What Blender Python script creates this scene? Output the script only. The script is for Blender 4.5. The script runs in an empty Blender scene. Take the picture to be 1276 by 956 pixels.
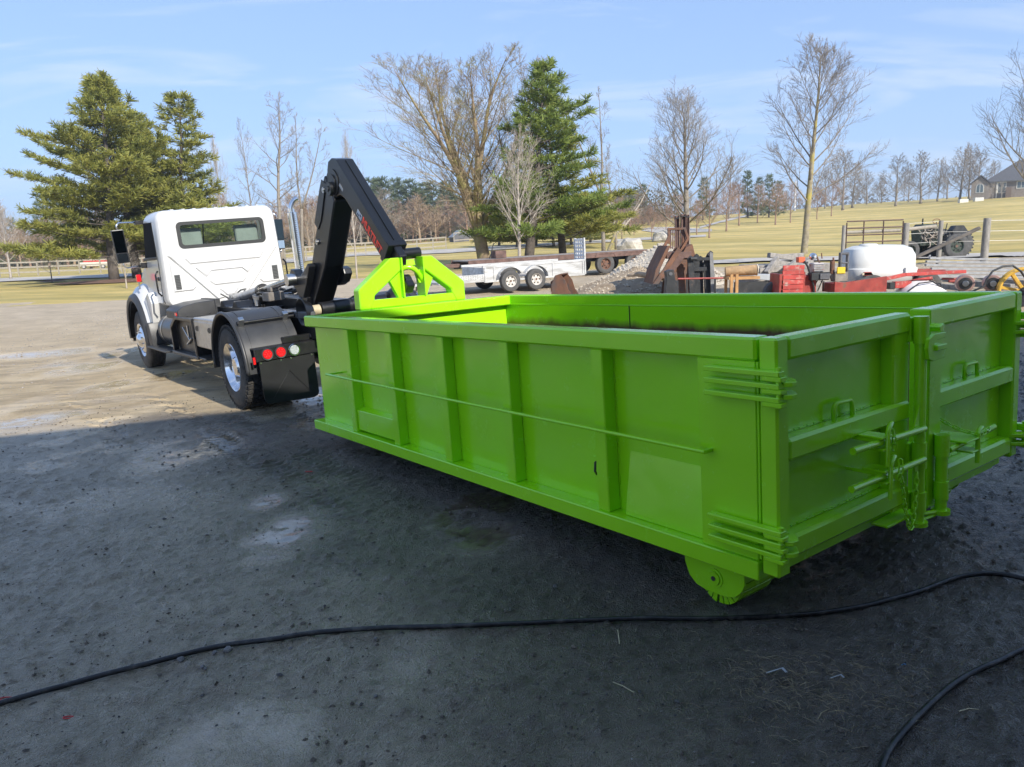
import bpy, bmesh, math, random
import numpy as np
from mathutils import Matrix, Vector, noise
R_ = math.radians
scene = bpy.context.scene
COL = scene.collection

# ------------------------------------------------------------------ camera
CAMROT = Matrix(((0.99951, 0.03141, 0.0), (-0.0056, 0.17816, -0.98399), (-0.03091, 0.9835, 0.17825)))
CAMPOS = Vector((0.0, 0.0, 1.7))
FPX = 955.0
cam_d = bpy.data.cameras.new('camera')
cam = bpy.data.objects.new('camera', cam_d)
COL.objects.link(cam)
cam.matrix_world = Matrix.Translation(CAMPOS) @ CAMROT.to_4x4()
cam_d.sensor_fit = 'HORIZONTAL'
cam_d.sensor_width = 36.0
cam_d.lens = 36.0 * FPX / 1276.0
cam_d.clip_start = 0.05
cam_d.clip_end = 6000
scene.camera = cam

# ------------------------------------------------------------------ light
SUN_EL = R_(33.0)
SUN_AZ = math.atan2(0.57, -0.82)          # clockwise from +Y
world = bpy.data.worlds.new('World')
scene.world = world
world.use_nodes = True
wn = world.node_tree
wn.nodes.clear()
w_out = wn.nodes.new('ShaderNodeOutputWorld')
w_bg = wn.nodes.new('ShaderNodeBackground')
w_sky = wn.nodes.new('ShaderNodeTexSky')
w_sky.sky_type = 'NISHITA'
w_sky.sun_disc = False
w_sky.sun_elevation = SUN_EL
w_sky.sun_rotation = SUN_AZ
w_sky.altitude = 1200
w_sky.air_density = 1.0
w_sky.dust_density = 0.0
w_sky.ozone_density = 1.5
w_bg.inputs['Strength'].default_value = 0.15
# thin high cirrus, stretched noise on the sky direction projected to a plane
w_tc = wn.nodes.new('ShaderNodeTexCoord')
w_sep = wn.nodes.new('ShaderNodeSeparateXYZ')
w_max = wn.nodes.new('ShaderNodeMath'); w_max.operation = 'MAXIMUM'; w_max.inputs[1].default_value = 0.0
w_add = wn.nodes.new('ShaderNodeMath'); w_add.operation = 'ADD'; w_add.inputs[1].default_value = 0.16
w_dx = wn.nodes.new('ShaderNodeMath'); w_dx.operation = 'DIVIDE'
w_dy = wn.nodes.new('ShaderNodeMath'); w_dy.operation = 'DIVIDE'
w_cmb = wn.nodes.new('ShaderNodeCombineXYZ')
w_map = wn.nodes.new('ShaderNodeMapping')
w_map.inputs['Rotation'].default_value = (0, 0, R_(24))
w_map.inputs['Scale'].default_value = (0.55, 1.5, 1)
w_n = wn.nodes.new('ShaderNodeTexNoise')
w_n.inputs['Scale'].default_value = 1.5
w_n.inputs['Detail'].default_value = 8
w_n.inputs['Roughness'].default_value = 0.58
w_n.inputs['Distortion'].default_value = 0.7
w_rmp = wn.nodes.new('ShaderNodeValToRGB')
w_rmp.color_ramp.elements[0].position = 0.50
w_rmp.color_ramp.elements[1].position = 0.78
w_rmp.color_ramp.elements[1].color = (0.62, 0.62, 0.62, 1)
w_mix = wn.nodes.new('ShaderNodeMix'); w_mix.data_type = 'RGBA'
w_mix.inputs['B'].default_value = (2.7, 2.85, 3.1, 1)
L = wn.links.new
L(w_tc.outputs['Generated'], w_sep.inputs[0])
L(w_sep.outputs['Z'], w_max.inputs[0]); L(w_max.outputs[0], w_add.inputs[0])
L(w_sep.outputs['X'], w_dx.inputs[0]); L(w_add.outputs[0], w_dx.inputs[1])
L(w_sep.outputs['Y'], w_dy.inputs[0]); L(w_add.outputs[0], w_dy.inputs[1])
L(w_dx.outputs[0], w_cmb.inputs[0]); L(w_dy.outputs[0], w_cmb.inputs[1])
L(w_cmb.outputs[0], w_map.inputs[0]); L(w_map.outputs[0], w_n.inputs[0])
L(w_n.outputs['Fac'], w_rmp.inputs[0])
w_gam = wn.nodes.new('ShaderNodeGamma'); w_gam.inputs['Gamma'].default_value = 0.40   # hazy spring sky: flatter from zenith to horizon
w_tint = wn.nodes.new('ShaderNodeMix'); w_tint.data_type = 'RGBA'; w_tint.blend_type = 'MULTIPLY'
w_tint.inputs['Factor'].default_value = 1.0
w_tint.inputs['B'].default_value = (0.80, 1.04, 1.48, 1)
L(w_sky.outputs[0], w_gam.inputs[0]); L(w_gam.outputs[0], w_tint.inputs['A'])
L(w_tint.outputs['Result'], w_mix.inputs['A']); L(w_rmp.outputs[0], w_mix.inputs['Factor'])
L(w_mix.outputs['Result'], w_bg.inputs['Color'])
L(w_bg.outputs[0], w_out.inputs[0])

sun_d = bpy.data.lights.new('sun', 'SUN')
sun_d.energy = 2.75
sun_d.angle = R_(0.53)
sun_d.color = (1.0, 0.94, 0.84)
sun = bpy.data.objects.new('sun', sun_d)
COL.objects.link(sun)
_s = Vector((0.57, -0.82, 0)).normalized() * math.cos(SUN_EL) + Vector((0, 0, math.sin(SUN_EL)))
sun.rotation_euler = _s.to_track_quat('Z', 'Y').to_euler()
sun.location = (20, -30, 30)

scene.view_settings.view_transform = 'Standard'
scene.view_settings.look = 'None'
scene.view_settings.exposure = 1.34
scene.view_settings.gamma = 1.0
scene.view_settings.use_curve_mapping = False
scene.render.engine = 'CYCLES'
scene.cycles.max_bounces = 6
scene.cycles.transparent_max_bounces = 8

# ------------------------------------------------------------------ frames of the bin and of the truck (surveyed, slightly off level)
MD = Matrix(((-0.59328, -0.8041, -0.03796, 1.0778), (0.80416, -0.59415, 0.01758, 3.1618), (-0.03669, -0.0201, 0.99912, -0.0589), (0, 0, 0, 1)))
MT = Matrix(((-0.59382, -0.80243, -0.05907, -3.2841), (0.80434, -0.59388, -0.01842, 9.0176), (-0.0203, -0.05845, 0.99808, -0.1475), (0, 0, 0, 1)))

def ray(px, py):
    d = CAMROT @ Vector((px - 638.0, 478.0 - py, -FPX))
    return d / d.y

# ------------------------------------------------------------------ terrain height (vectorised)
T_PX = [-900, 0, 200, 440, 640, 900, 1100, 1276, 2000]
T_D = [20, 27, 35, 50, 75, 110, 160, 220, 400, 3000]
T_PY = np.array([
    [437, 408, 400, 392, 385, 372, 362, 354, 322],
    [410, 382, 378, 366, 357, 343, 331, 320, 290],
    [397, 368, 362, 349, 342, 328, 323, 316, 290],
    [383, 354, 347, 335, 325, 318, 314, 306, 282],
    [374, 345, 338, 322, 311, 307, 302, 292, 268],
    [367, 338, 331, 311, 300, 290, 283, 272, 250],
    [363, 334, 326, 303, 292, 271, 261, 246, 222],
    [360, 331, 323, 299, 290, 268, 252, 240, 216],
    [358, 330, 322, 298, 289, 270, 257, 249, 230],
    [354, 326, 319, 312, 306, 298, 291, 285, 262]], float)
T_A = np.array([ray(px, 320).x for px in T_PX])
T_Z = np.zeros_like(T_PY)
for i_, d_ in enumerate(T_D):
    for j_, px_ in enumerate(T_PX):
        T_Z[i_, j_] = 1.7 + ray(px_, T_PY[i_, j_]).z * d_
T_LD = np.log(np.array(T_D, float))

def _sm(t):
    t = np.clip(t, 0, 1)
    return t * t * (3 - 2 * t)

def near_z(x, y):
    X = MD[0][0] * (x - MD[0][3]) + MD[1][0] * (y - MD[1][3])
    Y = MD[0][1] * (x - MD[0][3]) + MD[1][1] * (y - MD[1][3])
    Xc = np.clip(X, -3.0, 16)
    g = np.where(Xc < 7.3, 0.0257 * (Xc - 0.3), 0.18 + 0.016 * (Xc - 7.3))
    g = g - 0.0257 * (X - Xc) * (X < -3)
    g = g + _sm((X - 6.0) / 1.2) * (-0.038) * np.clip(Y, -3, 1.0)
    nx, ny, nz = MD[0][2], MD[1][2], MD[2][2]
    return MD[2][3] + (g - nx * (x - MD[0][3]) - ny * (y - MD[1][3])) / nz

def far_z(x, y):
    d = np.clip(y, 20, 3000)
    a = np.clip(x / np.maximum(y, 1.0), T_A[0], T_A[-1])
    li = np.interp(np.log(d), T_LD, np.arange(len(T_D)))
    i0 = np.clip(np.floor(li).astype(int), 0, len(T_D) - 2)
    fi = li - i0
    lj = np.interp(a, T_A, np.arange(len(T_A)))
    j0 = np.clip(np.floor(lj).astype(int), 0, len(T_A) - 2)
    fj = lj - j0
    fj = fj * fj * (3 - 2 * fj) * 0.6 + fj * 0.4
    z = (T_Z[i0, j0] * (1 - fi) * (1 - fj) + T_Z[i0 + 1, j0] * fi * (1 - fj)
         + T_Z[i0, j0 + 1] * (1 - fi) * fj + T_Z[i0 + 1, j0 + 1] * fi * fj)
    return z

def height(x, y):
    x = np.asarray(x, float); y = np.asarray(y, float)
    w = _sm((y - 13.0) / 9.0)
    zn = near_z(np.clip(x, -14, 14), np.clip(y, -10, 24))
    return zn * (1 - w) + far_z(x, np.maximum(y, 14)) * w

def gz(x, y):
    return float(height(x, y))

def at(px, d):
    """ground point seen in pixel column px (photo pixels, at horizon height) at depth d metres"""
    row = 330.0
    for _ in range(4):
        x = ray(px, row).x * d; z = gz(x, d)
        row += (ray(px, row).z - (z - 1.7) / d) * 955
    return Vector((x, d, z))

def zat(px, py, d):
    r = ray(px, py)
    return 1.7 + r.z * d

# ------------------------------------------------------------------ materials
def nd(nt, t, **k):
    n = nt.nodes.new(t)
    for a, b in k.items():
        setattr(n, a, b)
    return n

MATS = {}
def mat(name, col, rough=0.5, metal=0.0, var=0.12, vscale=6.0, bump=0.0, bscale=80.0, col2=None, coat=0.0,
        spec=0.5, wear=None, wscale=3.0, wpos=(0.55, 0.68), stretch=(1, 1, 1), emit=None, trans=0.0, rvar=0.0, coord='Object'):
    if name in MATS:
        return MATS[name]
    m = bpy.data.materials.new(name)
    m.use_nodes = True
    nt = m.node_tree
    b = nt.nodes['Principled BSDF']
    tc = nd(nt, 'ShaderNodeTexCoord')
    mp = nd(nt, 'ShaderNodeMapping')
    mp.inputs['Scale'].default_value = stretch
    nt.links.new(tc.outputs[coord], mp.inputs[0])
    n1 = nd(nt, 'ShaderNodeTexNoise')
    n1.inputs['Scale'].default_value = vscale
    n1.inputs['Detail'].default_value = 6
    n1.inputs['Roughness'].default_value = 0.6
    nt.links.new(mp.outputs[0], n1.inputs[0])
    rp = nd(nt, 'ShaderNodeValToRGB')
    c2 = col2 if col2 else tuple(c * (1 - var) for c in col)
    c1 = col if col2 else tuple(min(1, c * (1 + var)) for c in col)
    rp.color_ramp.elements[0].position = 0.32
    rp.color_ramp.elements[1].position = 0.68
    rp.color_ramp.elements[0].color = (*c2, 1)
    rp.color_ramp.elements[1].color = (*c1, 1)
    nt.links.new(n1.outputs['Fac'], rp.inputs[0])
    src = rp.outputs[0]
    if wear:
        n2 = nd(nt, 'ShaderNodeTexNoise')
        n2.inputs['Scale'].default_value = wscale
        n2.inputs['Detail'].default_value = 10
        n2.inputs['Roughness'].default_value = 0.7
        nt.links.new(mp.outputs[0], n2.inputs[0])
        r2 = nd(nt, 'ShaderNodeValToRGB')
        r2.color_ramp.elements[0].position = wpos[0]
        r2.color_ramp.elements[1].position = wpos[1]
        nt.links.new(n2.outputs['Fac'], r2.inputs[0])
        mx = nd(nt, 'ShaderNodeMix', data_type='RGBA')
        nt.links.new(r2.outputs[0], mx.inputs['Factor'])
        nt.links.new(src, mx.inputs['A'])
        mx.inputs['B'].default_value = (*wear, 1)
        src = mx.outputs['Result']
    nt.links.new(src, b.inputs['Base Color'])
    b.inputs['Roughness'].default_value = rough
    b.inputs['Metallic'].default_value = metal
    b.inputs['Specular IOR Level'].default_value = spec
    b.inputs['Coat Weight'].default_value = coat
    b.inputs['Coat Roughness'].default_value = 0.06
    b.inputs['Transmission Weight'].default_value = trans
    if emit:
        b.inputs['Emission Color'].default_value = (*emit[0], 1)
        b.inputs['Emission Strength'].default_value = emit[1]
    if rvar:
        mr = nd(nt, 'ShaderNodeMapRange')
        mr.inputs['To Min'].default_value = max(0.02, rough - rvar)
        mr.inputs['To Max'].default_value = min(1, rough + rvar)
        nt.links.new(n1.outputs['Fac'], mr.inputs['Value'])
        nt.links.new(mr.outputs[0], b.inputs['Roughness'])
    if bump:
        n3 = nd(nt, 'ShaderNodeTexNoise')
        n3.inputs['Scale'].default_value = bscale
        n3.inputs['Detail'].default_value = 4
        nt.links.new(mp.outputs[0], n3.inputs[0])
        bp = nd(nt, 'ShaderNodeBump')
        bp.inputs['Strength'].default_value = bump
        bp.inputs['Distance'].default_value = 0.02
        nt.links.new(n3.outputs['Fac'], bp.inputs['Height'])
        nt.links.new(bp.outputs[0], b.inputs['Normal'])
    MATS[name] = m
    return m

# ------------------------------------------------------------------ mesh builder
class MB:
    def __init__(s):
        s.v = []; s.f = []
    def add(s, vs, fs):
        o = len(s.v)
        s.v += [tuple(v) for v in vs]
        s.f += [tuple(i + o for i in f) for f in fs]
        return s
    def box(s, x0, x1, y0, y1, z0, z1, m=None):
        if x0 > x1: x0, x1 = x1, x0
        if y0 > y1: y0, y1 = y1, y0
        if z0 > z1: z0, z1 = z1, z0
        vs = [Vector(p) for p in ((x0, y0, z0), (x1, y0, z0), (x1, y1, z0), (x0, y1, z0), (x0, y0, z1), (x1, y0, z1), (x1, y1, z1), (x0, y1, z1))]
        if m is not None: vs = [m @ v for v in vs]
        return s.add(vs, [(0, 3, 2, 1), (4, 5, 6, 7), (0, 1, 5, 4), (1, 2, 6, 5), (2, 3, 7, 6), (3, 0, 4, 7)])
    def prism(s, poly, a, b, ax):
        """extrude polygon (2D) between a and b along axis ax; the 2D coordinates are the two other axes in order"""
        def mk(u, v, w):
            l = [u, v]; l.insert(ax, w); return tuple(l)
        n = len(poly)
        ar = sum(poly[i][0] * poly[(i + 1) % n][1] - poly[(i + 1) % n][0] * poly[i][1] for i in range(n))
        if a > b: a, b = b, a
        flip = (ar > 0) == (ax != 1)
        P = list(poly) if flip else list(poly)[::-1]
        vs = [mk(u, v, a) for u, v in P] + [mk(u, v, b) for u, v in P]
        fs = [tuple(range(n))[::-1], tuple(range(n, 2 * n))]
        for i in range(n):
            j = (i + 1) % n
            fs.append((i, j, n + j, n + i))
        return s.add(vs, fs)
    def tube(s, pts, r, seg=8, closed=False, caps=True):
        pts = [Vector(p) for p in pts]
        n = len(pts)
        rs = r if isinstance(r, (list, tuple)) else [r] * n
        vs = []; fs = []
        up = None
        for i, p in enumerate(pts):
            if closed:
                t = (pts[(i + 1) % n] - pts[i - 1])
            else:
                t = pts[min(i + 1, n - 1)] - pts[max(i - 1, 0)]
            t.normalize()
            if up is None:
                up = t.orthogonal().normalized()
            else:
                up = (up - t * up.dot(t))
                if up.length < 1e-6: up = t.orthogonal()
                up.normalize()
            bn = t.cross(up)
            for k in range(seg):
                a = 2 * math.pi * k / seg
                vs.append(p + (up * math.cos(a) + bn * math.sin(a)) * rs[i])
        rng = n if closed else n - 1
        for i in range(rng):
            j = (i + 1) % n
            for k in range(seg):
                l = (k + 1) % seg
                fs.append((i * seg + k, i * seg + l, j * seg + l, j * seg + k))
        if not closed and caps:
            fs.append(tuple(range(seg))[::-1]); fs.append(tuple((n - 1) * seg + k for k in range(seg)))
        return s.add(vs, fs)
    def cyl(s, p0, p1, r0, r1=None, seg=16):
        return s.tube([p0, p1], [r0, r0 if r1 is None else r1], seg)
    def lathe(s, prof, seg=32, m=None, closed=False):
        """profile (radius, y) turned about the local Y axis"""
        vs = []; fs = []
        n = len(prof)
        for k in range(seg):
            a = 2 * math.pi * k / seg
            for r, y in prof:
                v = Vector((r * math.cos(a), y, r * math.sin(a)))
                vs.append(m @ v if m is not None else v)
        for k in range(seg):
            l = (k + 1) % seg
            for i in range(n if closed else n - 1):
                j = (i + 1) % n
                fs.append((k * n + i, k * n + j, l * n + j, l * n + i))
        return s.add(vs, fs)
    def merge(s, other, m=None):
        vs = [m @ Vector(v) for v in other.v] if m is not None else other.v
        return s.add(vs, other.f)
    def mesh(s, name, material, smooth=False, bevel=0.0, bseg=1, recalc=True):
        me = bpy.data.meshes.new(name)
        me.from_pydata([tuple(v) for v in s.v], [], s.f)
        if bevel or recalc:
            bm = bmesh.new(); bm.from_mesh(me)
            if recalc:
                bmesh.ops.recalc_face_normals(bm, faces=bm.faces)
            if bevel:
                es = [e for e in bm.edges if len(e.link_faces) == 2 and e.calc_face_angle(0) > 0.5]
                bmesh.ops.bevel(bm, geom=es, offset=bevel, segments=bseg, affect='EDGES', profile=0.7, clamp_overlap=True)
            bm.to_mesh(me); bm.free()
        if material: me.materials.append(material)
        if smooth:
            me.shade_smooth()
            if smooth != 'full':
                try: me.set_sharp_from_angle(angle=R_(35))
                except Exception: pass
        me.update()
        return me
    def build(s, name, material, parent=None, smooth=False, bevel=0.0, bseg=1, recalc=True):
        o = bpy.data.objects.new(name, s.mesh(name, material, smooth, bevel, bseg, recalc))
        COL.objects.link(o)
        if parent is not None: o.parent = parent
        return o

def tag(o, label=None, cat=None, group=None, kind=None):
    if label: o['label'] = label
    if cat: o['category'] = cat
    if group: o['group'] = group
    if kind: o['kind'] = kind
    return o

def empty(name, loc=(0, 0, 0), rz=0.0, mtx=None, label=None, cat=None, group=None):
    o = bpy.data.objects.new(name, None)
    COL.objects.link(o)
    o.empty_display_size = 0.3
    if mtx is not None: o.matrix_world = mtx
    else:
        o.location = loc; o.rotation_euler = (0, 0, rz)
    return tag(o, label, cat, group)

def link_mesh(name, me, parent=None):
    o = bpy.data.objects.new(name, me); COL.objects.link(o)
    if parent is not None: o.parent = parent
    return o

KIDS = {}
def copy_tree(o, parent=None):
    c = o.copy(); COL.objects.link(c)
    if parent is not None: c.parent = parent
    for ch in list(o.children):
        copy_tree(ch, c)
    return c

def aim(p0, p1):
    """matrix whose local Z runs from p0 to p1"""
    p0 = Vector(p0); p1 = Vector(p1)
    return Matrix.Translation(p0) @ (p1 - p0).to_track_quat('Z', 'Y').to_matrix().to_4x4()

def polytrans(pts, dx, dy):
    return [(x + dx, y + dy) for x, y in pts]
# ================================================================== GROUND
def _hash(ix, iy, s):
    n = (ix * 374761393 + iy * 668265263 + s * 144665) & 0x7fffffff
    n = (n ^ (n >> 13)) * 1274126177 & 0x7fffffff
    return ((n ^ (n >> 16)) & 0xffff) / 65535.0
def vnoise(x, y, s=0):
    ix = np.floor(x).astype(np.int64); iy = np.floor(y).astype(np.int64)
    fx = x - ix; fy = y - iy
    fx = fx * fx * (3 - 2 * fx); fy = fy * fy * (3 - 2 * fy)
    return (_hash(ix, iy, s) * (1 - fx) + _hash(ix + 1, iy, s) * fx) * (1 - fy) + (_hash(ix, iy + 1, s) * (1 - fx) + _hash(ix + 1, iy + 1, s) * fx) * fy
def fbm(x, y, sc, o=4, s=0):
    v = 0; a = 0.5
    for k in range(o):
        v = v + a * vnoise(x * sc + 13.7 * k, y * sc + 7.1 * k, s + k); a *= 0.5; sc *= 2.03
    return v / (1 - 0.5 ** o)

EDGE_A = [ray(p, 330).x for p in (-900, 0, 150, 300, 440, 640, 800, 900, 1276, 2000)]
EDGE_D = [25, 27, 28.5, 32, 36, 37, 34, 28.5, 26.5, 25]
def yard_edge(x, y):
    a = x / np.maximum(y, 1)
    return np.interp(a, EDGE_A, EDGE_D) + (fbm(np.asarray(x, float), np.asarray(y, float) * 0, 0.35, 3, 5) - 0.5) * 1.6

def axis(fine0, fine1, step, lo, hi, grow=1.035):
    l = [fine0]; s_ = step
    while l[-1] > lo: s_ *= grow; l.append(l[-1] - s_)
    l[-1] = lo
    r = [fine1]; s_ = step
    while r[-1] < hi: s_ *= grow; r.append(r[-1] + s_)
    r[-1] = hi
    return np.array(l[::-1][:-1] + list(np.arange(fine0, fine1, step)) + r)

def grid_obj(name, xs, ys, zf, material, keep=None, attrs=None):
    X, Y = np.meshgrid(xs, ys)
    if keep is not None: Y = keep(X, Y)
    Z = zf(X, Y)
    nx, ny = len(xs), len(ys)
    co = np.stack([X, Y, Z], -1).reshape(-1, 3)
    idx = np.arange(nx * ny).reshape(ny, nx)
    q = np.stack([idx[:-1, :-1], idx[:-1, 1:], idx[1:, 1:], idx[1:, :-1]], -1).reshape(-1, 4)
    dy = (Y[1:, :-1] - Y[:-1, :-1]).reshape(-1); dy2 = (Y[1:, 1:] - Y[:-1, 1:]).reshape(-1)
    q = q[(dy > 1e-4) & (dy2 > 1e-4)]
    me = bpy.data.meshes.new(name)
    me.vertices.add(len(co)); me.vertices.foreach_set('co', co.ravel())
    me.loops.add(q.size); me.loops.foreach_set('vertex_index', q.ravel())
    me.polygons.add(len(q)); me.polygons.foreach_set('loop_start', np.arange(0, q.size, 4)); 
    me.update(calc_edges=True); me.validate()
    for k, fn in (attrs or {}).items():
        at_ = me.attributes.new(k, 'FLOAT', 'POINT')
        at_.data.foreach_set('value', fn(X, Y).reshape(-1).astype(np.float32))
    me.shade_smooth()
    me.materials.append(material)
    o = bpy.data.objects.new(name, me); COL.objects.link(o)
    return tag(o, kind='structure')

def toD(x, y):
    X = MD[0][0] * (x - MD[0][3]) + MD[1][0] * (y - MD[1][3])
    Y = MD[0][1] * (x - MD[0][3]) + MD[1][1] * (y - MD[1][3])
    return X, Y

def hit(px, py, dmin=1.5, dmax=600):
    r = ray(px, py)
    ds = np.geomspace(dmin, dmax, 1500)
    hz_ = 1.7 + r.z * ds - height(r.x * ds, ds)
    k = np.argmax(hz_ < 0)
    d = ds[k] if hz_[k] < 0 else dmax
    return Vector((r.x * d, d, gz(r.x * d, d)))

# wet patches: (photo column, row, half width px, half height px) surveyed on the ground -> metres
WET = []
for px, py, wx, wy, s_ in ((60, 441, 75, 5, 1.0), (20, 527, 55, 9, 1.0), (75, 517, 40, 5, .8), (235, 560, 75, 26, .75), (352, 668, 50, 34, .6),
                           (300, 925, 110, 60, .32), (235, 462, 60, 12, 1.0), (395, 492, 40, 16, .9), (345, 500, 60, 8, .5), (590, 650, 60, 40, .45),
                           (140, 478, 30, 12, .6), (110, 452, 60, 16, .55), (560, 830, 90, 60, .25), (330, 625, 25, 12, .8), (200, 430, 40, 6, .8)):
    c_ = hit(px, py); e_ = hit(px + wx, py); f_ = hit(px, py - wy); g_ = hit(px, py + wy)
    WET.append((c_.x, c_.y, abs(e_.x - c_.x), abs(f_.y - g_.y) / 2, s_))
def a_wet(X, Y):
    n = fbm(X, Y * 1.0, 1.6, 5, 11); w = np.zeros_like(X)
    for cx, cy, rx, ry, s_ in WET:
        d = np.sqrt(((X - cx - (n - .5) * rx * .8) / rx) ** 2 + ((Y - cy) / ry) ** 2)
        w = np.maximum(w, min(1, s_ * 2.2) * _sm((1.25 - d) / 0.7) * _sm((n - 0.33) / 0.22))
    XD, YD = toD(X, Y)
    u = _sm((n - .52) / .12) * .55 * _sm((XD - 3) / 3) * _sm((13 - XD) / 3) * (np.abs(YD + .5) < 3.5)   # damp ground round the truck
    w = np.maximum(w, u)
    return w
def a_sun_side(X, Y):  # tan past the workshop's shadow edge, darker inside: shade put into ground colour
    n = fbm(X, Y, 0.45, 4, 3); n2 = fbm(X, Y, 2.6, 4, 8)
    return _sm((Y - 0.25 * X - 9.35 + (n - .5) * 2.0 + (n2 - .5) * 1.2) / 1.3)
def a_track(X, Y):
    XD, YD = toD(X, Y); t = np.zeros_like(X)
    for yc, x0, x1 in ((0.22, 1.2, 7.6), (-0.28, 4.9, 12), (0.58, 2.4, 11.5), (-1.75, 5, 9), (1.45, 5.6, 14), (2.6, 7.5, 16), (3.1, 7.5, 16)):
        yy = YD - yc + 0.05 * np.sin(XD * .8 + yc)
        t = np.maximum(t, _sm((0.15 - np.abs(yy)) / 0.04) * _sm((XD - x0) / .8) * _sm((x1 - XD) / .8))
    return t * _sm((fbm(X, Y, 1.3, 3, 21) - .30) / .15)
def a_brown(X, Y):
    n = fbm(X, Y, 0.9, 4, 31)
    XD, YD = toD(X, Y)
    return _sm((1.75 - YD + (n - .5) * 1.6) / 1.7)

def yard_z(X, Y):
    z = height(X, Y)
    near = _sm((14 - Y) / 8) * _sm((9 - np.abs(X)) / 3)
    wet = a_wet(X, Y)
    rel = (fbm(X, Y, 26.0, 3, 6) - .5) * .026 * _sm((9 - Y) / 4) + (fbm(X, Y, 1.1, 3, 1) - .5) * .035 + (fbm(X, Y, 11.0, 4, 2) - .5) * .013 + (np.maximum(fbm(X, Y, 21.0, 3, 4), .60) - .60) * .07
    rel = rel * (1 - .75 * wet) - a_track(X, Y) * (.020 - .016 * np.clip(np.sin(toD(X, Y)[0] * 2 * np.pi / .11 + np.abs(((toD(X, Y)[1]) % .3) - .15) * 25) * 1.5 + .5, 0, 1)) - .006 * wet
    XD, YD = toD(X, Y)
    far_rel = (fbm(X, Y, .5, 3, 1) - .5) * .05
    return z + rel * near + far_rel * (1 - near)

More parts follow.
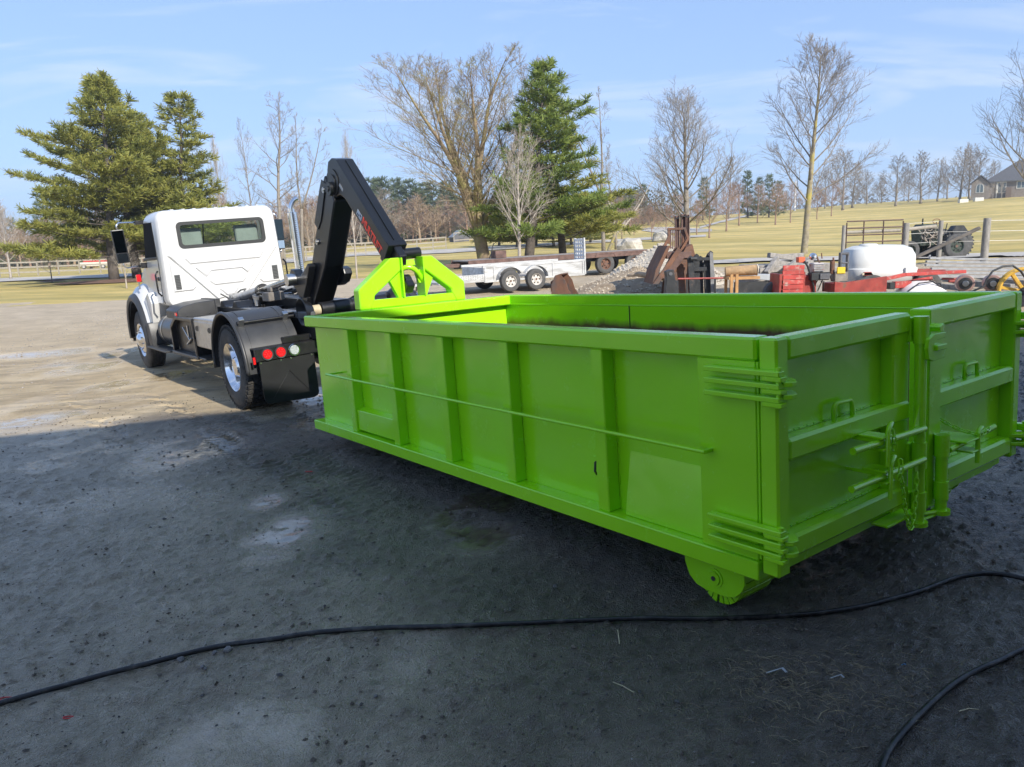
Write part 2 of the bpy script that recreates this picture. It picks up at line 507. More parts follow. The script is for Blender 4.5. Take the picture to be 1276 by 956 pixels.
def ground_material():
    m = bpy.data.materials.new('packed_millings_and_dirt'); m.use_nodes = True
    nt = m.node_tree; b = nt.nodes['Principled BSDF']; lk = nt.links.new
    tc = nd(nt, 'ShaderNodeTexCoord')
    def nz(sc, det=6, ro=.6, dist=0.0, vec=None):
        n = nd(nt, 'ShaderNodeTexNoise'); n.inputs['Scale'].default_value = sc; n.inputs['Detail'].default_value = det
        n.inputs['Roughness'].default_value = ro; n.inputs['Distortion'].default_value = dist
        lk(vec if vec else tc.outputs['Object'], n.inputs[0]); return n.outputs['Fac']
    def ramp(src, *st):
        r = nd(nt, 'ShaderNodeValToRGB'); e = r.color_ramp.elements
        while len(e) < len(st): e.new(.5)
        for q, (p, c) in zip(e, st): q.position = p; q.color = (*c, 1) if len(c) == 3 else c
        lk(src, r.inputs[0]); return r.outputs[0]
    def mix(f, a, b_, bt='MIX'):
        n = nd(nt, 'ShaderNodeMix', data_type='RGBA', blend_type=bt)
        for inp, v in (('Factor', f), ('A', a), ('B', b_)):
            if isinstance(v, (int, float)): n.inputs[inp].default_value = v
            elif isinstance(v, tuple): n.inputs[inp].default_value = (*v, 1)
            else: lk(v, n.inputs[inp])
        return n.outputs['Result']
    def mth(op, a, b_=None, c=None, clamp=False):
        n = nd(nt, 'ShaderNodeMath', operation=op, use_clamp=clamp)
        for k, v in enumerate((a, b_, c)):
            if v is None: continue
            if isinstance(v, (int, float)): n.inputs[k].default_value = v
            else: lk(v, n.inputs[k])
        return n.outputs[0]
    def attr(k): 
        n = nd(nt, 'ShaderNodeAttribute', attribute_name=k); return n.outputs['Fac']
    vor = nd(nt, 'ShaderNodeTexVoronoi'); vor.inputs['Scale'].default_value = 150; lk(tc.outputs['Object'], vor.inputs[0])
    vor2 = nd(nt, 'ShaderNodeTexVoronoi'); vor2.inputs['Scale'].default_value = 38; lk(tc.outputs['Object'], vor2.inputs[0])
    K = (0, 0, 0); W_ = (1, 1, 1)
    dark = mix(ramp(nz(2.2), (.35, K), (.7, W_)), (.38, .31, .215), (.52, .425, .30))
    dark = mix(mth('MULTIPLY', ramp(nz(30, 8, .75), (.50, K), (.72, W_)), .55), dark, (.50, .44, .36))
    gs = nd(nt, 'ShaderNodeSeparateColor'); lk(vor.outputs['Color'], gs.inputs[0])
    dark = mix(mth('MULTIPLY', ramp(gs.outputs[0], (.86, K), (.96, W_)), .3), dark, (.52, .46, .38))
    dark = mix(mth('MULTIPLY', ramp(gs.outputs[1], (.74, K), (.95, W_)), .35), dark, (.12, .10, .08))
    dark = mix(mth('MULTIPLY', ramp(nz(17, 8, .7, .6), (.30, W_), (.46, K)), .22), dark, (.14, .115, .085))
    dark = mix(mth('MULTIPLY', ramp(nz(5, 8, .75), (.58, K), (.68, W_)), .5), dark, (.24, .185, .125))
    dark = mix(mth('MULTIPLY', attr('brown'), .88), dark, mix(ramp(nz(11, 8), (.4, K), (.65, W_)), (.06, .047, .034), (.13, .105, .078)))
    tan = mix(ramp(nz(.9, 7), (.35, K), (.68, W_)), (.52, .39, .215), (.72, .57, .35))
    mpx = nd(nt, 'ShaderNodeMapping'); mpx.inputs['Rotation'].default_value = (0, 0, R_(-128)); mpx.inputs['Scale'].default_value = (.45, 1.9, 1)
    lk(tc.outputs['Object'], mpx.inputs[0])
    streak = nz(1.4, 6, .65, .8, mpx.outputs[0])
    tan = mix(mth('MULTIPLY', ramp(streak, (.46, K), (.62, W_)), .6), tan, (.27, .195, .115))
    tan = mix(mth('MULTIPLY', ramp(nz(24, 8, .8), (.5, K), (.7, W_)), .35), tan, (.66, .58, .46))
    sep = nd(nt, 'ShaderNodeSeparateXYZ'); lk(tc.outputs['Object'], sep.inputs[0])
    far = nd(nt, 'ShaderNodeMapRange'); far.inputs['From Min'].default_value = 14; far.inputs['From Max'].default_value = 22
    lk(sep.outputs['Y'], far.inputs['Value'])
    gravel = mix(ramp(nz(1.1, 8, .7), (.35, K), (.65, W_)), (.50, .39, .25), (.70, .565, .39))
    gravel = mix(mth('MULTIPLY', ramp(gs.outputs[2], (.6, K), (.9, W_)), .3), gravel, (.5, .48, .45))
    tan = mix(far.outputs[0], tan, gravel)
    col = mix(attr('sun_side'), dark, tan)  # tone step along the shadow edge goes into the base colour
    wet = attr('wet')
    wetn = mth('MULTIPLY', wet, ramp(nz(6, 7, .7), (.30, K), (.46, W_)))
    col = mix(mth('MULTIPLY', wet, .4), col, mix(.45, col, (0, 0, 0)))
    lk(col, b.inputs['Base Color'])
    r0 = nd(nt, 'ShaderNodeMapRange'); r0.inputs['To Min'].default_value = .16; r0.inputs['To Max'].default_value = .50
    lk(nz(3.5, 6), r0.inputs['Value'])
    rd = nd(nt, 'ShaderNodeMix', data_type='FLOAT'); lk(attr('sun_side'), rd.inputs['Factor']); lk(r0.outputs[0], rd.inputs['A']); rd.inputs['B'].default_value = .92
    r1 = nd(nt, 'ShaderNodeMix', data_type='FLOAT'); lk(wetn, r1.inputs['Factor']); lk(rd.outputs['Result'], r1.inputs['A']); r1.inputs['B'].default_value = .07
    lk(r1.outputs['Result'], b.inputs['Roughness'])
    b.inputs['Specular IOR Level'].default_value = .9
    # relief
    rot = nd(nt, 'ShaderNodeMapping'); rot.inputs['Rotation'].default_value = (0, 0, R_(-126.4)); lk(tc.outputs['Object'], rot.inputs[0])
    wv = nd(nt, 'ShaderNodeTexWave', wave_type='BANDS', bands_direction='X'); wv.inputs['Scale'].default_value = 3.4; wv.inputs['Distortion'].default_value = 1.0; wv.inputs['Detail'].default_value = 2
    lk(rot.outputs[0], wv.inputs[0])
    h = mth('MULTIPLY', nz(60, 8, .8), .8)
    h = mth('ADD', h, mth('MULTIPLY', vor.outputs['Distance'], -.7))
    h = mth('ADD', h, mth('MULTIPLY', vor2.outputs['Distance'], -.6))
    h = mth('ADD', h, mth('MULTIPLY', nz(14, 8, .75), .6))
    h = mth('ADD', h, mth('MULTIPLY', mth('MULTIPLY', wv.outputs['Fac'], attr('track')), 2.6))
    h = mth('ADD', h, mth('MULTIPLY', ramp(nz(26, 5, .62, .6), (.36, K), (.43, W_)), 1.1))
    bp = nd(nt, 'ShaderNodeBump'); bp.inputs['Distance'].default_value = .03
    lk(mth('SUBTRACT', .9, mth('MULTIPLY', wetn, .86)), bp.inputs['Strength'])
    lk(h, bp.inputs['Height']); lk(bp.outputs[0], b.inputs['Normal'])
    return m

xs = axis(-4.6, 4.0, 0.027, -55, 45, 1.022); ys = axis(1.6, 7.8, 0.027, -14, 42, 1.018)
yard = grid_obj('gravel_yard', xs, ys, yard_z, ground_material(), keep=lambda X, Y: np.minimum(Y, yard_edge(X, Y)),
                attrs=dict(wet=a_wet, sun_side=a_sun_side, track=a_track, brown=a_brown))

def grass_material():
    m = bpy.data.materials.new('dry_spring_grass'); m.use_nodes = True
    nt = m.node_tree; b = nt.nodes['Principled BSDF']; lk = nt.links.new
    tc = nd(nt, 'ShaderNodeTexCoord')
    mp = nd(nt, 'ShaderNodeMapping'); mp.inputs['Scale'].default_value = (.35, 1, 1); mp.inputs['Rotation'].default_value = (0, 0, R_(6)); lk(tc.outputs['Object'], mp.inputs[0])
    def nz(sc, det=6, ro=.6, v=None):
        n = nd(nt, 'ShaderNodeTexNoise'); n.inputs['Scale'].default_value = sc; n.inputs['Detail'].default_value = det; n.inputs['Roughness'].default_value = ro
        lk(v if v else mp.outputs[0], n.inputs[0]); return n.outputs['Fac']
    def rp(s, a, b_, ca, cb):
        r = nd(nt, 'ShaderNodeValToRGB'); r.color_ramp.elements[0].position = a; r.color_ramp.elements[1].position = b_
        r.color_ramp.elements[0].color = (*ca, 1); r.color_ramp.elements[1].color = (*cb, 1); lk(s, r.inputs[0]); return r.outputs[0]
    def mx(f, a, b_):
        n = nd(nt, 'ShaderNodeMix', data_type='RGBA')
        for i_, v in (('Factor', f), ('A', a), ('B', b_)):
            if isinstance(v, tuple): n.inputs[i_].default_value = (*v, 1)
            elif isinstance(v, float): n.inputs[i_].default_value = v
            else: lk(v, n.inputs[i_])
        return n.outputs['Result']
    K = (0, 0, 0); W_ = (1, 1, 1)
    c = mx(rp(nz(.10, 8, .7), .42, .60, K, W_), (.50, .375, .11), (.70, .525, .20))
    c = mx(rp(nz(.9, 8, .7), .42, .66, K, (.55, .55, .55)), c, (.22, .22, .085))
    c = mx(rp(nz(7.0, 6, .8), .45, .7, K, (.5, .5, .5)), c, (.42, .355, .20))
    # mown bands following the slope
    sp = nd(nt, 'ShaderNodeMapping'); sp.inputs['Scale'].default_value = (.012, .30, .3); sp.inputs['Rotation'].default_value = (0, 0, R_(3)); lk(tc.outputs['Object'], sp.inputs[0])
    c = mx(rp(nz(1.0, 5, .6, sp.outputs[0]), .44, .6, K, (.42, .42, .42)), c, (.235, .225, .09))
    lk(c, b.inputs['Base Color']); b.inputs['Roughness'].default_value = .9; b.inputs['Specular IOR Level'].default_value = .2
    bp = nd(nt, 'ShaderNodeBump'); bp.inputs['Strength'].default_value = .7; bp.inputs['Distance'].default_value = .12
    lk(nz(9, 8, .8), bp.inputs['Height']); lk(bp.outputs[0], b.inputs['Normal'])
    return m
GRASS = grass_material()
def field_z(X, Y):
    z = height(X, Y) + (fbm(X, Y, .3, 3, 9) - .5) * .10
    e = yard_edge(X, Y)
    inn = _sm((e - Y) / 0.9) * (X > -55) * (X < 45) * (Y > -14)
    return z - inn * .22
gxs = axis(-30, 30, 0.8, -1500, 1500, 1.06); gys = axis(22, 60, 0.45, -300, 3200, 1.035)
field = grid_obj('grass_field', gxs, gys, field_z, GRASS)

def ribbon(name, rows, material, off=.07, across=5, step=4):
    """rows: (column, top row, bottom row) surveyed edges of a path on the ground"""
    m = MB(); rows = sorted(rows)
    P = np.arange(rows[0][0], rows[-1][0] + 1, step)
    tp = np.interp(P, [r[0] for r in rows], [r[1] for r in rows]); bt = np.interp(P, [r[0] for r in rows], [r[2] for r in rows])
    vs = []
    for p, a, b_ in zip(P, tp, bt):
        A = hit(p, a, 15); B = hit(p, b_, 15)
        for k in range(across):
            q = B.lerp(A, k / (across - 1)); vs.append((q.x, q.y, float(field_z(np.array([q.x]), np.array([q.y]))[0]) + off))
    fs = [(i * across + k, (i + 1) * across + k, (i + 1) * across + k + 1, i * across + k + 1) for i in range(len(P) - 1) for k in range(across - 1)]
    m.add(vs, fs)
    return tag(m.build(name, material, smooth='full'), kind='structure')
LANE = mat('lane_gravel', (.44, .41, .37), .95, var=.2, vscale=.5, spec=.1)
ribbon('lane', [(-300, 361, 366), (0, 348, 352), (180, 341, 345), (300, 329, 334), (440, 315, 320), (560, 311.5, 316), (640, 306, 311), (720, 302, 305), (800, 297, 300), (880, 293, 295.5)], LANE)
ribbon('path', [(840, 329, 333), (950, 322.5, 327), (1100, 321, 325.5), (1276, 316, 320.5), (1500, 309, 314)], LANE)
ribbon('path', [(800, 285.5, 288), (815, 283.5, 290), (845, 283.5, 291), (870, 285, 290), (888, 286, 289)], LANE, step=3)
ribbon('path', [(872, 283, 285), (900, 275, 277.5), (930, 268, 270.5), (960, 262.5, 264.5), (1000, 258.5, 260.5), (1060, 253, 254.5)], LANE, step=3)

# ------------------------------------------------------------------ the tall shed whose open doorway the photo is taken from (behind the camera)
def make_garage():
    g = empty('workshop_building', label='tall ribbed metal workshop behind the viewer that shades the near ground', cat='building')
    ang = math.atan2(0.82, 3.25); u = Vector((math.cos(ang), math.sin(ang), 0)); nrm = Vector((-u.y, u.x, 0))
    o = Vector((0, -.26, -.35)); g.matrix_world = Matrix.Translation(o) @ Matrix(((u.x, nrm.x, 0), (u.y, nrm.y, 0), (0, 0, 1))).to_4x4()
    wallm = mat('shed_cladding', (.78, .77, .74), .5, var=.04); dark = mat('shed_interior', (.09, .085, .08), .8); conc = mat('shed_concrete', (.16, .155, .15), .8)  # unseen pale cladding, kept light to bounce fill onto the shaded bin
    H = 6.93; x0, x1 = -1.35, 14; D = -16  # unseen left end cut short to let more sky light in
    m = MB()
    def wall(a, b_, z0, z1):
        n = int((b_ - a) / .3); st = (b_ - a) / n
        for i in range(n):
            m.box(a + i * st, a + i * st + st * .8, -.12, -.02, z0, z1); m.box(a + i * st + st * .8, a + (i + 1) * st, -.12, -.05, z0, z1)
    wall(x0, -.9, 0, H - .2); wall(4.5, x1, 0, H - .2); wall(-.9, 4.5, 4.6, H - .2)
    m.box(x0, x0 + .15, D, -.12, 0, H - .2); m.box(x1 - .15, x1, D, -.12, 0, H - .2); m.box(x0, x1, D - .15, D, 0, H - .2)
    m.build('wall', wallm, g)
    MB().prism([(.02, H - .12), (.02, H), (D / 2, H + 2.2), (D - .3, H), (D - .3, H - .12), (D / 2, H + 2.05)], x0 - .05, x1 + .05, 0).build('roof', mat('shed_roof', (.25, .25, .26), .45), g)
    MB().box(x0 + .2, x1 - .2, D + .02, -.14, -.3, .02).build('floor', conc, g)
    MB().box(-1.02, -.9, -.14, .0, 0, 4.72).box(4.5, 4.62, -.14, .0, 0, 4.72).box(-.9, 4.5, -.14, .0, 4.6, 4.72).build('door_frame', dark, g, bevel=.01)
make_garage()
# ================================================================== THE GREEN BIN  (X forward, Y to the left side, Z up)
def paint_green():
    m = bpy.data.materials.new('lime_green_paint'); m.use_nodes = True
    nt = m.node_tree; b = nt.nodes['Principled BSDF']; lk = nt.links.new
    tc = nd(nt, 'ShaderNodeTexCoord')
    n = nd(nt, 'ShaderNodeTexNoise'); n.inputs['Scale'].default_value = 1.7; n.inputs['Detail'].default_value = 5; lk(tc.outputs['Object'], n.inputs[0])
    r = nd(nt, 'ShaderNodeValToRGB'); r.color_ramp.elements[0].position = .3; r.color_ramp.elements[1].position = .7
    r.color_ramp.elements[0].color = (.325, .76, .008, 1); r.color_ramp.elements[1].color = (.345, .80, .010, 1); lk(n.outputs['Fac'], r.inputs[0])
    # a light film of dust and overspray
    n2 = nd(nt, 'ShaderNodeTexNoise'); n2.inputs['Scale'].default_value = 5; n2.inputs['Detail'].default_value = 10; n2.inputs['Roughness'].default_value = .75; lk(tc.outputs['Object'], n2.inputs[0])
    r2 = nd(nt, 'ShaderNodeMapRange'); r2.inputs['From Min'].default_value = .35; r2.inputs['From Max'].default_value = .75; r2.inputs['To Min'].default_value = .16; r2.inputs['To Max'].default_value = .34
    lk(n2.outputs['Fac'], r2.inputs['Value'])
    lk(r.outputs[0], b.inputs['Base Color']); lk(r2.outputs[0], b.inputs['Roughness'])
    b.inputs['Coat Weight'].default_value = .35; b.inputs['Coat Roughness'].default_value = .10
    n3 = nd(nt, 'ShaderNodeTexNoise'); n3.inputs['Scale'].default_value = 2.1; n3.inputs['Detail'].default_value = 2; lk(tc.outputs['Object'], n3.inputs[0])
    n4 = nd(nt, 'ShaderNodeTexNoise'); n4.inputs['Scale'].default_value = 260; n4.inputs['Detail'].default_value = 2; lk(tc.outputs['Object'], n4.inputs[0])
    b1 = nd(nt, 'ShaderNodeBump'); b1.inputs['Strength'].default_value = .35; b1.inputs['Distance'].default_value = .05; lk(n3.outputs['Fac'], b1.inputs['Height'])
    b2 = nd(nt, 'ShaderNodeBump'); b2.inputs['Strength'].default_value = .06; b2.inputs['Distance'].default_value = .003; lk(n4.outputs['Fac'], b2.inputs['Height']); lk(b1.outputs[0], b2.inputs['Normal'])
    lk(b2.outputs[0], b.inputs['Normal']); lk(b2.outputs[0], b.inputs['Coat Normal'])
    return m
GREEN = paint_green()
def paint_inner():
    """same paint, unpainted rusty primer showing low on the walls inside the bin"""
    m = GREEN.copy(); m.name = 'lime_green_paint_over_primer'; nt = m.node_tree; b = nt.nodes['Principled BSDF']; lk = nt.links.new
    src = b.inputs['Base Color'].links[0].from_socket
    tc = nd(nt, 'ShaderNodeTexCoord'); s = nd(nt, 'ShaderNodeSeparateXYZ'); lk(tc.outputs['Object'], s.inputs[0])
    mp = nd(nt, 'ShaderNodeMapping'); mp.inputs['Scale'].default_value = (2.2, 2.2, .5); lk(tc.outputs['Object'], mp.inputs[0])
    n = nd(nt, 'ShaderNodeTexNoise'); n.inputs['Scale'].default_value = 3; n.inputs['Detail'].default_value = 6; lk(mp.outputs[0], n.inputs[0])
    a = nd(nt, 'ShaderNodeMath', operation='MULTIPLY_ADD'); a.inputs[1].default_value = .10; lk(n.outputs['Fac'], a.inputs[0]); lk(s.outputs['Z'], a.inputs[2])
    r = nd(nt, 'ShaderNodeMapRange'); r.inputs['From Min'].default_value = 1.165; r.inputs['From Max'].default_value = 1.095; lk(a.outputs[0], r.inputs['Value'])
    x = nd(nt, 'ShaderNodeMix', data_type='RGBA'); lk(r.outputs[0], x.inputs['Factor']); lk(src, x.inputs['A']); x.inputs['B'].default_value = (.13, .075, .035, 1)
    lk(x.outputs['Result'], b.inputs['Base Color'])
    return m
GREEN_IN = paint_inner()
STEEL_D = mat('scuffed_dark_steel', (.10, .10, .09), .45, .7, var=.3)

BW = 2.44; HT = 1.345
bin_root = empty('roll_off_bin', mtx=MD, label='long lime green open-top roll-off bin on small rollers in the foreground', cat='roll-off bin')
def bp_(m, name, material=None, bevel=.004, smooth=False, parent=None, label=None):
    o = m.build(name, material or GREEN, parent or bin_root, bevel=bevel, smooth=smooth)
    if label: o['label'] = label
    return o
PY = -.10     # outer face of the side sheet
for side in (0, 1):
    def Y(y): return y if side == 0 else -BW - y
    # side sheet
    bp_(MB().box(.30, 4.99, Y(PY), Y(PY - .003), .34, 1.26), 'side_panel', bevel=0)
    bp_(MB().box(.06, 4.97, Y(PY - .0035), Y(PY - .006), .34, 1.242), 'inner_skin', GREEN_IN, bevel=0)
    # top rail and bottom rail
    bp_(MB().box(0.006, 5.0, Y(0), Y(-.105), 1.243, HT), 'top_rail', bevel=.011)
    bp_(MB().box(0.0, 4.99, Y(.012), Y(-.10), .266, .353), 'bottom_rail', bevel=.005)
    # thin weld bead under the top rail inside
    bp_(MB().cyl((.1, Y(-.107), 1.246), (4.9, Y(-.107), 1.246), .005, seg=6), 'weld_bead', bevel=0)
    for x in (.96, 1.80, 2.55, 3.32, 4.09):
        bp_(MB().box(x, x + .088, Y(PY + .001), Y(-.012), .353, 1.243), 'side_post', bevel=.006)
    # uneven weld down each post
    w = MB(); rng = random.Random(4 + side)
    for x in (.956, 1.796, 2.546, 3.316, 4.086, 1.05, 1.89, 2.64, 3.41, 4.18):
        z = .36
        while z < 1.23:
            l = rng.uniform(.02, .05)
            if rng.random() < .8: w.box(x - .003, x + .003, Y(PY - .001), Y(PY + .006), z, z + l)
            z += l + rng.uniform(.0, .02)
    bp_(w, 'weld', bevel=0)['kind'] = 'stuff'
    # flush corner plate at the rear
    bp_(MB().box(.012, .322, Y(-.006), Y(-.10), .354, 1.242), 'corner_plate', bevel=.003)
    # sloped panel over the roller housing
    bp_(MB().prism([(Y(PY + .001), .70), (Y(-.045), .38), (Y(-.045), .354), (Y(PY + .001), .354)], .323, .87, 0), 'roller_housing', bevel=.004)
    # tarp rod with stand-offs
    r = MB().cyl((.25, Y(.045), .82), (4.50, Y(.045), .835), .010, seg=10)
    bp_(r, 'tarp_rod', bevel=0, smooth=True)
    st = MB()
    for x in (.255, 4.49): st.box(x - .01, x + .01, Y(-.006 if x < 1 else PY), Y(.05), .812 if x < 1 else .825, .828 if x < 1 else .841)
    bp_(st, 'rod_bracket', bevel=.002)
    # cover plate low between first posts
    bp_(MB().prism([(Y(PY + .002), .36), (Y(-.03), .375), (Y(-.03), .545), (Y(PY + .002), .565)], 3.412, 4.086, 0), 'cover_plate', bevel=.003)
    # small cut-out and hook
    bp_(MB().box(1.06, 1.16, Y(PY), Y(PY + .008), .50, .62), 'hook_plate', bevel=.001)
    bp_(MB().tube([(1.13, Y(PY + .01), .59), (1.10, Y(-.055), .60), (1.10, Y(-.05), .55), (1.13, Y(PY + .012), .52)], .007, 6), 'tarp_hook', mat('dark_steel', (.03, .03, .03), .5), bevel=0, smooth=True)
# front wall and top rail
bp_(MB().box(4.972, 4.985, -.10, -BW + .10, .34, 1.25), 'front_panel', bevel=0)
bp_(MB().box(4.875, 4.998, -.106, -BW + .106, 1.24, 1.343), 'front_rail', bevel=.010)
for y in (-.7, -1.22, -1.74): bp_(MB().box(4.985, 5.05, y - .05, y + .05, .34, 1.24), 'front_post', bevel=.005)
bp_(MB().box(.0, 5.0, -.101, -BW + .101, .30, .34), 'floor', mat('rusty_floor_steel', (.16, .11, .07), .6, .3, var=.4, vscale=4), bevel=0)
for x in (.25, .9, 1.5, 2.1, 2.7, 3.3, 3.9, 4.5): bp_(MB().box(x, x + .08, -.1, -BW + .1, .27, .30), 'cross_member', bevel=0)
for y in (-.72, -1.64): bp_(MB().box(.30, 5.2, y - .06, y + .06, .12, .20), 'skid_rail', bevel=.004)
bp_(MB().box(-.004, .12, -.10, -BW + .10, .262, .338), 'rear_sill', bevel=.005)
bp_(MB().box(-.10, -.012, -.9, -1.5, .285, .297), 'sill_tab', bevel=.002)
# tiny seam in the far wall
bp_(MB().box(3.05, 3.058, -BW + .1065, -BW + .112, .40, 1.24), 'wall_seam', mat('seam_dark', (.03, .05, .01), .6), bevel=0)  # thin dark green strip along the seam
# rear corner tube of the body beside the door gap (both sides)
for s in (0, 1):
    def Y(y): return y if s == 0 else -BW - y
    bp_(MB().box(.0, .012, Y(-.012), Y(-.10), .36, 1.24), 'corner_edge', bevel=.002)

# hook frame on the front wall
hk = empty('hook_frame'); hk.parent = bin_root
XC_ = 5.02; T2 = .065
def hf(poly, x0=XC_ - T2, x1=XC_ + T2, name='frame_leg', bevel=.010):
    return bp_(MB().prism(poly, x0, x1, 0), name, bevel=bevel, parent=hk)
cy = -1.185
for sg in (1, -1):
    def q(y): return cy + sg * y
    hf([(q(.615), 1.344), (q(.615), 1.54), (q(.24), 1.828), (q(.135), 1.828), (q(.135), 1.70), (q(.45), 1.47), (q(.45), 1.435), (q(.50), 1.344)])
    hf([(q(.165), 1.430), (q(.130), 1.430), (q(.118), 1.80), (q(.134), 1.82), (q(.30), 1.70)], XC_ - .03, XC_ + .03, 'gusset_plate', .003)
    hf([(q(.134), 1.432), (q(.117), 1.432), (q(.117), 1.826), (q(.134), 1.826)], XC_ - .085, XC_ + .085, 'side_plate', .003)
hf([(cy + .50, 1.345), (cy + .50, 1.43), (cy - .50, 1.43), (cy - .50, 1.345)], XC_ - .06, XC_ + .06, 'base_beam', .010)
arc = []
for i in range(15):
    t = i / 14; y = cy + .115 - .31 * t
    arc.append((XC_ + .02 - .06 * math.sin(t * math.pi), y, 1.655 + .085 * math.sin(min(1, t * 1.15 + .12) * math.pi * .98) ** .8 * (1 - .15 * t) - .12 * t ** 2.2))
bp_(MB().tube(arc, .026, 12), 'lift_bar', parent=hk, bevel=0, smooth=True)
hf([(cy - .06, 1.66), (cy - .115, 1.70), (cy - .115, 1.56), (cy - .09, 1.56)], XC_ - .02, XC_ + .02, 'stop_plate', .003)

# hinges: three long straps top and bottom with knuckles and lugs
def hinge_set(zs, sidef, s):
    h = MB(); k = MB(); lug = MB()
    for i, z in enumerate(zs):
        dz = -.012
        h.box(-.140, .245, sidef(.006), sidef(.050), z - .006, z + .016)
        h.box(.02, .240, sidef(-.006), sidef(.012), z - .012, z - .004)
        bp_(h, 'hinge_strap', bevel=.003, parent=None); h = MB()
        k.box(-.150, -.055, sidef(.006), sidef(.048), z - .026, z - .006)
    pin = MB().cyl((-.125, sidef(.026), zs[0] + .03), (-.125, sidef(.026), zs[-1] - .03), .013, seg=12)
    bp_(k, 'hinge_knuckle', bevel=.003)
    bp_(pin, 'hinge_pin', bevel=0, smooth=True)
    for z in zs[:2]:
        lug.prism([(-.099, sidef(-.02)), (-.099, sidef(.0)), (-.145, sidef(.02)), (-.168, sidef(.0)), (-.172, sidef(-.03)), (-.14, sidef(-.07)), (-.099, sidef(-.10))], z - .050, z - .030, 2)
    bp_(lug, 'hinge_lug', bevel=.002)
for s in (0, 1):
    fy = (lambda y: y) if s == 0 else (lambda y: -BW - y)
    hinge_set([1.20, 1.148, 1.092], fy, s)
    hinge_set([.520, .468, .418], fy, s)

# two rear doors
def make_door(y0, y1, left):
    d = empty('rear_door'); d.parent = bin_root
    d['label'] = 'left barn door with two latch rods' if left else 'right barn door with one short latch rod'
    x0, x1 = -.098, -.008
    def b(m, n, bev=.010): return m.build(n, GREEN, d, bevel=bev)
    if left:
        b(MB().box(x0, x1, 0, -.085, .30, HT), 'door_post')
        b(MB().box(x0 + .012, x1, -.965, -1.125, .34, HT - .006), 'door_post')
        a, c = -.0855, -1.115
    else:
        b(MB().box(x0, x1, -BW, -BW + .085, .34, HT), 'door_post')
        b(MB().box(x0 - .015, x1, -1.405, -1.275, .30, HT), 'door_post', .006)
        a, c = -1.4055, -BW + (.0 if False else .0855)
    for z0, z1, n in ((1.243, HT - .001, 'top_rail'), (.805, .905, 'middle_rail'), (.365, .468, 'bottom_rail')):
        aa = a if not left else a
        b(MB().box(x0, x1, aa, (c if not left else -.954 if n == 'middle_rail_' else c), z0, z1), n, .014)
    b(MB().box(x1 - .014, x1 - .006, a + .001, c - .001, .37, 1.25), 'door_panel', 0)
    w = MB(); rng = random.Random(3)
    for z in (.909, .472):
        y = min(a, c) + .05
        while y < max(a, c) - .05:
            l = rng.uniform(.02, .07); w.box(x1 - .020, x1 - .013, y, y + l, z, z + .006); y += l + .01
    b(w, 'weld', 0)['kind'] = 'stuff'
    # lifting handle on the middle rail
    hy = -.57 if left else -1.885
    b(MB().tube([(-.055, hy + .078, .90), (-.055, hy + .078, .955), (-.055, hy + .072, .972), (-.055, hy + .058, .982), (-.055, hy - .058, .982), (-.055, hy - .072, .972), (-.055, hy - .078, .955), (-.055, hy - .078, .90)], .011, 8), 'handle', 0).data.shade_smooth()
    return d
dL = make_door(0, -1.09, True); dR = make_door(-1.28, -2.44, False)

def part(m, n, bev=.003, smooth=False, par=None, material=None): return m.build(n, material or GREEN, par or bin_root, bevel=bev, smooth=smooth)
# vertical lock pipe on the left door with sleeves and latch plates
XP = -.135
lp = part(MB().cyl((XP, -1.135, .262), (XP, -1.135, 1.315), .028, seg=16), 'lock_pipe', 0, True)
for z0, z1 in ((1.19, 1.325), (.555, .69), (.32, .43)):
    part(MB().cyl((XP, -1.135, z0), (XP, -1.135, z1), .036, seg=16), 'pipe_sleeve', 0, True)
part(MB().cyl((XP, -1.135, .25), (XP, -1.135, .272), .046, seg=18), 'pipe_foot', 0, True)
for a_, b_ in ((1.2, 1.32), (.56, .68), (.33, .42)): part(MB().box(-.10, -.06, -1.10, -1.15, a_, b_), 'sleeve_mount')
# upper catch
part(MB().prism([(-1.115, 1.115), (-1.10, 1.17), (-1.115, 1.215), (-1.17, 1.235), (-1.285, 1.232), (-1.285, 1.205), (-1.19, 1.20), (-1.165, 1.18), (-1.165, 1.155), (-1.285, 1.165), (-1.285, 1.105), (-1.16, 1.10)], -.185, -.165, 0), 'catch_plate', .003)
part(MB().box(-.20, -.12, -1.17, -1.27, 1.150, 1.178), 'catch_bar', .004)
part(MB().prism([(-1.24, 1.262), (-1.29, 1.275), (-1.29, 1.235), (-1.25, 1.235)], -.175, -.115, 0), 'catch_ear', .003)
# latch rods
def rod(p0, p1, r=.0165): return part(MB().cyl(p0, p1, r, seg=12), 'latch_rod', 0, True)
rod((-.20, -.40, .805), (-.165, -1.12, .765)); rod((-.20, -.39, .632), (-.165, -1.12, .607))
for z, sgn in ((.765, 1), (.607, -1)):
    part(MB().prism([(-1.10, z), (-1.10, z + sgn * .12), (-1.04, z)], -.150, -.142, 0), 'gusset', .001)
# clamp brackets on the left panel with bent pins
for zc, y in ((.79, -.67), (.625, -.70)):
    part(MB().box(-.215, -.10, y - .04, y + .05, zc + .022, zc + .034).box(-.215, -.10, y - .04, y + .04, zc - .036, zc - .024), 'clamp_plate', .003)
    part(MB().box(-.20, -.022, y + .030, y + .045, zc + .005, zc + .022), 'clamp_web', .001)
    part(MB().tube([(-.215, y, zc - .11), (-.215, y, zc + .045), (-.213, y - .012, zc + .066), (-.208, y - .035, zc + .078), (-.20, y - .060, zc + .080)], .0115, 10), 'locking_pin', 0, True)
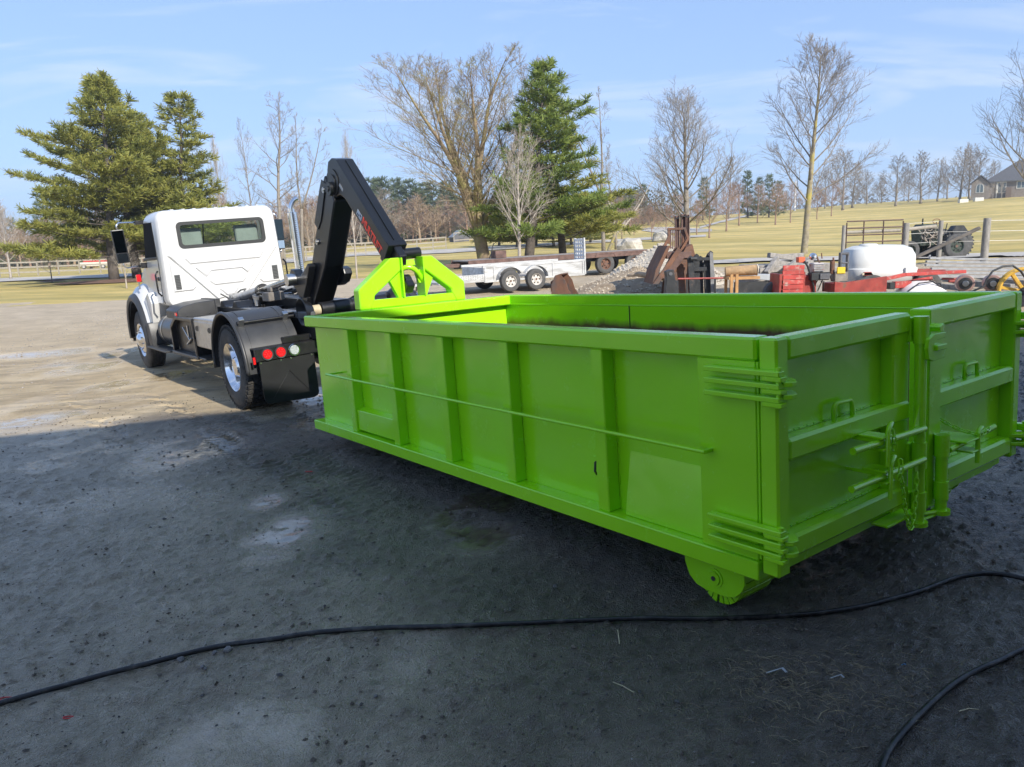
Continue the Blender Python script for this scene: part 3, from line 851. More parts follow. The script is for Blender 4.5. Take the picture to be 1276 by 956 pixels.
# right door lock pipe and rod
part(MB().cyl((-.150, -1.345, .275), (-.150, -1.345, .69), .029, seg=16), 'lock_pipe', 0, True)
for z0, z1 in ((.575, .69), (.345, .44)):
    part(MB().cyl((-.150, -1.345, z0), (-.150, -1.345, z1), .037, seg=16), 'pipe_sleeve', 0, True)
part(MB().cyl((-.150, -1.345, .262), (-.150, -1.345, .286), .047, seg=18), 'pipe_foot', 0, True)
rod((-.175, -1.37, .605), (-.215, -1.80, .655))
part(MB().box(-.235, -.022, -1.43, -1.62, .632, .643).box(-.235, -.10, -1.50, -1.60, .566, .576), 'clamp_plate', .003)
part(MB().tube([(-.225, -1.585, .50), (-.225, -1.585, .66), (-.222, -1.60, .672), (-.215, -1.65, .678)], .013, 10), 'locking_pin', 0, True)
part(MB().cyl((-.12, -1.2, .29), (-.15, -1.34, .275), .012, seg=8).cyl((-.12, -1.13, .262), (-.14, -1.3, .262), .010, seg=8), 'link_bar', 0, True)

# chains: every link its own sub-part
def link_mesh_():
    pts = []
    for i in range(16):
        a = 2 * math.pi * i / 16
        x = math.cos(a) * .009; z = math.sin(a) * .009 + (.010 if math.sin(a) > 0 else -.010)
        pts.append((x, 0, z))
    return MB().tube(pts, .0036, 6, closed=True).mesh('link', GREEN, True)
LINK = link_mesh_()
def chain(pts):
    c = empty('chain'); c.parent = bin_root
    P = [Vector(p) for p in pts]; seg = [(P[i + 1] - P[i]).length for i in range(len(P) - 1)]; tot = sum(seg)
    n = int(tot / .0285)
    for k in range(n):
        s = (k + .5) * tot / n; i = 0
        while i < len(seg) - 1 and s > seg[i]: s -= seg[i]; i += 1
        p = P[i].lerp(P[i + 1], min(1, s / seg[i])); d = (P[i + 1] - P[i]).normalized()
        o = link_mesh('link', LINK, c)
        o.matrix_local = Matrix.Translation(p) @ d.to_track_quat('Z', 'Y').to_matrix().to_4x4() @ Matrix.Rotation(R_(90) * (k % 2) + .5, 4, 'Z')
def sag(a, b, s, n=10):
    a = Vector(a); b = Vector(b)
    return [tuple(a.lerp(b, t / n) + Vector((-.01 * math.sin(t / n * math.pi), 0, -s * 4 * (t / n) * (1 - t / n)))) for t in range(n + 1)]
chain(sag((-.215, -.80, .60), (-.20, -.98, .575), .265, 14))
chain(sag((-.20, -.73, .84), (-.21, -.735, .74), .0, 3))
chain(sag((-.235, -.745, .70), (-.23, -.74, .60), .0, 3))
chain(sag((-.05, -1.41, .79), (-.235, -1.60, .655), .03, 8))
chain(sag((-.235, -1.60, .655), (-.22, -1.73, .665), .0, 4))
chain(sag((-.155, -1.385, .50), (-.155, -1.36, .27), .02, 8))

# rollers with their side brackets
def roller(sidef, s):
    axx, axz = .335, .131
    poly = [(.53, .267), (.527, .175), (.50, .108), (.455, .072), (.40, .060), (.28, .060), (.225, .075), (.188, .110), (.168, .150), (.167, .267)]
    br = MB().prism(poly, sidef(-.110), sidef(-.124), 1); bp_(br, 'roller_bracket', bevel=.002)
    bp_(MB().prism(poly, sidef(-.40), sidef(-.415), 1), 'roller_bracket', bevel=.002)
    w = empty('roller'); w.parent = bin_root
    lm = Matrix.Translation((axx, sidef(-.262), axz))
    prof = [(.05, -.115), (.118, -.115), (.128, -.105), (.128, .105), (.118, .115), (.05, .115)]
    body = MB().lathe([(r_ - .006, y_) for r_, y_ in prof], 36, lm); bp_(body, 'roller_drum', mat('dark_worn_rubber', (.02, .035, .008), .7), bevel=0, smooth=True, parent=w)
    # cracked tread blocks under the paint
    t = MB(); rng = random.Random(2)
    for i in range(22):
        a0 = 2 * math.pi * i / 22 + .02; a1 = 2 * math.pi * (i + 1) / 22 - rng.uniform(.012, .045)
        vs = []
        for r in (.080, .132):
            for a in (a0, a1):
                for y in (-.122, .122):
                    vs.append(lm @ Vector((r * math.cos(a), y + rng.uniform(-.005, .005), r * math.sin(a))))
        t.add(vs, [(0, 1, 3, 2), (4, 6, 7, 5), (0, 4, 5, 1), (2, 3, 7, 6), (0, 2, 6, 4), (1, 5, 7, 3)])
    t.build('tread', GREEN, w, bevel=.002)
    MB().lathe([(.06, -.02), (.080, -.006), (.086, .0)], 30, Matrix.Translation((axx + .01, sidef(-.149), axz - .022))).build('hub_disc', GREEN, w, smooth=True)
    sg = 1 if s == 0 else -1
    ax_ = MB().cyl((axx + .005, sidef(-.125), axz + .01), (axx + .005, sidef(-.105), axz + .01), .048, seg=24).cyl((axx + .005, sidef(-.105), axz + .01), (axx + .005, sidef(-.098), axz + .01), .036, .034, seg=24)
    ax_.build('axle_boss', GREEN, w, smooth=True)
    MB().cyl((axx + .005, sidef(-.0979), axz + .01), (axx + .005, sidef(-.094), axz + .01), .012, seg=12).build('grease_hole', mat('bare_hole', (.05, .045, .04), .5), w)
roller(lambda y: y, 0); roller(lambda y: -BW - y, 1)
# inner pair, seen as dark drums under the bin
for y in (-.72, -1.72):
    bp_(MB().lathe([(.03, -.08), (.125, -.08), (.125, .08), (.03, .08)], 28, Matrix.Translation((.40, y, .13))), 'inner_roller', bevel=0, smooth=True)
    bp_(MB().box(.30, .50, y - .1, y - .085, .1, .27).box(.30, .50, y + .085, y + .1, .1, .27), 'roller_bracket', bevel=.002)
# ================================================================== THE TRUCK  (X forward, Y left, Z up, origin under the left rear tyre)
YC = -1.235
truck = empty('hooklift_truck', mtx=MT, label='white day cab hook-lift truck with raised black arm, seen from behind', cat='truck')
BLK = mat('black_chassis_paint', (.012, .012, .013), .32, var=.3, wear=(.09, .08, .065), wscale=5, wpos=(.60, .80), rvar=.12)
ARMB = mat('black_arm_paint', (.009, .010, .012), .34, coat=.15, var=.2, rvar=.06, vscale=2, spec=.4)
WHT = mat('white_cab_paint', (.60, .60, .59), .25, coat=.5, var=.02)
FEND = mat('black_plastic_fender', (.035, .036, .038), .42, var=.15, rvar=.1, wear=(.10, .09, .075), wscale=2.5, wpos=(.56, .85))
RUB = mat('tyre_rubber', (.028, .027, .026), .75, var=.3, wear=(.13, .115, .095), wscale=3, wpos=(.46, .75), bump=.3, bscale=60)
CHR = mat('polished_aluminium', (.80, .80, .82), .12, 1.0, var=.05, rvar=.06)
ALU = mat('diamond_plate_aluminium', (.62, .60, .57), .32, 1.0, var=.12, vscale=14, bump=.5, bscale=45, rvar=.1)
def thin_glass():
    m = bpy.data.materials.new('tinted_glass'); m.use_nodes = True; nt = m.node_tree; nt.nodes.remove(nt.nodes['Principled BSDF'])
    t = nd(nt, 'ShaderNodeBsdfTransparent'); t.inputs[0].default_value = (.78, .88, .84, 1); g = nd(nt, 'ShaderNodeBsdfGlossy'); g.inputs['Roughness'].default_value = .03
    f = nd(nt, 'ShaderNodeFresnel'); f.inputs[0].default_value = 1.7; x = nd(nt, 'ShaderNodeMixShader')
    nt.links.new(f.outputs[0], x.inputs[0]); nt.links.new(t.outputs[0], x.inputs[1]); nt.links.new(g.outputs[0], x.inputs[2]); nt.links.new(x.outputs[0], nt.nodes['Material Output'].inputs[0])
    return m
GLS = thin_glass()
GASK = mat('window_gasket', (.02, .022, .022), .5)
MIRR = mat('mirror_glass', (.55, .6, .62), .03, 1.0, var=.02)
REDL = mat('red_lamp_lens', (.62, .010, .015), .2, coat=.4, var=.25, vscale=60, emit=((1, .02, .03), .03))
CLRL = mat('clear_lamp_lens', (.36, .40, .39), .2, coat=.5, var=.3, vscale=70)
STL = mat('bright_steel', (.55, .55, .55), .28, 1.0, var=.15)
GRY = mat('grey_frame_steel', (.16, .16, .17), .4, .5, var=.3, rvar=.1)
def tp(m, n, material, par=None, bev=.006, smooth=False, label=None, bseg=1):
    o = m.build(n, material, par or truck, bevel=bev, smooth=smooth, bseg=bseg)
    if label: o['label'] = label
    return o
def T(x, y, z): return Matrix.Translation((x, y, z))

def truck_wheel(x, y, outer, steer, name='wheel'):
    """outer = +1 when the outside face looks to +Y"""
    w = empty(name); w.parent = truck; w.location = (x, y, .505); R0 = .505
    s = outer
    hw = .14
    prof = [(.292, -hw * .8), (.30, -hw), (.36, -hw - .012), (.44, -hw - .006), (.485, -hw + .015), (.498, -hw + .045), (.498, hw - .045), (.485, hw - .015), (.44, hw + .006), (.36, hw + .012), (.30, hw), (.292, hw * .8)]
    if steer:
        prof = [(.292, -hw * .8), (.30, -hw), (.36, -hw - .012), (.44, -hw - .006), (.49, -hw + .012), (.503, -hw + .03)]
        for k in range(5):
            y0 = -hw + .03 + k * (2 * hw - .06) / 5; y1 = y0 + (2 * hw - .06) / 5
            prof += [(.505, y0 + .004), (.505, y1 - .009), (.490, y1 - .008), (.490, y1)] if k < 4 else [(.505, y0 + .004), (.505, y1 - .001)]
        prof += [(.49, hw - .012), (.44, hw + .006), (.36, hw + .012), (.30, hw), (.292, hw * .8)]
    ty = tp(MB().lathe(prof, 56), 'tyre', RUB, w, 0, 'full' if False else True)
    if not steer:
        t = MB(); rng = random.Random(7)
        N = 44
        for row in range(4):
            yc = -hw + .035 + row * (2 * hw - .07) / 3
            for i in range(N):
                a = 2 * math.pi * (i + (.5 if row % 2 else 0)) / N
                wd = .030; lm = Matrix.Rotation(-a, 4, 'Y')
                t.box(.494, .513, yc - wd, yc + wd * .92, -.026, .026, lm @ Matrix.Rotation(.18 * (1 if row % 2 else -1), 4, 'X'))
        tp(t, 'tread_blocks', RUB, w, 0)
    for rr in (.335, .40, .455): pass
    ring = MB()
    for k in range(60):
        a = 2 * math.pi * k / 60
        ring.box(.462, .488, s * (hw - .002), s * (hw + .004), -.008, .008, Matrix.Rotation(a, 4, 'Y'))
    if not steer: tp(ring, 'shoulder_lugs', RUB, w, 0)
    # rim
    if steer:
        pr = [(.300, s * (hw - .01)), (.292, s * (hw + .002)), (.280, s * (hw - .012)), (.262, s * (hw - .05)), (.245, s * (hw - .035)), (.215, s * (hw - .01)), (.17, s * (hw + .012)), (.12, s * (hw + .03)), (.10, s * (hw + .055)), (.06, s * (hw + .075)), (.0, s * (hw + .08))]
    else:
        pr = [(.300, s * (hw - .01)), (.292, s * (hw + .004)), (.280, s * (hw - .012)), (.265, s * (hw - .09)), (.250, s * (hw - .145)), (.235, s * (hw - .155)), (.15, s * (hw - .16)), (.125, s * (hw - .15)), (.12, s * (hw - .055)), (.10, s * (hw - .03)), (.05, s * (hw - .022)), (.0, s * (hw - .02))]
    tp(MB().lathe(pr, 48), 'rim', CHR, w, 0, True)
    hh = MB(); nut = MB()
    hy = s * (hw - .03) if steer else s * (hw - .152)
    for k in range(10):
        a = 2 * math.pi * k / 10
        c = Vector((.225 * math.cos(a), hy, .225 * math.sin(a)))
        hh.cyl(c - Vector((0, s * .02, 0)), c + Vector((0, s * (.014 if steer else .008), 0)), .024, seg=12)
        a += math.pi / 10; c = Vector((.168 * math.cos(a), hy, .168 * math.sin(a)))
        nut.cyl(c, c + Vector((0, s * (.07 if steer else .045), 0)), .017, .012, seg=6)
    tp(hh, 'hand_hole', mat('hole_black', (.008, .008, .008), .8), w, 0); tp(nut, 'wheel_nut', STL if not steer else CHR, w, 0)
    return w
XR, XF = .08, 5.46
truck_wheel(XR, -.16, 1, False); truck_wheel(XR, -.50, 1, False); truck_wheel(XR, 2 * YC + .16, -1, False); truck_wheel(XR, 2 * YC + .50, -1, False)
truck_wheel(XF, -.22, 1, True); truck_wheel(XF, 2 * YC + .22, -1, True)

# chassis
for y in (YC + .43, YC - .43):
    tp(MB().prism([(-.9, .78), (6.2, .78), (6.2, 1.02), (-.9, 1.02)], y - .035, y + .035, 1), 'chassis_rail', BLK)
for x in (-.7, -.1, .6, 1.4, 2.2, 3.0, 3.6): tp(MB().box(x, x + .08, YC - .40, YC + .40, .80, .98), 'cross_member', BLK)
tp(MB().cyl((XR, YC - .95, .505), (XR, YC + .95, .505), .075, seg=14).lathe([(.0, -.16), (.14, -.15), (.2, -.05), (.2, .05), (.14, .15), (.0, .16)], 20, T(XR, YC, .505)), 'rear_axle', BLK, bev=0, smooth=True)
tp(MB().cyl((XF, YC - .95, .505), (XF, YC + .95, .505), .06, seg=12), 'front_axle', BLK, bev=0, smooth=True)
for y in (YC + .43, YC - .43):
    tp(MB().prism([(-.65, .80), (-.62, .84), (.08, .66), (.8, .84), (.83, .80), (.08, .58)], y - .045, y + .045, 1), 'leaf_spring', BLK)
tp(MB().cyl((1.0, YC, .72), (4.2, YC, .88), .05, seg=12), 'drive_shaft', BLK, bev=0, smooth=True)

# hook-lift subframe on top of the chassis
for s in (1, -1):
    y = YC + s * .47
    tp(MB().box(-.75, 3.70, y - .055, y + .055, 1.022, 1.10), 'subframe_rail', GRY, bev=.008)
    tp(MB().box(-.35, 2.6, y + s * .058, y + s * .125, 1.088, 1.103), 'rail_flange', STL if s > 0 else GRY, bev=.003)
for x in (.2, .95, 1.7, 2.5, 3.3): tp(MB().box(x, x + .10, YC - .42, YC + .42, 1.03, 1.09), 'subframe_cross_member', BLK)
tp(MB().box(.4, 3.0, YC - .16, YC + .16, 1.06, 1.20), 'sliding_beam', ARMB, bev=.01)
# bunks and clutter between the rails
tp(MB().prism([(2.28, 1.10), (2.20, 1.19), (2.12, 1.19), (2.05, 1.13), (1.98, 1.10)], YC + .30, YC + .62, 1).prism([(1.72, 1.10), (1.62, 1.19), (1.54, 1.19), (1.47, 1.13), (1.42, 1.10)], YC + .30, YC + .62, 1), 'body_guide', BLK)
tp(MB().box(.75, 1.0, YC + .2, YC + .42, 1.18, 1.30).box(.78, .92, YC + .25, YC + .37, 1.30, 1.36), 'valve_block', mat('valve_grey', (.20, .18, .16), .5, .4, var=.3), bev=.01)
rng = random.Random(12)
for k in range(9):
    y0 = YC + rng.uniform(-.3, .42); x0 = rng.uniform(.5, 2.2)
    pts = [(x0 + t * .22 + rng.uniform(-.03, .03), y0 + rng.uniform(-.03, .03) + .05 * math.sin(t), 1.16 + .09 * math.sin(t * .7 + k) + .02 * k / 3) for t in range(7)]
    tp(MB().tube(pts, .013, 7), 'hydraulic_hose', BLK, bev=0, smooth='full')
for k in range(6):
    y0 = YC + .05 + .055 * k
    tp(MB().tube([(2.9, y0, 1.24), (2.2, y0, 1.22), (1.9, y0 + .02, 1.27), (1.2, y0 + .03, 1.24), (.9, y0, 1.25)], .009, 6), 'steel_pipe', STL, bev=0, smooth='full')
for x, y in ((2.35, YC + .42), (1.9, YC + .2), (1.5, YC + .35), (1.15, YC + .45)):
    tp(MB().cyl((x, y, 1.12), (x, y, 1.22), .03, seg=8).box(x - .05, x + .05, y - .02, y + .02, 1.20, 1.25), 'pipe_fitting', STL, bev=.002)
# lift cylinders
for s in (1, -1):
    y = YC + s * .30
    tp(MB().cyl((2.75, y, 1.14), (1.32, y, 1.31), .070, seg=20), 'cylinder_barrel', mat('satin_cylinder', (.42, .42, .42), .35, .8, var=.2), bev=0, smooth=True)
    tp(MB().cyl((1.36, y, 1.305), (1.26, y, 1.317), .088, seg=20), 'cylinder_head', BLK, bev=0, smooth=True)
    tp(MB().cyl((1.26, y, 1.317), (.20, y, 1.447), .042, seg=18), 'cylinder_rod', mat('chromed_rod', (.38, .38, .38), .18, 1.0), bev=0, smooth=True)
    tp(MB().cyl((.18, y - .06, 1.45), (.18, y + .06, 1.45), .075, seg=18), 'cylinder_eye', STL, bev=0, smooth=True)

# the arm: mast, upper arm, hook
arm = empty('hook_arm'); arm.parent = truck
HWD = .125; YA = -1.195; HU = .100
mast = [(-.88, 2.60), (-.80, 2.52), (-.22, 1.62), (.0, 1.40), (.27, 1.13), (-.07, 1.10), (-.45, 1.42), (-.62, 1.60), (-1.02, 2.20), (-1.10, 2.36)]
mast = [(-.93, 2.60), (-.84, 2.50), (-.20, 1.60), (.30, 1.10), (-.10, 1.10), (-.60, 1.58), (-1.10, 2.30), (-1.06, 2.42)]
tp(MB().prism(mast, YA - HWD, YA + HWD, 1), 'mast', ARMB, arm, .012)
tp(MB().prism([(-.86, 2.56), (-.78, 2.47), (-.50, 2.10), (-.58, 2.02), (-.70, 2.12), (-.96, 2.50)], YA + HWD - .001, YA + HWD + .012, 1), 'mast_side_plate', ARMB, arm, .003)
for x, z in ((-.93, 2.44), (-.55, 1.88)):
    tp(MB().cyl((x + .04, YA + HWD, z), (x + .04, YA + HWD + .022, z), .032, seg=16).cyl((x + .04, YA + HWD, z), (x + .04, YA + HWD + .030, z), .012, seg=8), 'pin_cap', STL, arm, 0, True)
# lugs at the foot of the mast
tp(MB().prism([(.34, 1.52), (.33, 1.40), (.20, 1.33), (.12, 1.22), (-.02, 1.22), (-.20, 1.42), (-.34, 1.60), (-.30, 1.64), (-.16, 1.56), (-.02, 1.50), (.08, 1.50), (.18, 1.57), (.28, 1.58)], YA + HWD - .02, YA + HWD + .085, 1), 'mast_lug', ARMB, arm, .014, bseg=2)
tp(MB().prism([(.08, 1.25), (.22, 1.12), (-.02, 1.10), (-.06, 1.22)], YA + HWD - .02, YA + HWD + .05, 1), 'lug_web', ARMB, arm, .006)
tp(MB().prism([(-.28, 1.52), (-.50, 1.57), (-.60, 1.54), (-.62, 1.48), (-.52, 1.38), (-.38, 1.34), (-.20, 1.34), (-.08, 1.42)], YA - HWD + .02, YA - HWD - .085, 1), 'mast_lug', ARMB, arm, .014, bseg=2)
# upper arm with rounded knuckle
up = [(-1.02, 2.735), (-1.12, 2.76), (-1.24, 2.735), (-2.20, 1.765), (-2.055, 1.62), (-1.33, 2.31), (-1.22, 2.36), (-1.10, 2.34), (-1.00, 2.40), (-.97, 2.52), (-.965, 2.64)]
tp(MB().prism(up, YA - HU, YA + HU, 1), 'upper_arm', ARMB, arm, .014, bseg=2)
# raised rib down the middle of the upper face, end collar
def along(a, b_, t): return (a[0] + (b_[0] - a[0]) * t, a[1] + (b_[1] - a[1]) * t)
A_, B_ = (-1.24, 2.735), (-2.20, 1.765); nrm_ = (-.7107, .7035)
tp(MB().prism([along(A_, B_, .02), along(A_, B_, .98), (along(A_, B_, .98)[0] + nrm_[0] * .012, along(A_, B_, .98)[1] + nrm_[1] * .012), (along(A_, B_, .02)[0] + nrm_[0] * .012, along(A_, B_, .02)[1] + nrm_[1] * .012)], YA - .004, YA + .004, 1), 'weld_seam', ARMB, arm, 0)
c0 = along(A_, B_, .955); c1 = along(A_, B_, 1.01)
tp(MB().prism([(c0[0] + nrm_[0] * .018, c0[1] + nrm_[1] * .018), (c1[0] + nrm_[0] * .018, c1[1] + nrm_[1] * .018), (c1[0] - nrm_[0] * .225, c1[1] - nrm_[1] * .225), (c0[0] - nrm_[0] * .225, c0[1] - nrm_[1] * .225)], YA - HU - .008, YA + HU + .008, 1), 'arm_collar', ARMB, arm, .006)
tp(MB().cyl((-1.05, YA - HWD - .03, 2.44), (-1.05, YA + HWD + .03, 2.44), .075, seg=24).cyl((-1.05, YA - HWD - .04, 2.44), (-1.05, YA + HWD + .04, 2.44), .03, seg=16), 'knuckle_pin', ARMB, arm, 0, True)
ribm = MB()
ribm.cyl((-1.08, YA + HU - .002, 2.50), (-1.08, YA + HU + .010, 2.50), .15, seg=28).cyl((-1.08, YA + HU - .002, 2.50), (-1.08, YA + HU + .022, 2.50), .09, seg=24)
tp(ribm, 'knuckle_plate', ARMB, arm, 0, True)
# sticker, logo and lettering on the left face
YL = YA + HU + .0005
def on_arm(t, off):
    """t metres down the arm from the knuckle, off metres in from the outer edge"""
    return (A_[0] + nrm_[1] * -t - nrm_[0] * off, A_[1] + -t * .7107 * 1.0 - nrm_[1] * off)
def quad(t0, t1, o0, o1, name, m_, th=.002):
    P = [on_arm(t0, o0), on_arm(t1, o0), on_arm(t1, o1), on_arm(t0, o1)]
    return tp(MB().prism(P, YL, YL + th, 1), name, m_, arm, 0)
quad(.19, .29, .205, .17, 'warning_sticker', mat('sticker_grey', (.45, .45, .44), .5), .0015)
quad(.66, .78, .19, .125, 'logo_plate', mat('logo_blue_white', (.50, .55, .62), .4), .0015)
quad(.675, .72, .18, .16, 'logo_mark', mat('logo_navy', (.03, .05, .10), .4), .003)
quad(.73, .765, .155, .135, 'logo_mark', mat('logo_navy', (.03, .05, .10), .4), .003)
REDT = mat('red_lettering', (.90, .05, .02), .4, var=.05)
fc = bpy.data.curves.new('lettering', 'FONT'); fc.body = 'MULTILIFT'; fc.size = .125; fc.extrude = .001; fc.offset = .0035; fc.align_x = 'LEFT'; fc.align_y = 'CENTER'; fc.space_character = .92
tmp = bpy.data.objects.new('tmp_lettering', fc); COL.objects.link(tmp)
dg = bpy.context.evaluated_depsgraph_get()
tme = bpy.data.meshes.new_from_object(tmp.evaluated_get(dg)); tme.name = 'lettering'
bpy.data.objects.remove(tmp)
tme.materials.clear(); tme.materials.append(REDT)
to = link_mesh('lettering', tme, arm)
dx = Vector((-.7035, 0, -.7107)); dn = Vector((0, 1, 0)); dyv = dn.cross(dx)
wd_ = max(v.co.x for v in tme.vertices) - min(v.co.x for v in tme.vertices)
sc_ = .49 / wd_
p0 = on_arm(.795, .155)
to.matrix_local = Matrix(((dx.x * sc_, dyv.x * sc_, dn.x, p0[0]), (dx.y * sc_, dyv.y * sc_, dn.y, YL + .002), (dx.z * sc_, dyv.z * sc_, dn.z, p0[1]), (0, 0, 0, 1)))
# hook head
HY = YA
tp(MB().prism([(-2.02, 1.80), (-2.17, 1.80), (-2.30, 1.66), (-2.27, 1.56), (-2.20, 1.50), (-2.22, 1.42), (-2.30, 1.36), (-2.36, 1.42), (-2.41, 1.36), (-2.34, 1.28), (-2.22, 1.28), (-2.13, 1.36), (-2.10, 1.48), (-2.04, 1.60)], HY - .045, HY + .045, 1), 'hook', ARMB, arm, .01)
tp(MB().cyl((-2.17, HY - .04, 1.672), (-2.17, HY - .26, 1.672), .056, seg=24), 'side_tube', ARMB, arm, 0, True)
tp(MB().prism([(-2.14, 1.61), (-2.23, 1.61), (-2.25, 1.55), (-2.14, 1.53)], HY - .05, HY - .16, 1), 'latch_plate', GREEN, arm, .004)
tp(MB().cyl((-2.26, HY - .05, 1.38), (-2.26, HY + .02, 1.38), .088, seg=26).cyl((-2.26, HY - .055, 1.38), (-2.26, HY + .03, 1.38), .035, seg=14), 'hook_roller', ARMB, arm, 0, True)
# rear body rollers
rl = MB().cyl((-.62, YC - .55, 1.10), (-.62, YC + .30, 1.10), .085, seg=28)
tp(rl, 'rear_roller', BLK, None, 0, True)
for y in (YC + .12, YC - .1, YC - .35): tp(MB().cyl((-.62, y, 1.10), (-.62, y + .012, 1.10), .092, seg=28), 'roller_band', BLK, None, 0, True)
tp(MB().cyl((-.62, YC + .31, 1.10), (-.62, YC + .40, 1.10), .062, seg=24), 'roller_collar', mat('tan_nylon', (.45, .38, .25), .5, var=.2), None, 0, True)
fl = MB().lathe([(.055, 0), (.10, .02), (.165, .13), (.155, .135), (.09, .05), (.0, .04)], 28, T(-.62, YC + .40, 1.10)); tp(fl, 'flared_flange', BLK, None, 0, True)
fl = MB().lathe([(.055, 0), (.10, -.02), (.165, -.13), (.155, -.135), (.09, -.05), (.0, -.04)], 28, T(-.62, YC - .58, 1.10)); tp(fl, 'flared_flange', BLK, None, 0, True)
tp(MB().prism([(-.50, 1.02), (-.74, 1.02), (-.72, .70), (-.45, .70)], YC + .28, YC + .38, 1).prism([(-.50, 1.02), (-.74, 1.02), (-.72, .70), (-.45, .70)], YC - .38, YC - .28, 1), 'roller_bracket', BLK)
tp(MB().prism([(.02, 1.14), (-.22, 1.20), (-.36, 1.29), (-.52, 1.30), (-.60, 1.27), (-.58, 1.22), (-.46, 1.22), (-.38, 1.14)], YC - .42, YC - .36, 1), 'body_lock_hook', BLK, None, .006)

# quarter fenders over the rear duals
def fender(y0, y1, name='rear_fender'):
    f = empty(name); f.parent = truck
    R1, R2 = .625, .645
    def strip(r0, r1, ya, yb, a0, a1, n=28):
        m = MB(); vs = []
        for i in range(n + 1):
            a = R_(a0 + (a1 - a0) * i / n)
            ex = 1.0; 
            for (r, y) in ((r0, ya), (r1, ya), (r1, yb), (r0, yb)):
                vs.append((XR - .02 + r * math.cos(a), y, .52 + r * math.sin(a)))
        fs = [(0, 1, 2, 3), tuple(4 * n + k for k in (3, 2, 1, 0))]
        for i in range(n):
            for k in range(4): fs.append((4 * i + k, 4 * i + 4 + k, 4 * i + 4 + (k + 1) % 4, 4 * i + (k + 1) % 4))
        return m.add(vs, fs)
    tp(strip(R1, R2, y0, y1, -6, 184), 'fender_shell', FEND, f, .004, True)
    # rolled outer lip and ribs
    lip = [(XR - .02 + (R2 - .005) * math.cos(R_(a)), y0, .52 + (R2 - .005) * math.sin(R_(a))) for a in range(-6, 185, 5)]
    tp(MB().tube(lip, .022, 8), 'fender_lip', FEND, f, 0, 'full')
    sgn = -1 if y1 < y0 else 1
    tp(strip(R2, R2 + .006, y0 + sgn * .10, y0 + sgn * .115, -6, 184).merge(strip(R2, R2 + .006, y1 - sgn * .10, y1 - sgn * .085, -6, 184)), 'fender_rib', FEND, f, 0, True)
    a = R_(128); rx, rz = XR - .02 + (R2 + .03) * math.cos(a), .52 + (R2 + .03) * math.sin(a)
    tp(MB().cyl((rx, y0 + sgn * .03, rz), (rx, y1 + sgn * .22, rz), .022, seg=12), 'fender_bar', BLK, f, 0, True)
    for y in (y0 + sgn * .07, y1 - sgn * .07):
        c = MB()
        for aa in range(116, 140, 4):
            pass
        c.box(-.028, .028, -.03, .03, -.05, .07, Matrix.Translation((rx - .0, y, rz)) @ Matrix.Rotation(R_(-38), 4, 'Y'))
        tp(c, 'bar_clamp', STL, f, .004)
    return f
fender(.0, -.66); fender(2 * YC, 2 * YC + .66)

# rear light bar and mud flaps
for s in (1, -1):
    g = empty('mud_flap_assembly'); g.parent = truck
    ys = (lambda y: y) if s == 1 else (lambda y: 2 * YC - y)
    tp(MB().box(-.72, -.66, ys(-.07), ys(-.80), .625, .765), 'lamp_bar', BLK, g, .004)
    tp(MB().box(-.66, -.50, ys(-.07), ys(-.80), .755, .768).box(-.60, -.52, ys(-.45), ys(-.80), .77, .84), 'bar_shelf', BLK, g, .004)
    for y, mm, nm in ((-.20, REDL, 'red_tail_lamp'), (-.355, REDL, 'red_tail_lamp'), (-.515, CLRL, 'clear_reversing_lamp')):
        lp_ = MB().lathe([(.0, -.0), (.050, -.004), (.056, .006), (.056, .03)], 26, T(-.734, ys(y), .695) @ Matrix.Rotation(R_(-90), 4, 'Z'))
        l = tp(lp_, nm, mm, None, 0, True)
        led = MB()
        for k in range(7):
            a = 2 * math.pi * k / 6; rr = 0 if k == 6 else .030
            led.lathe([(.0, -.004), (.007, -.002), (.009, .004)], 8, T(-.737, ys(y) + rr * math.cos(a), .695 + rr * math.sin(a)) @ Matrix.Rotation(R_(-90), 4, 'Z'))
        led.build('led', mm, l)
        MB().lathe([(.056, -.004), (.066, -.006), (.070, .0), (.066, .012)], 26, T(-.726, ys(y), .695) @ Matrix.Rotation(R_(-90), 4, 'Z')).build('lamp_grommet', FEND if mm is REDL else CHR, l, smooth=True)
    tp(MB().box(-.70, -.685, ys(-.04), ys(-.066), .60, .68), 'side_marker', REDL, g, .002)
    fl_ = [(-.10, .62), (-.10, .20), (-.12, .15), (-.16, .13), (-.68, .10), (-.73, .12), (-.75, .16), (-.75, .62)]
    tp(MB().prism([(ys(a), b_) for a, b_ in fl_], -.700, -.690, 0), 'mud_flap', mat('flap_rubber', (.014, .014, .015), .38, var=.2), g, .002)
    tri = MB().tube([(-.703, ys(-.20), .18), (-.703, ys(-.43), .47), (-.703, ys(-.66), .17)], .003, 5, caps=True); tp(tri, 'embossed_triangle', mat('flap_rubber', (.014, .014, .015), .38, var=.2), g, 0)
    for y in (-.12, -.35, -.47, -.72): tp(MB().cyl((-.70, ys(y), .605), (-.708, ys(y), .605), .010, seg=8), 'bolt', STL, g, 0)
tp(MB().box(-.66, -.62, -.80, 2 * YC + .80, .64, .76), 'rear_cross_bar', BLK)
tp(MB().prism([(-.8, 1.0), (-.72, 1.0), (-.62, .76), (-.86, .76)], YC - .3, YC + .3, 1), 'tow_plate', BLK)

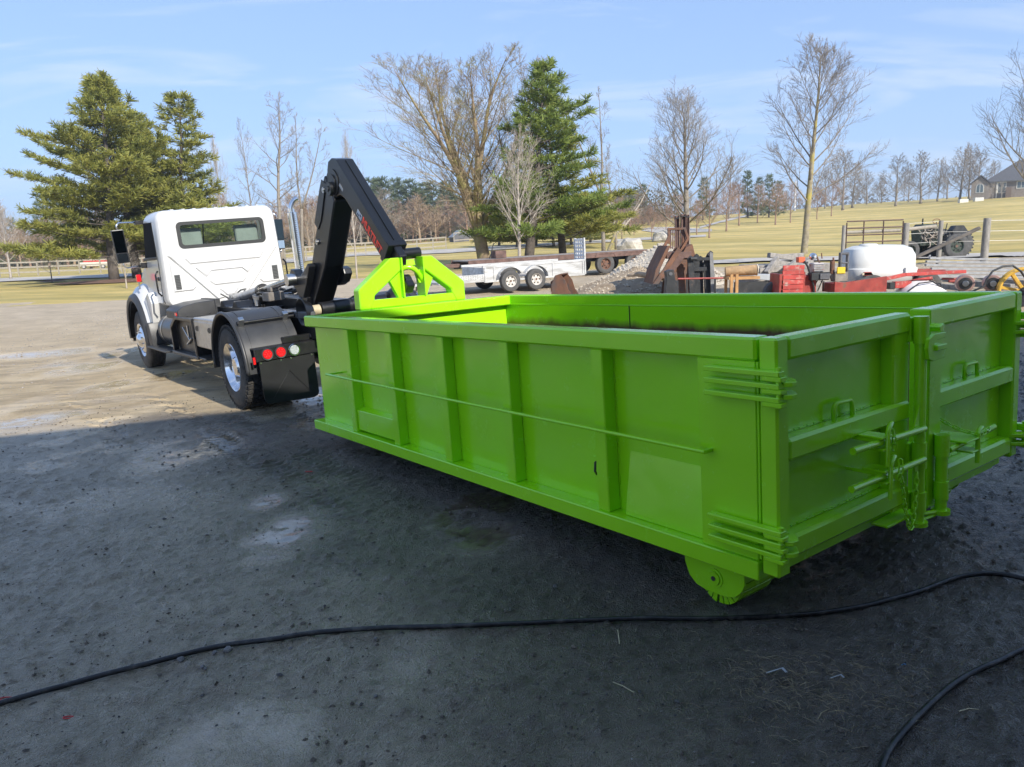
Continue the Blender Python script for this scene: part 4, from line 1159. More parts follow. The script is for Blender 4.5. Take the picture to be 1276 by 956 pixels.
# toolbox (diamond plate) ahead of the rear fender
tb = empty('tool_box'); tb.parent = truck
tp(MB().box(.83, 1.78, -.09, -.62, .63, 1.035), 'box_body', ALU, tb, .012)
tp(MB().box(.845, 1.765, -.082, -.094, .645, .99), 'box_door', ALU, tb, .004)
for x in (1.02, 1.60): tp(MB().box(x - .02, x + .02, -.066, -.084, .86, .93).box(x - .012, x + .012, -.055, -.07, .875, .915), 'latch', mat('latch_dark', (.05, .05, .05), .4, .5), tb, .003)
for k in range(7): tp(MB().box(.87 + k * .13, .872 + k * .13, -.081, -.0835, .66, .985), 'plate_seam', STL, tb, 0)
# battery / step box
bb = empty('battery_box'); bb.parent = truck
tp(MB().prism([(1.80, .50), (1.80, 1.0), (2.70, 1.0), (3.02, .86), (3.04, .50)], -.14, -.60, 1), 'box_body', BLK, bb, .008)
tp(MB().prism([(1.78, .50), (1.78, 1.02), (2.72, 1.02), (3.08, .87), (3.10, .50), (3.04, .50), (3.02, .84), (2.70, .975), (1.84, .975), (1.84, .50)], -.06, -.14, 1), 'box_rim', BLK, bb, .006)
tp(MB().box(1.70, 3.06, -.03, -.62, .46, .50).box(1.40, 1.75, -.06, -.5, .47, .495), 'step_tread', FEND, bb, .006)
tp(MB().cyl((2.45, -.12, .62), (2.15, -.12, .72), .014, seg=8).cyl((2.55, -.12, .86), (2.25, -.12, .68), .012, seg=8).box(2.22, 2.27, -.125, -.10, .74, .90), 'latch_handle', STL, bb, .002)
# air cleaner style cover behind the cab
cv = empty('rear_cover'); cv.parent = truck
pr = []
tp(MB().prism([(-.08, .98), (-.08, 1.10), (-.16, 1.155), (-.35, 1.19), (-.66, 1.20), (-.70, 1.18), (-.70, .97)], 2.55, 3.25, 0), 'cover_shell', FEND, cv, .03, True, bseg=3)
tp(MB().prism([(-.62, .96), (-.62, 1.212), (-.70, 1.208), (-.70, .96)], 2.53, 3.27, 0), 'cover_rib', FEND, cv, .006)
for y in (-.2, -.52): tp(MB().cyl((2.548, y, 1.0), (2.54, y, 1.0), .016, seg=10), 'rivet', BLK, cv, 0)
tp(MB().box(2.60, 2.70, -.071, -.079, 1.03, 1.075), 'red_reflector', REDL, cv, 0); tp(MB().box(2.60, 2.68, -.071, -.079, .99, 1.02), 'white_reflector', CLRL, cv, 0)
# fuel tank
tk = empty('fuel_tank'); tk.parent = truck
tp(MB().cyl((3.15, -.40, .72), (4.30, -.40, .72), .27, seg=36), 'tank_barrel', mat('dark_tank', (.045, .045, .05), .28, .5, var=.2), tk, .02, True)
for x in (3.35, 4.05): tp(MB().lathe([(.274, -.03), (.280, -.03), (.280, .03), (.274, .03)], 36, T(x, -.40, .72) @ Matrix.Rotation(R_(90), 4, 'Z'), closed=True), 'tank_strap', STL, tk, 0, True)
tp(MB().box(3.30, 4.62, .01, -.22, .44, .468), 'cab_step', FEND, tk, .005)

# ------------------------------------------------------------------ cab
cab = empty('cab'); cab.parent = truck
def rrect(y0, y1, z0, z1, r, n=5, top_in=0.0):
    P = []
    for cx_, cz_, a0 in ((y1 - r, z1 - r, 0), (y0 + r, z1 - r, 90), (y0 + r, z0 + r, 180), (y1 - r, z0 + r, 270)):
        for i in range(n + 1):
            a = R_(a0 + 90 * i / n); y = cx_ + r * math.cos(a); z = cz_ + r * math.sin(a)
            t = (z - z0) / (z1 - z0); y = YC + (y - YC) * (1 - top_in * t)
            P.append((y, z))
    return P
def loft(secs, name, m_, par, cap=True, smooth='full', hole=None):
    m = MB(); n = len(secs[0][1]); vs = []; fs = []
    for x, P in secs:
        for y, z in P: vs.append((x, y, z) if not callable(x) else (x(z), y, z))
    for i in range(len(secs) - 1):
        for k in range(n):
            l = (k + 1) % n; fs.append((i * n + k, i * n + l, (i + 1) * n + l, (i + 1) * n + k))
    if cap: fs.append(tuple(range(n))); fs.append(tuple(range((len(secs) - 1) * n, len(secs) * n)))
    m.add(vs, fs); return tp(m, name, m_, par, 0, smooth)
CW = .985   # half width
z0c = 1.08
# shell ring from the back wall to the windscreen; the back wall has a hole for the glass
roofz = 2.60
outer = rrect(YC - CW, YC + CW, z0c, roofz, .15, 6, .045)
def shell():
    m = MB(); n = len(outer)
    xs_ = [3.80, 3.83, 3.90, 4.30, 4.80, 5.00]
    sc = [(.0, -.035), (.0, -.012), (.0, 0), (0, .012), (0, .012), (0, .0)]
    vs = []; fs = []
    for x, (a, dz) in zip(xs_, sc):
        for y, z in outer:
            top = max(0, (z - 1.9) / .7)
            yy = y + (-.03 if y > YC else .03) * (1 if x == 3.80 else .3 if x == 3.83 else 0)
            xx = x + (.02 * top if x < 3.9 else 0) - (.35 * top if x >= 5.0 else .2 * top if x >= 4.8 else 0)
            vs.append((xx, yy, z + dz * (1 if z > 1.9 else 0)))
    for i in range(len(xs_) - 1):
        for k in range(n):
            l = (k + 1) % n
            ym = (outer[k][0] + outer[l][0]) / 2; zm = (outer[k][1] + outer[l][1]) / 2
            fs.append((i * n + k, i * n + l, (i + 1) * n + l, (i + 1) * n + k))
    return m.add(vs, fs), n
sh, n_ = shell()
# back wall with window hole: outer loop -> window loop
wy0, wy1, wz0, wz1 = -1.955, -.575, 2.00, 2.395
def wloop(y0, y1, z0, z1, r, n=6):
    P = []
    for cx_, cz_, a0 in ((y1 - r, z1 - r, 0), (y0 + r, z1 - r, 90), (y0 + r, z0 + r, 180), (y1 - r, z0 + r, 270)):
        for i in range(n + 1):
            a = R_(a0 + 90 * i / n); P.append((cx_ + r * math.cos(a), cz_ + r * math.sin(a)))
    return P
win = wloop(wy0, wy1, wz0, wz1, .07)
tp(sh, 'cab_shell', WHT, cab, 0, True)
def backx(z): return 3.80 + .02 * max(0, (z - 1.9) / .7)
def ring(loopA, xa, loopB, xb):
    m = MB(); n = len(loopA)
    vs = [((xa(z) if callable(xa) else xa), y, z) for y, z in loopA] + [((xb(z) if callable(xb) else xb), y, z) for y, z in loopB]
    return m.add(vs, [(k, (k + 1) % n, n + (k + 1) % n, n + k) for k in range(n)])
o1 = [(y + (-.03 if y > YC else .03), z + (-.035 if z > 1.9 else 0)) for y, z in outer]
o2 = [(YC + (y - YC) * .955, z0c + .02 + (z - z0c) * .975) for y, z in o1]
bw = ring(o1, backx, o2, lambda z: backx(z) - .010)
o3 = win
bw.merge(ring(o2, lambda z: backx(z) - .010, o3, lambda z: backx(z) - .010))
bw.merge(ring(o3, lambda z: backx(z) - .010, o3, lambda z: backx(z) + .05))
tp(bw, 'back_wall', WHT, cab, 0, True)
g1 = wloop(wy0 - .012, wy1 + .012, wz0 - .012, wz1 + .012, .08); g2 = wloop(wy0 + .045, wy1 - .045, wz0 + .04, wz1 - .04, .05)
gm = ring(g1, lambda z: backx(z) - .018, g2, lambda z: backx(z) - .018); gm.merge(ring(g1, lambda z: backx(z) - .018, g1, lambda z: backx(z) - .005)); gm.merge(ring(g2, lambda z: backx(z) - .018, g2, lambda z: backx(z) + .01))
rw = empty('rear_window'); rw.parent = cab
def tsub(m, n, mm, par, sm=False, bev=0):
    return tp(m, n, mm, par, bev, sm)
g_ = tp(MB().add([(backx(z) - .002, y, z) for y, z in wloop(wy0 + .02, wy1 - .02, wz0 + .02, wz1 - .02, .05)], [tuple(range(28))]), 'rear_window', GLS, cab, 0)
bpy.data.objects.remove(rw)
g_.data.name = 'rear_window'
tp(gm, 'window_gasket', GASK, cab, 0, True)
# pressed panels of the back wall
emb = [
    [(-.36, 1.90), (-.47, 1.915), (-1.15, 1.15), (-1.02, 1.13)], [(-2.13, 1.90), (-2.01, 1.915), (-1.33, 1.15), (-1.47, 1.13)],
    [(-.60, 1.845), (-1.90, 1.845), (-1.82, 1.735), (-.68, 1.735)],
    [(-.745, 1.68), (-1.74, 1.68), (-1.585, 1.505), (-1.50, 1.60), (-.985, 1.60), (-.90, 1.505)],
    [(-.94, 1.475), (-1.015, 1.545), (-1.485, 1.545), (-1.545, 1.475), (-1.545, 1.43), (-1.475, 1.365), (-1.01, 1.365), (-.94, 1.43)],
    [(-.37, 1.79), (-.73, 1.38), (-.67, 1.32), (-.37, 1.32)], [(-2.11, 1.79), (-1.75, 1.38), (-1.81, 1.32), (-2.11, 1.32)],
    [(-1.06, 1.31), (-1.42, 1.31), (-1.30, 1.18), (-1.18, 1.18)]]
for k, P in enumerate(emb):
    raised = k < 2
    cx_ = sum(p[0] for p in P) / len(P); cz_ = sum(p[1] for p in P) / len(P)
    th = .030 if raised else .020
    inner = []
    for i in range(len(P)):
        v = Vector((P[i][0] - cx_, P[i][1] - cz_)); l = v.length
        a = Vector(P[i - 1]) - Vector(P[i]); b_ = Vector(P[(i + 1) % len(P)]) - Vector(P[i]); a.normalize(); b_.normalize()
        h = (a + b_); hl = h.length
        sn = abs(a.x * b_.y - a.y * b_.x); off = .020 / max(.35, math.sqrt((1 - a.dot(b_)) / 2))
        h = h / hl if hl > 1e-3 else Vector((-v.x / l, -v.y / l))
        if h.dot(-v) < 0 and len(P) <= 4: h = -h
        inner.append((P[i][0] + h.x * off * (1 if len(P) <= 4 or h.dot(-v) > 0 else -1), P[i][1] + h.y * off * (1 if len(P) <= 4 or h.dot(-v) > 0 else -1)))
    if k == 3: inner = [(p[0] + (cx_ - p[0]) * .04, p[1] + (1.655 - p[1]) * .25) for p in P]
    x0 = 3.7895; n = len(P)
    vs = [(x0, y, z) for y, z in P] + [(x0 - th, y, z) for y, z in inner]
    m = MB().add(vs, [(i, (i + 1) % n, n + (i + 1) % n, n + i) for i in range(n)] + [tuple(range(n, 2 * n))])
    tp(m, 'pressed_rib', WHT, cab, 0)
for y0, y1 in ((-.405, -.495), (-1.985, -2.085)):
    v = tp(MB().box(3.765, 3.80, y0, y1, 1.355, 1.595), 'cab_vent', mat('vent_grey', (.10, .105, .105), .6), cab, .006)
    s_ = MB()
    for k in range(9): s_.box(3.757, 3.768, y0 - .008, y1 + .008, 1.37 + k * .025, 1.378 + k * .025)
    s_.build('vent_slats', mat('vent_dark', (.03, .03, .03), .6), cab)
# doors on both sides: lower panel, window opening, shaded inside painted on an opaque black pane
for s in (1, -1):
    ys = (lambda y: y) if s == 1 else (lambda y: 2 * YC - y)
    yo = YC + CW - .005
    def yy(z): return ys(YC + (yo - YC) * (1 - .045 * (z - z0c) / (roofz - z0c)))
    d = tp(MB().add([(x, yy(z) + s * .014, z) for x, z in ((4.05, 1.16), (4.05, 1.86), (4.98, 1.80), (5.02, 1.16))], [(0, 1, 2, 3)]).add([(x, yy(z) + s * .002, z) for x, z in ((4.05, 1.16), (4.05, 1.86), (4.98, 1.80), (5.02, 1.16))], [(0, 1, 2, 3)]), 'door', WHT, cab, 0)
    tp(MB().add([(x, yy(z) + s * .006, z) for x, z in ((4.10, 1.90), (4.12, 2.44), (4.72, 2.46), (4.96, 1.90))], [(0, 1, 2, 3)]), 'door_window', mat('cab_shade_pane', (.010, .011, .012), .8, spec=.1), cab, 0)
    tp(MB().box(4.10, 4.98, yy(1.88) - s * .002, yy(1.88) + s * .03, 1.855, 1.90), 'window_sill', GASK, cab, .006)
    tp(MB().box(4.08, 4.26, yy(1.6) + s * .012, yy(1.6) + s * .04, 1.52, 1.58), 'door_handle', BLK, cab, .01)
    tp(MB().box(4.030, 4.040, yy(1.5) - s * .002, yy(1.5) + s * .004, 1.15, 2.45), 'door_seam', GASK, cab, 0)
    tp(MB().tube([(3.93, ys(-.215), 1.28), (3.93, ys(-.17), 1.34), (3.93, ys(-.17), 1.62), (3.93, ys(-.215), 1.68)], .014, 8), 'grab_handle', BLK, cab, 0, 'full')
# interior: seats, dashboard, windscreen
SEAT = mat('seat_vinyl', (.30, .31, .30), .7)
for y in (-.80, -1.72):
    tp(MB().prism([(4.00, 1.50), (4.45, 1.50), (4.45, 1.62), (4.15, 1.64), (4.04, 2.02), (3.96, 2.00)], y - .24, y + .24, 1), 'seat', SEAT, cab, .03, bseg=2)
    tp(MB().box(3.97, 4.07, y - .19, y + .19, 2.00, 2.31), 'headrest', SEAT, cab, .045, bseg=3)
tp(MB().box(3.85, 5.2, YC - .92, YC + .92, 1.10, 1.22), 'cab_floor', BLK, cab)
tp(MB().box(4.75, 5.1, YC - .9, YC + .9, 1.22, 1.86), 'dashboard', mat('dash_grey', (.10, .10, .10), .7), cab, .03)
ws = [(5.0 - .0, YC - .93, 1.84), (5.0, YC + .93, 1.84), (4.68, YC + .88, 2.46), (4.68, YC - .88, 2.46)]
tp(MB().add(ws, [(0, 1, 2, 3)]), 'windscreen', GLS, cab, 0)
tp(MB().cyl((4.99, YC, 1.84), (4.67, YC, 2.46), .012, seg=6), 'windscreen_divider', GASK, cab, 0)
ridge = MB()
for k in range(9): ridge.box(3.86, 4.75, YC - .72 + k * .17, YC - .66 + k * .17, 2.594, 2.609)
tp(ridge, 'roof_rib', WHT, cab, .008)
# bonnet and front fenders
def hoodsec(x, w, zt, zb, r=.16): return (x, rrect(YC - w, YC + w, zb, zt, r, 5, .10))
hood = empty('bonnet'); hood.parent = truck
loft([hoodsec(4.98, .93, 1.83, 1.12), hoodsec(5.3, .86, 1.80, 1.0), hoodsec(5.9, .74, 1.70, .85), hoodsec(6.35, .66, 1.58, .75), hoodsec(6.45, .60, 1.50, .78)], 'bonnet_shell', WHT, hood)
for s in (1, -1):
    ys = (lambda y: y) if s == 1 else (lambda y: 2 * YC - y)
    secs = []
    def arch(y_, r, zc=.60, xs=1.0):
        return [(XF + r * math.cos(R_(a)) * xs, ys(y_), zc + r * math.sin(R_(a))) for a in range(-8, 189, 7)]
    rings = [arch(-.03, .60), arch(-.015, .66), arch(-.04, .70), arch(-.09, .725)]
    rings2 = [arch(-.09, .727), arch(-.16, .80, .62), arch(-.30, .865, .63), arch(-.50, .90, .64)]
    for rg, mm, nm in ((rings, FEND, 'fender_flare'), (rings2, WHT, 'front_fender')):
        m = MB(); n = len(rg[0]); vs = [v for q in rg for v in q]
        m.add(vs, [(i * n + k, i * n + k + 1, (i + 1) * n + k + 1, (i + 1) * n + k) for i in range(len(rg) - 1) for k in range(n - 1)])
        tp(m, nm, mm, hood, 0, 'full')
    # skirt behind the wheel, white with black lower part
    tp(MB().prism([(4.92, 1.22), (4.55, 1.34), (4.42, 1.16), (4.55, .82), (4.68, .82)], ys(-.13), ys(-.40), 1), 'fender_skirt', WHT, hood, .03, True, bseg=2)
    tp(MB().prism([(4.74, .84), (4.52, .84), (4.46, .60), (4.48, .44), (4.66, .44), (4.78, .60)], ys(-.05), ys(-.34), 1), 'fender_extension', FEND, hood, .03, True, bseg=2)
    inner = MB().add([(XF + .58 * math.cos(R_(a)), ys(y_), .58 + .60 * math.sin(R_(a))) for y_ in (-.06, -.62) for a in range(-5, 186, 10)], [(k, k + 1, 20 + k + 1, 20 + k) for k in range(19)])
    tp(inner, 'wheel_arch_liner', BLK, hood, 0, True)
    # cowl side
    tp(MB().prism([(4.95, 1.10), (4.95, 1.82), (5.5, 1.60), (5.6, 1.30)], ys(-.27), ys(-.45), 1), 'cowl_side', WHT, hood, .03, True, bseg=2)
    # red marker lamp standing on the fender
    tp(MB().box(5.02, 5.10, ys(-.10), ys(-.17), 1.52, 1.64), 'marker_lamp', REDL, hood, .008)
    tp(MB().cyl((5.06, ys(-.13), 1.40), (5.06, ys(-.13), 1.52), .012, seg=8), 'marker_stalk', STL, hood, 0)
tp(MB().box(6.35, 6.50, YC - 1.15, YC + 1.15, .42, .75), 'front_bumper', CHR, hood, .02)
tp(MB().box(6.45, 6.47, YC - .5, YC + .5, .85, 1.42), 'grille', CHR, hood, .01)
# mirrors
for s in (1, -1):
    ys = (lambda y: y) if s == 1 else (lambda y: 2 * YC - y)
    mg = empty('mirror'); mg.parent = truck
    mo = Matrix.Translation((4.78, ys(.10), 2.12)) @ Matrix.Rotation(R_(-8 * s), 4, 'Z') @ Matrix.Rotation(R_(-2 * s), 4, 'X')
    tp(MB().box(-.012, .09, -.095, .095, -.27, .27, mo), 'mirror_housing', mat('mirror_black', (.02, .02, .022), .3), mg, .02, bseg=2)
    tp(MB().box(-.018, -.011, -.080, .080, -.10, .255, mo), 'mirror_glass', mat('mirror_dark_glass', (.06, .075, .075), .03, 1.0), mg, 0)
    tp(MB().box(-.019, -.011, -.075, .075, -.255, -.115, mo), 'spot_mirror', MIRR, mg, 0)
    tp(MB().tube([(4.80, ys(.10), 2.38), (4.80, ys(.10), 2.46), (4.82, ys(.06), 2.50), (4.88, ys(-.08), 2.50), (4.9, ys(-.30), 2.49)], .013, 8), 'upper_mirror_arm', CHR, mg, 0, 'full')
    tp(MB().tube([(4.80, ys(.10), 1.87), (4.80, ys(.10), 1.80), (4.82, ys(.05), 1.77), (4.9, ys(-.22), 1.78)], .013, 8), 'lower_mirror_arm', CHR, mg, 0, 'full')
    tp(MB().box(4.86, 4.98, ys(-.18), ys(-.30), 1.74, 1.83).box(4.86, 4.98, ys(-.20), ys(-.34), 2.46, 2.52), 'mirror_bracket', BLK, mg, .006)
# exhaust stack with heat shield and curved tip
ex = empty('exhaust_stack'); ex.parent = truck
SX, SY = 3.22, -2.26
CHRX = mat('chromed_exhaust', (.72, .72, .73), .14, 1.0, var=.08, rvar=.08)
tp(MB().cyl((SX, SY, 1.0), (SX, SY, 2.48), .050, seg=28), 'stack_pipe', CHRX, ex, 0, True)
tp(MB().cyl((SX, SY, 1.30), (SX, SY, 2.42), .076, seg=28), 'heat_shield', CHRX, ex, .006, True)
sl = MB()
for k in range(34): sl.box(SX - .105, SX - .060, SY - .010, SY + .012, 1.34 + k * .031, 1.352 + k * .031)
tp(sl, 'shield_slots', mat('slot_dark', (.04, .04, .04), .5), ex, 0)
tip = []
for i in range(9):
    a = R_(i * 9.5); tip.append((SX - .04 * (1 - math.cos(a)), SY - .15 * (1 - math.cos(a)), 2.46 + .17 * math.sin(a)))
tp(MB().tube(tip, [.050] * 5 + [.050, .051, .052, .053], 20, caps=False), 'curved_tip', CHRX, ex, 0, 'full')
tp(MB().tube([tip[-2], tip[-1]], .044, 20), 'tip_bore', mat('bore_black', (.01, .01, .01), .9), ex, 0)  # black plug closing the pipe mouth
# ================================================================== TREES
def bark(name, c, c2, moss=None):
    return mat(name, c, .9, col2=c2, vscale=7, bump=.5, bscale=30, spec=.2, wear=moss, wscale=1.2, wpos=(.48, .60)) if moss else mat(name, c, .9, col2=c2, vscale=7, bump=.5, bscale=30, spec=.2)
BK_GREY = bark('grey_bark', (.30, .265, .22), (.17, .145, .12))
BK_BROWN = bark('brown_bark', (.36, .27, .18), (.22, .16, .11))
BK_LICH = bark('lichen_bark', (.34, .30, .22), (.20, .17, .12), (.40, .33, .08))
BK_PALE = bark('pale_bark', (.46, .41, .35), (.28, .24, .20))
BK_RED = bark('reddish_twigs', (.34, .23, .165), (.22, .145, .105))
BK_PINE = bark('pine_bark', (.13, .11, .095), (.07, .06, .05))

def wander(rng, p, d, L_, n, up, jit):
    pts = [Vector(p)]; d = Vector(d).normalized()
    for i in range(n):
        d = (d + Vector((rng.gauss(0, jit), rng.gauss(0, jit), rng.gauss(0, jit))) + Vector((0, 0, up))).normalized()
        pts.append(pts[-1] + d * (L_ / n))
    return pts
def side_dir(rng, t, ang, az):
    t = t.normalized(); o = t.orthogonal().normalized(); o = Matrix.Rotation(az, 3, t) @ o
    return (t * math.cos(ang) + o * math.sin(ang)).normalized()

def bare_tree(seed, H, r0, clear=.25, n1=18, n2=7, n3=6, n4=0, ang=(50, 30), len1=.42, shape='oval', up=.06, lean=(0, 0), forks=1, jit=.06, twig=.006, up2=None, sj=.035):
    rng = random.Random(seed); TR = MB(); CR = MB()
    up2 = up if up2 is None else up2
    stems = []
    if forks == 1:
        pts = wander(rng, (0, 0, -.15), (lean[0], lean[1], 1), H * 1.0, 12, .06, sj)
        stems.append((pts, r0))
    else:
        base = wander(rng, (0, 0, -.15), (lean[0], lean[1], 1), H * clear, 4, .02, .03)
        TR.tube(base, [r0 * 1.15, r0, r0 * .95, r0 * .92, r0 * .9], 9)
        for k in range(forks):
            a = 2 * math.pi * k / forks + rng.uniform(-.4, .4); sp = rng.uniform(.10, .46)
            stems.append((wander(rng, base[-1] - Vector((0, 0, .1)), (math.cos(a) * sp + lean[0], math.sin(a) * sp + lean[1], 1), H * (1 - clear) * rng.uniform(.85, 1.05), 10, .05, .05), r0 * rng.uniform(.5, .66)))
    for si, (pts, r) in enumerate(stems):
        n = len(pts)
        TR.tube(pts, [max(.008, r * (1.25 if i == 0 and forks == 1 else 1) * (1 - i / (n - 1)) ** .85 + .008) for i in range(n)], 8 if r > .1 else 6)
        c0 = clear if forks == 1 else .04
        az = rng.uniform(0, 6.28); N1 = n1 if forks == 1 else int(n1 * .75)
        for b in range(N1):
            t = c0 + (1 - c0) * ((b + rng.uniform(0, .8)) / N1) ** .9; t = min(t, .97)
            i = min(int(t * (n - 1)), n - 2); f = t * (n - 1) - i
            p = pts[i].lerp(pts[i + 1], f); tan = pts[i + 1] - pts[i]; az += 2.4 + rng.uniform(-.5, .5)
            u = (t - c0) / (1 - c0)
            if shape == 'oval': ll = len1 * H * (.55 + .45 * math.sin(math.pi * min(1, u * .9 + .12))) * (1 - u * .55)
            elif shape == 'vase': ll = len1 * H * (1 - u * .62)
            else: ll = len1 * H * (1 - u) ** .8 + .3
            if forks > 1: ll *= .62
            ll *= rng.uniform(.75, 1.12)
            d = side_dir(rng, tan, R_(ang[0] + (ang[1] - ang[0]) * u + rng.uniform(-8, 8)), az)
            r1 = max(.009, r * .42 * (1 - t * .75) * (ll / (len1 * H)) ** .5)
            q = wander(rng, p, d, ll, 7, up, jit)
            CR.tube(q, [r1 * (1 - .88 * k / 7) + .003 for k in range(8)], 5, caps=False)
            for c in range(n2):
                t2 = .22 + .75 * (c + rng.random()) / n2; k = min(int(t2 * 7), 6); p2 = q[k].lerp(q[k + 1], t2 * 7 - k)
                d2 = side_dir(rng, q[k + 1] - q[k], R_(rng.uniform(25, 50)), rng.uniform(0, 6.28)); l2 = ll * rng.uniform(.26, .48) * (1.15 - .5 * t2)
                r2 = max(.006, r1 * .5 * (1 - t2 * .6))
                q2 = wander(rng, p2, d2, l2, 4, up2, jit * 1.3)
                CR.tube(q2, [r2, r2 * .8, r2 * .6, r2 * .42, .003], 4, caps=False)
                for e in range(n3):
                    t3 = .2 + .8 * (e + rng.random()) / n3; k3 = min(int(t3 * 4), 3); p3 = q2[k3].lerp(q2[k3 + 1], min(1, t3 * 4 - k3))
                    d3 = side_dir(rng, q2[k3 + 1] - q2[k3], R_(rng.uniform(22, 48)), rng.uniform(0, 6.28)); l3 = l2 * rng.uniform(.3, .6)
                    q3 = wander(rng, p3, d3, l3, 2, up2, jit * 1.5)
                    CR.tube(q3, [twig, twig * .75, twig * .4], 3, caps=False)
                    for g in range(n4):
                        t4 = rng.uniform(.25, 1); p4 = q3[0].lerp(q3[2], t4)
                        d4 = side_dir(rng, q3[2] - q3[1], R_(rng.uniform(20, 45)), rng.uniform(0, 6.28))
                        CR.tube([p4, p4 + d4 * l3 * rng.uniform(.35, .6)], [twig * .7, twig * .3], 3, caps=False)
    return TR, CR

def leafmat(name, c1, c2, c3):
    m = bpy.data.materials.new(name); m.use_nodes = True; nt = m.node_tree; b = nt.nodes['Principled BSDF']; lk = nt.links.new
    tc = nd(nt, 'ShaderNodeTexCoord')
    n = nd(nt, 'ShaderNodeTexNoise'); n.inputs['Scale'].default_value = 1.1; n.inputs['Detail'].default_value = 8; n.inputs['Roughness'].default_value = .75; lk(tc.outputs['Object'], n.inputs[0])
    r = nd(nt, 'ShaderNodeValToRGB'); e = r.color_ramp.elements; e.new(.5)
    for q, (p, c) in zip(e, ((.36, c1), (.5, c2), (.64, c3))): q.position = p; q.color = (*c, 1)
    lk(n.outputs['Fac'], r.inputs[0]); lk(r.outputs[0], b.inputs['Base Color'])
    b.inputs['Roughness'].default_value = .6; b.inputs['Specular IOR Level'].default_value = .3
    b.inputs['Subsurface Weight'].default_value = 0.0
    tr = nd(nt, 'ShaderNodeBsdfTranslucent'); lk(r.outputs[0], tr.inputs[0]); mx = nd(nt, 'ShaderNodeMixShader'); mx.inputs[0].default_value = .35
    lk(b.outputs[0], mx.inputs[1]); lk(tr.outputs[0], mx.inputs[2]); lk(mx.outputs[0], nt.nodes['Material Output'].inputs[0])
    return m
LF_PINE = leafmat('pine_needles', (.16, .19, .05), (.29, .30, .07), (.43, .40, .10))
LF_PINE2 = leafmat('bright_pine_needles', (.12, .17, .045), (.20, .265, .055), (.33, .38, .09))
LF_FAR = leafmat('dark_conifer_needles', (.085, .115, .05), (.13, .165, .07), (.20, .22, .095))
BROWNNEEDLE = leafmat('cone_brown', (.10, .05, .03), (.14, .07, .035), (.18, .09, .05))

def pine_tree(seed, H, r0, limbs=70, spread=.30, base=.12, skew=(0, 0), tufts=10, blade=.26, wscale=None, tops=1):
    rng = random.Random(seed); TR = MB(); BR = MB(); fv = []; ff = []
    trunk = wander(rng, (0, 0, -.2), (skew[0] * .3, skew[1] * .3, 1), H, 12, .05, .02)
    TR.tube(trunk, [r0 * (1 - .93 * i / 12) for i in range(13)], 9)
    stems = [(trunk, 1.0, 0)]
    for k in range(tops - 1):
        i = rng.randint(4, 6); a = rng.uniform(0, 6.28)
        t2 = wander(rng, trunk[i], (math.cos(a) * .5, math.sin(a) * .5, 1), H * (1 - i / 12) * rng.uniform(.75, .95), 8, .10, .03)
        TR.tube(t2, [r0 * .45 * (1 - .9 * j / 8) for j in range(9)], 6); stems.append((t2, .55, .15))
    def tuft(p, d, s):
        d = d.normalized()
        for k in range(tufts):
            o = side_dir(rng, d, R_(rng.uniform(12, 85)), rng.uniform(0, 6.28)); o.z += .15; o.normalize()
            w = o.cross(Vector((rng.uniform(-1, 1), rng.uniform(-1, 1), rng.uniform(-1, 1)))).normalized() * blade * s * .085
            q = p + d * rng.uniform(-.08, .12); e = q + o * blade * s * rng.uniform(.7, 1.2)
            i = len(fv); fv.extend([q - w * .7, q + w * .7, e + w * .5, e - w * .5]); ff.append((i, i + 1, i + 2, i + 3))
    for st, sc, b0 in stems:
        n = len(st); NL = int(limbs * sc); az = rng.uniform(0, 6.28)
        for b in range(NL):
            bb = base if b0 == 0 else .12
            t = bb + (1 - bb) * ((b + rng.random()) / NL) ** .92; t = min(t, .985)
            i = min(int(t * (n - 1)), n - 2); p = st[i].lerp(st[i + 1], t * (n - 1) - i); az += 2.4 + rng.uniform(-.4, .4)
            u = (t - bb) / (1 - bb)
            ll = H * spread * (sc ** .5) * (1 - u) ** .95 * rng.uniform(.50, 1.2) * (.78 + .22 * math.sin(u * 9 + seed)) + .35
            ll *= 1 + skew[0] * math.cos(az) * .9 + skew[1] * math.sin(az) * .9
            el = -.08 + .55 * u + rng.uniform(-.12, .15)
            q = wander(rng, p, (math.cos(az) * math.cos(el), math.sin(az) * math.cos(el), math.sin(el)), ll, 7, .035, .05)
            r1 = max(.010, r0 * .20 * (1 - u * .7))
            BR.tube(q, [r1 * (1 - .85 * k / 7) for k in range(8)], 4, caps=False)
            nb = max(4, int(ll * 3.6))
            for c in range(nb):
                t2 = .25 + .75 * (c + rng.random()) / nb; k = min(int(t2 * 7), 6); p2 = q[k].lerp(q[k + 1], t2 * 7 - k); td = (q[k + 1] - q[k]).normalized()
                sg = 1 if c % 2 else -1
                lat = td.cross(Vector((0, 0, 1))).normalized() * sg
                l2 = (.28 + .30 * ll * (1 - t2) + .10 * ll) * rng.uniform(.6, 1.1); l2 = min(l2, 1.5)
                d2 = (td * .75 + lat * .8 + Vector((0, 0, rng.uniform(-.05, .30)))).normalized()
                q2 = [p2, p2 + d2 * l2 * .5, p2 + d2 * l2 + Vector((0, 0, l2 * .12))]
                BR.tube(q2, [.010, .007, .004], 3, caps=False)
                m = max(2, int(l2 / .17))
                for e in range(m):
                    f = .3 + .75 * e / m; pp = q2[0].lerp(q2[2], min(1.02, f)) + Vector((rng.gauss(0, .04), rng.gauss(0, .04), rng.gauss(0, .03)))
                    tuft(pp, d2 + Vector((0, 0, .25)), rng.uniform(.75, 1.15))
            tuft(q[-1], q[-1] - q[-2], 1.1)
    me = bpy.data.meshes.new('needles'); me.from_pydata([tuple(v) for v in fv], [], ff)
    return TR, BR, me

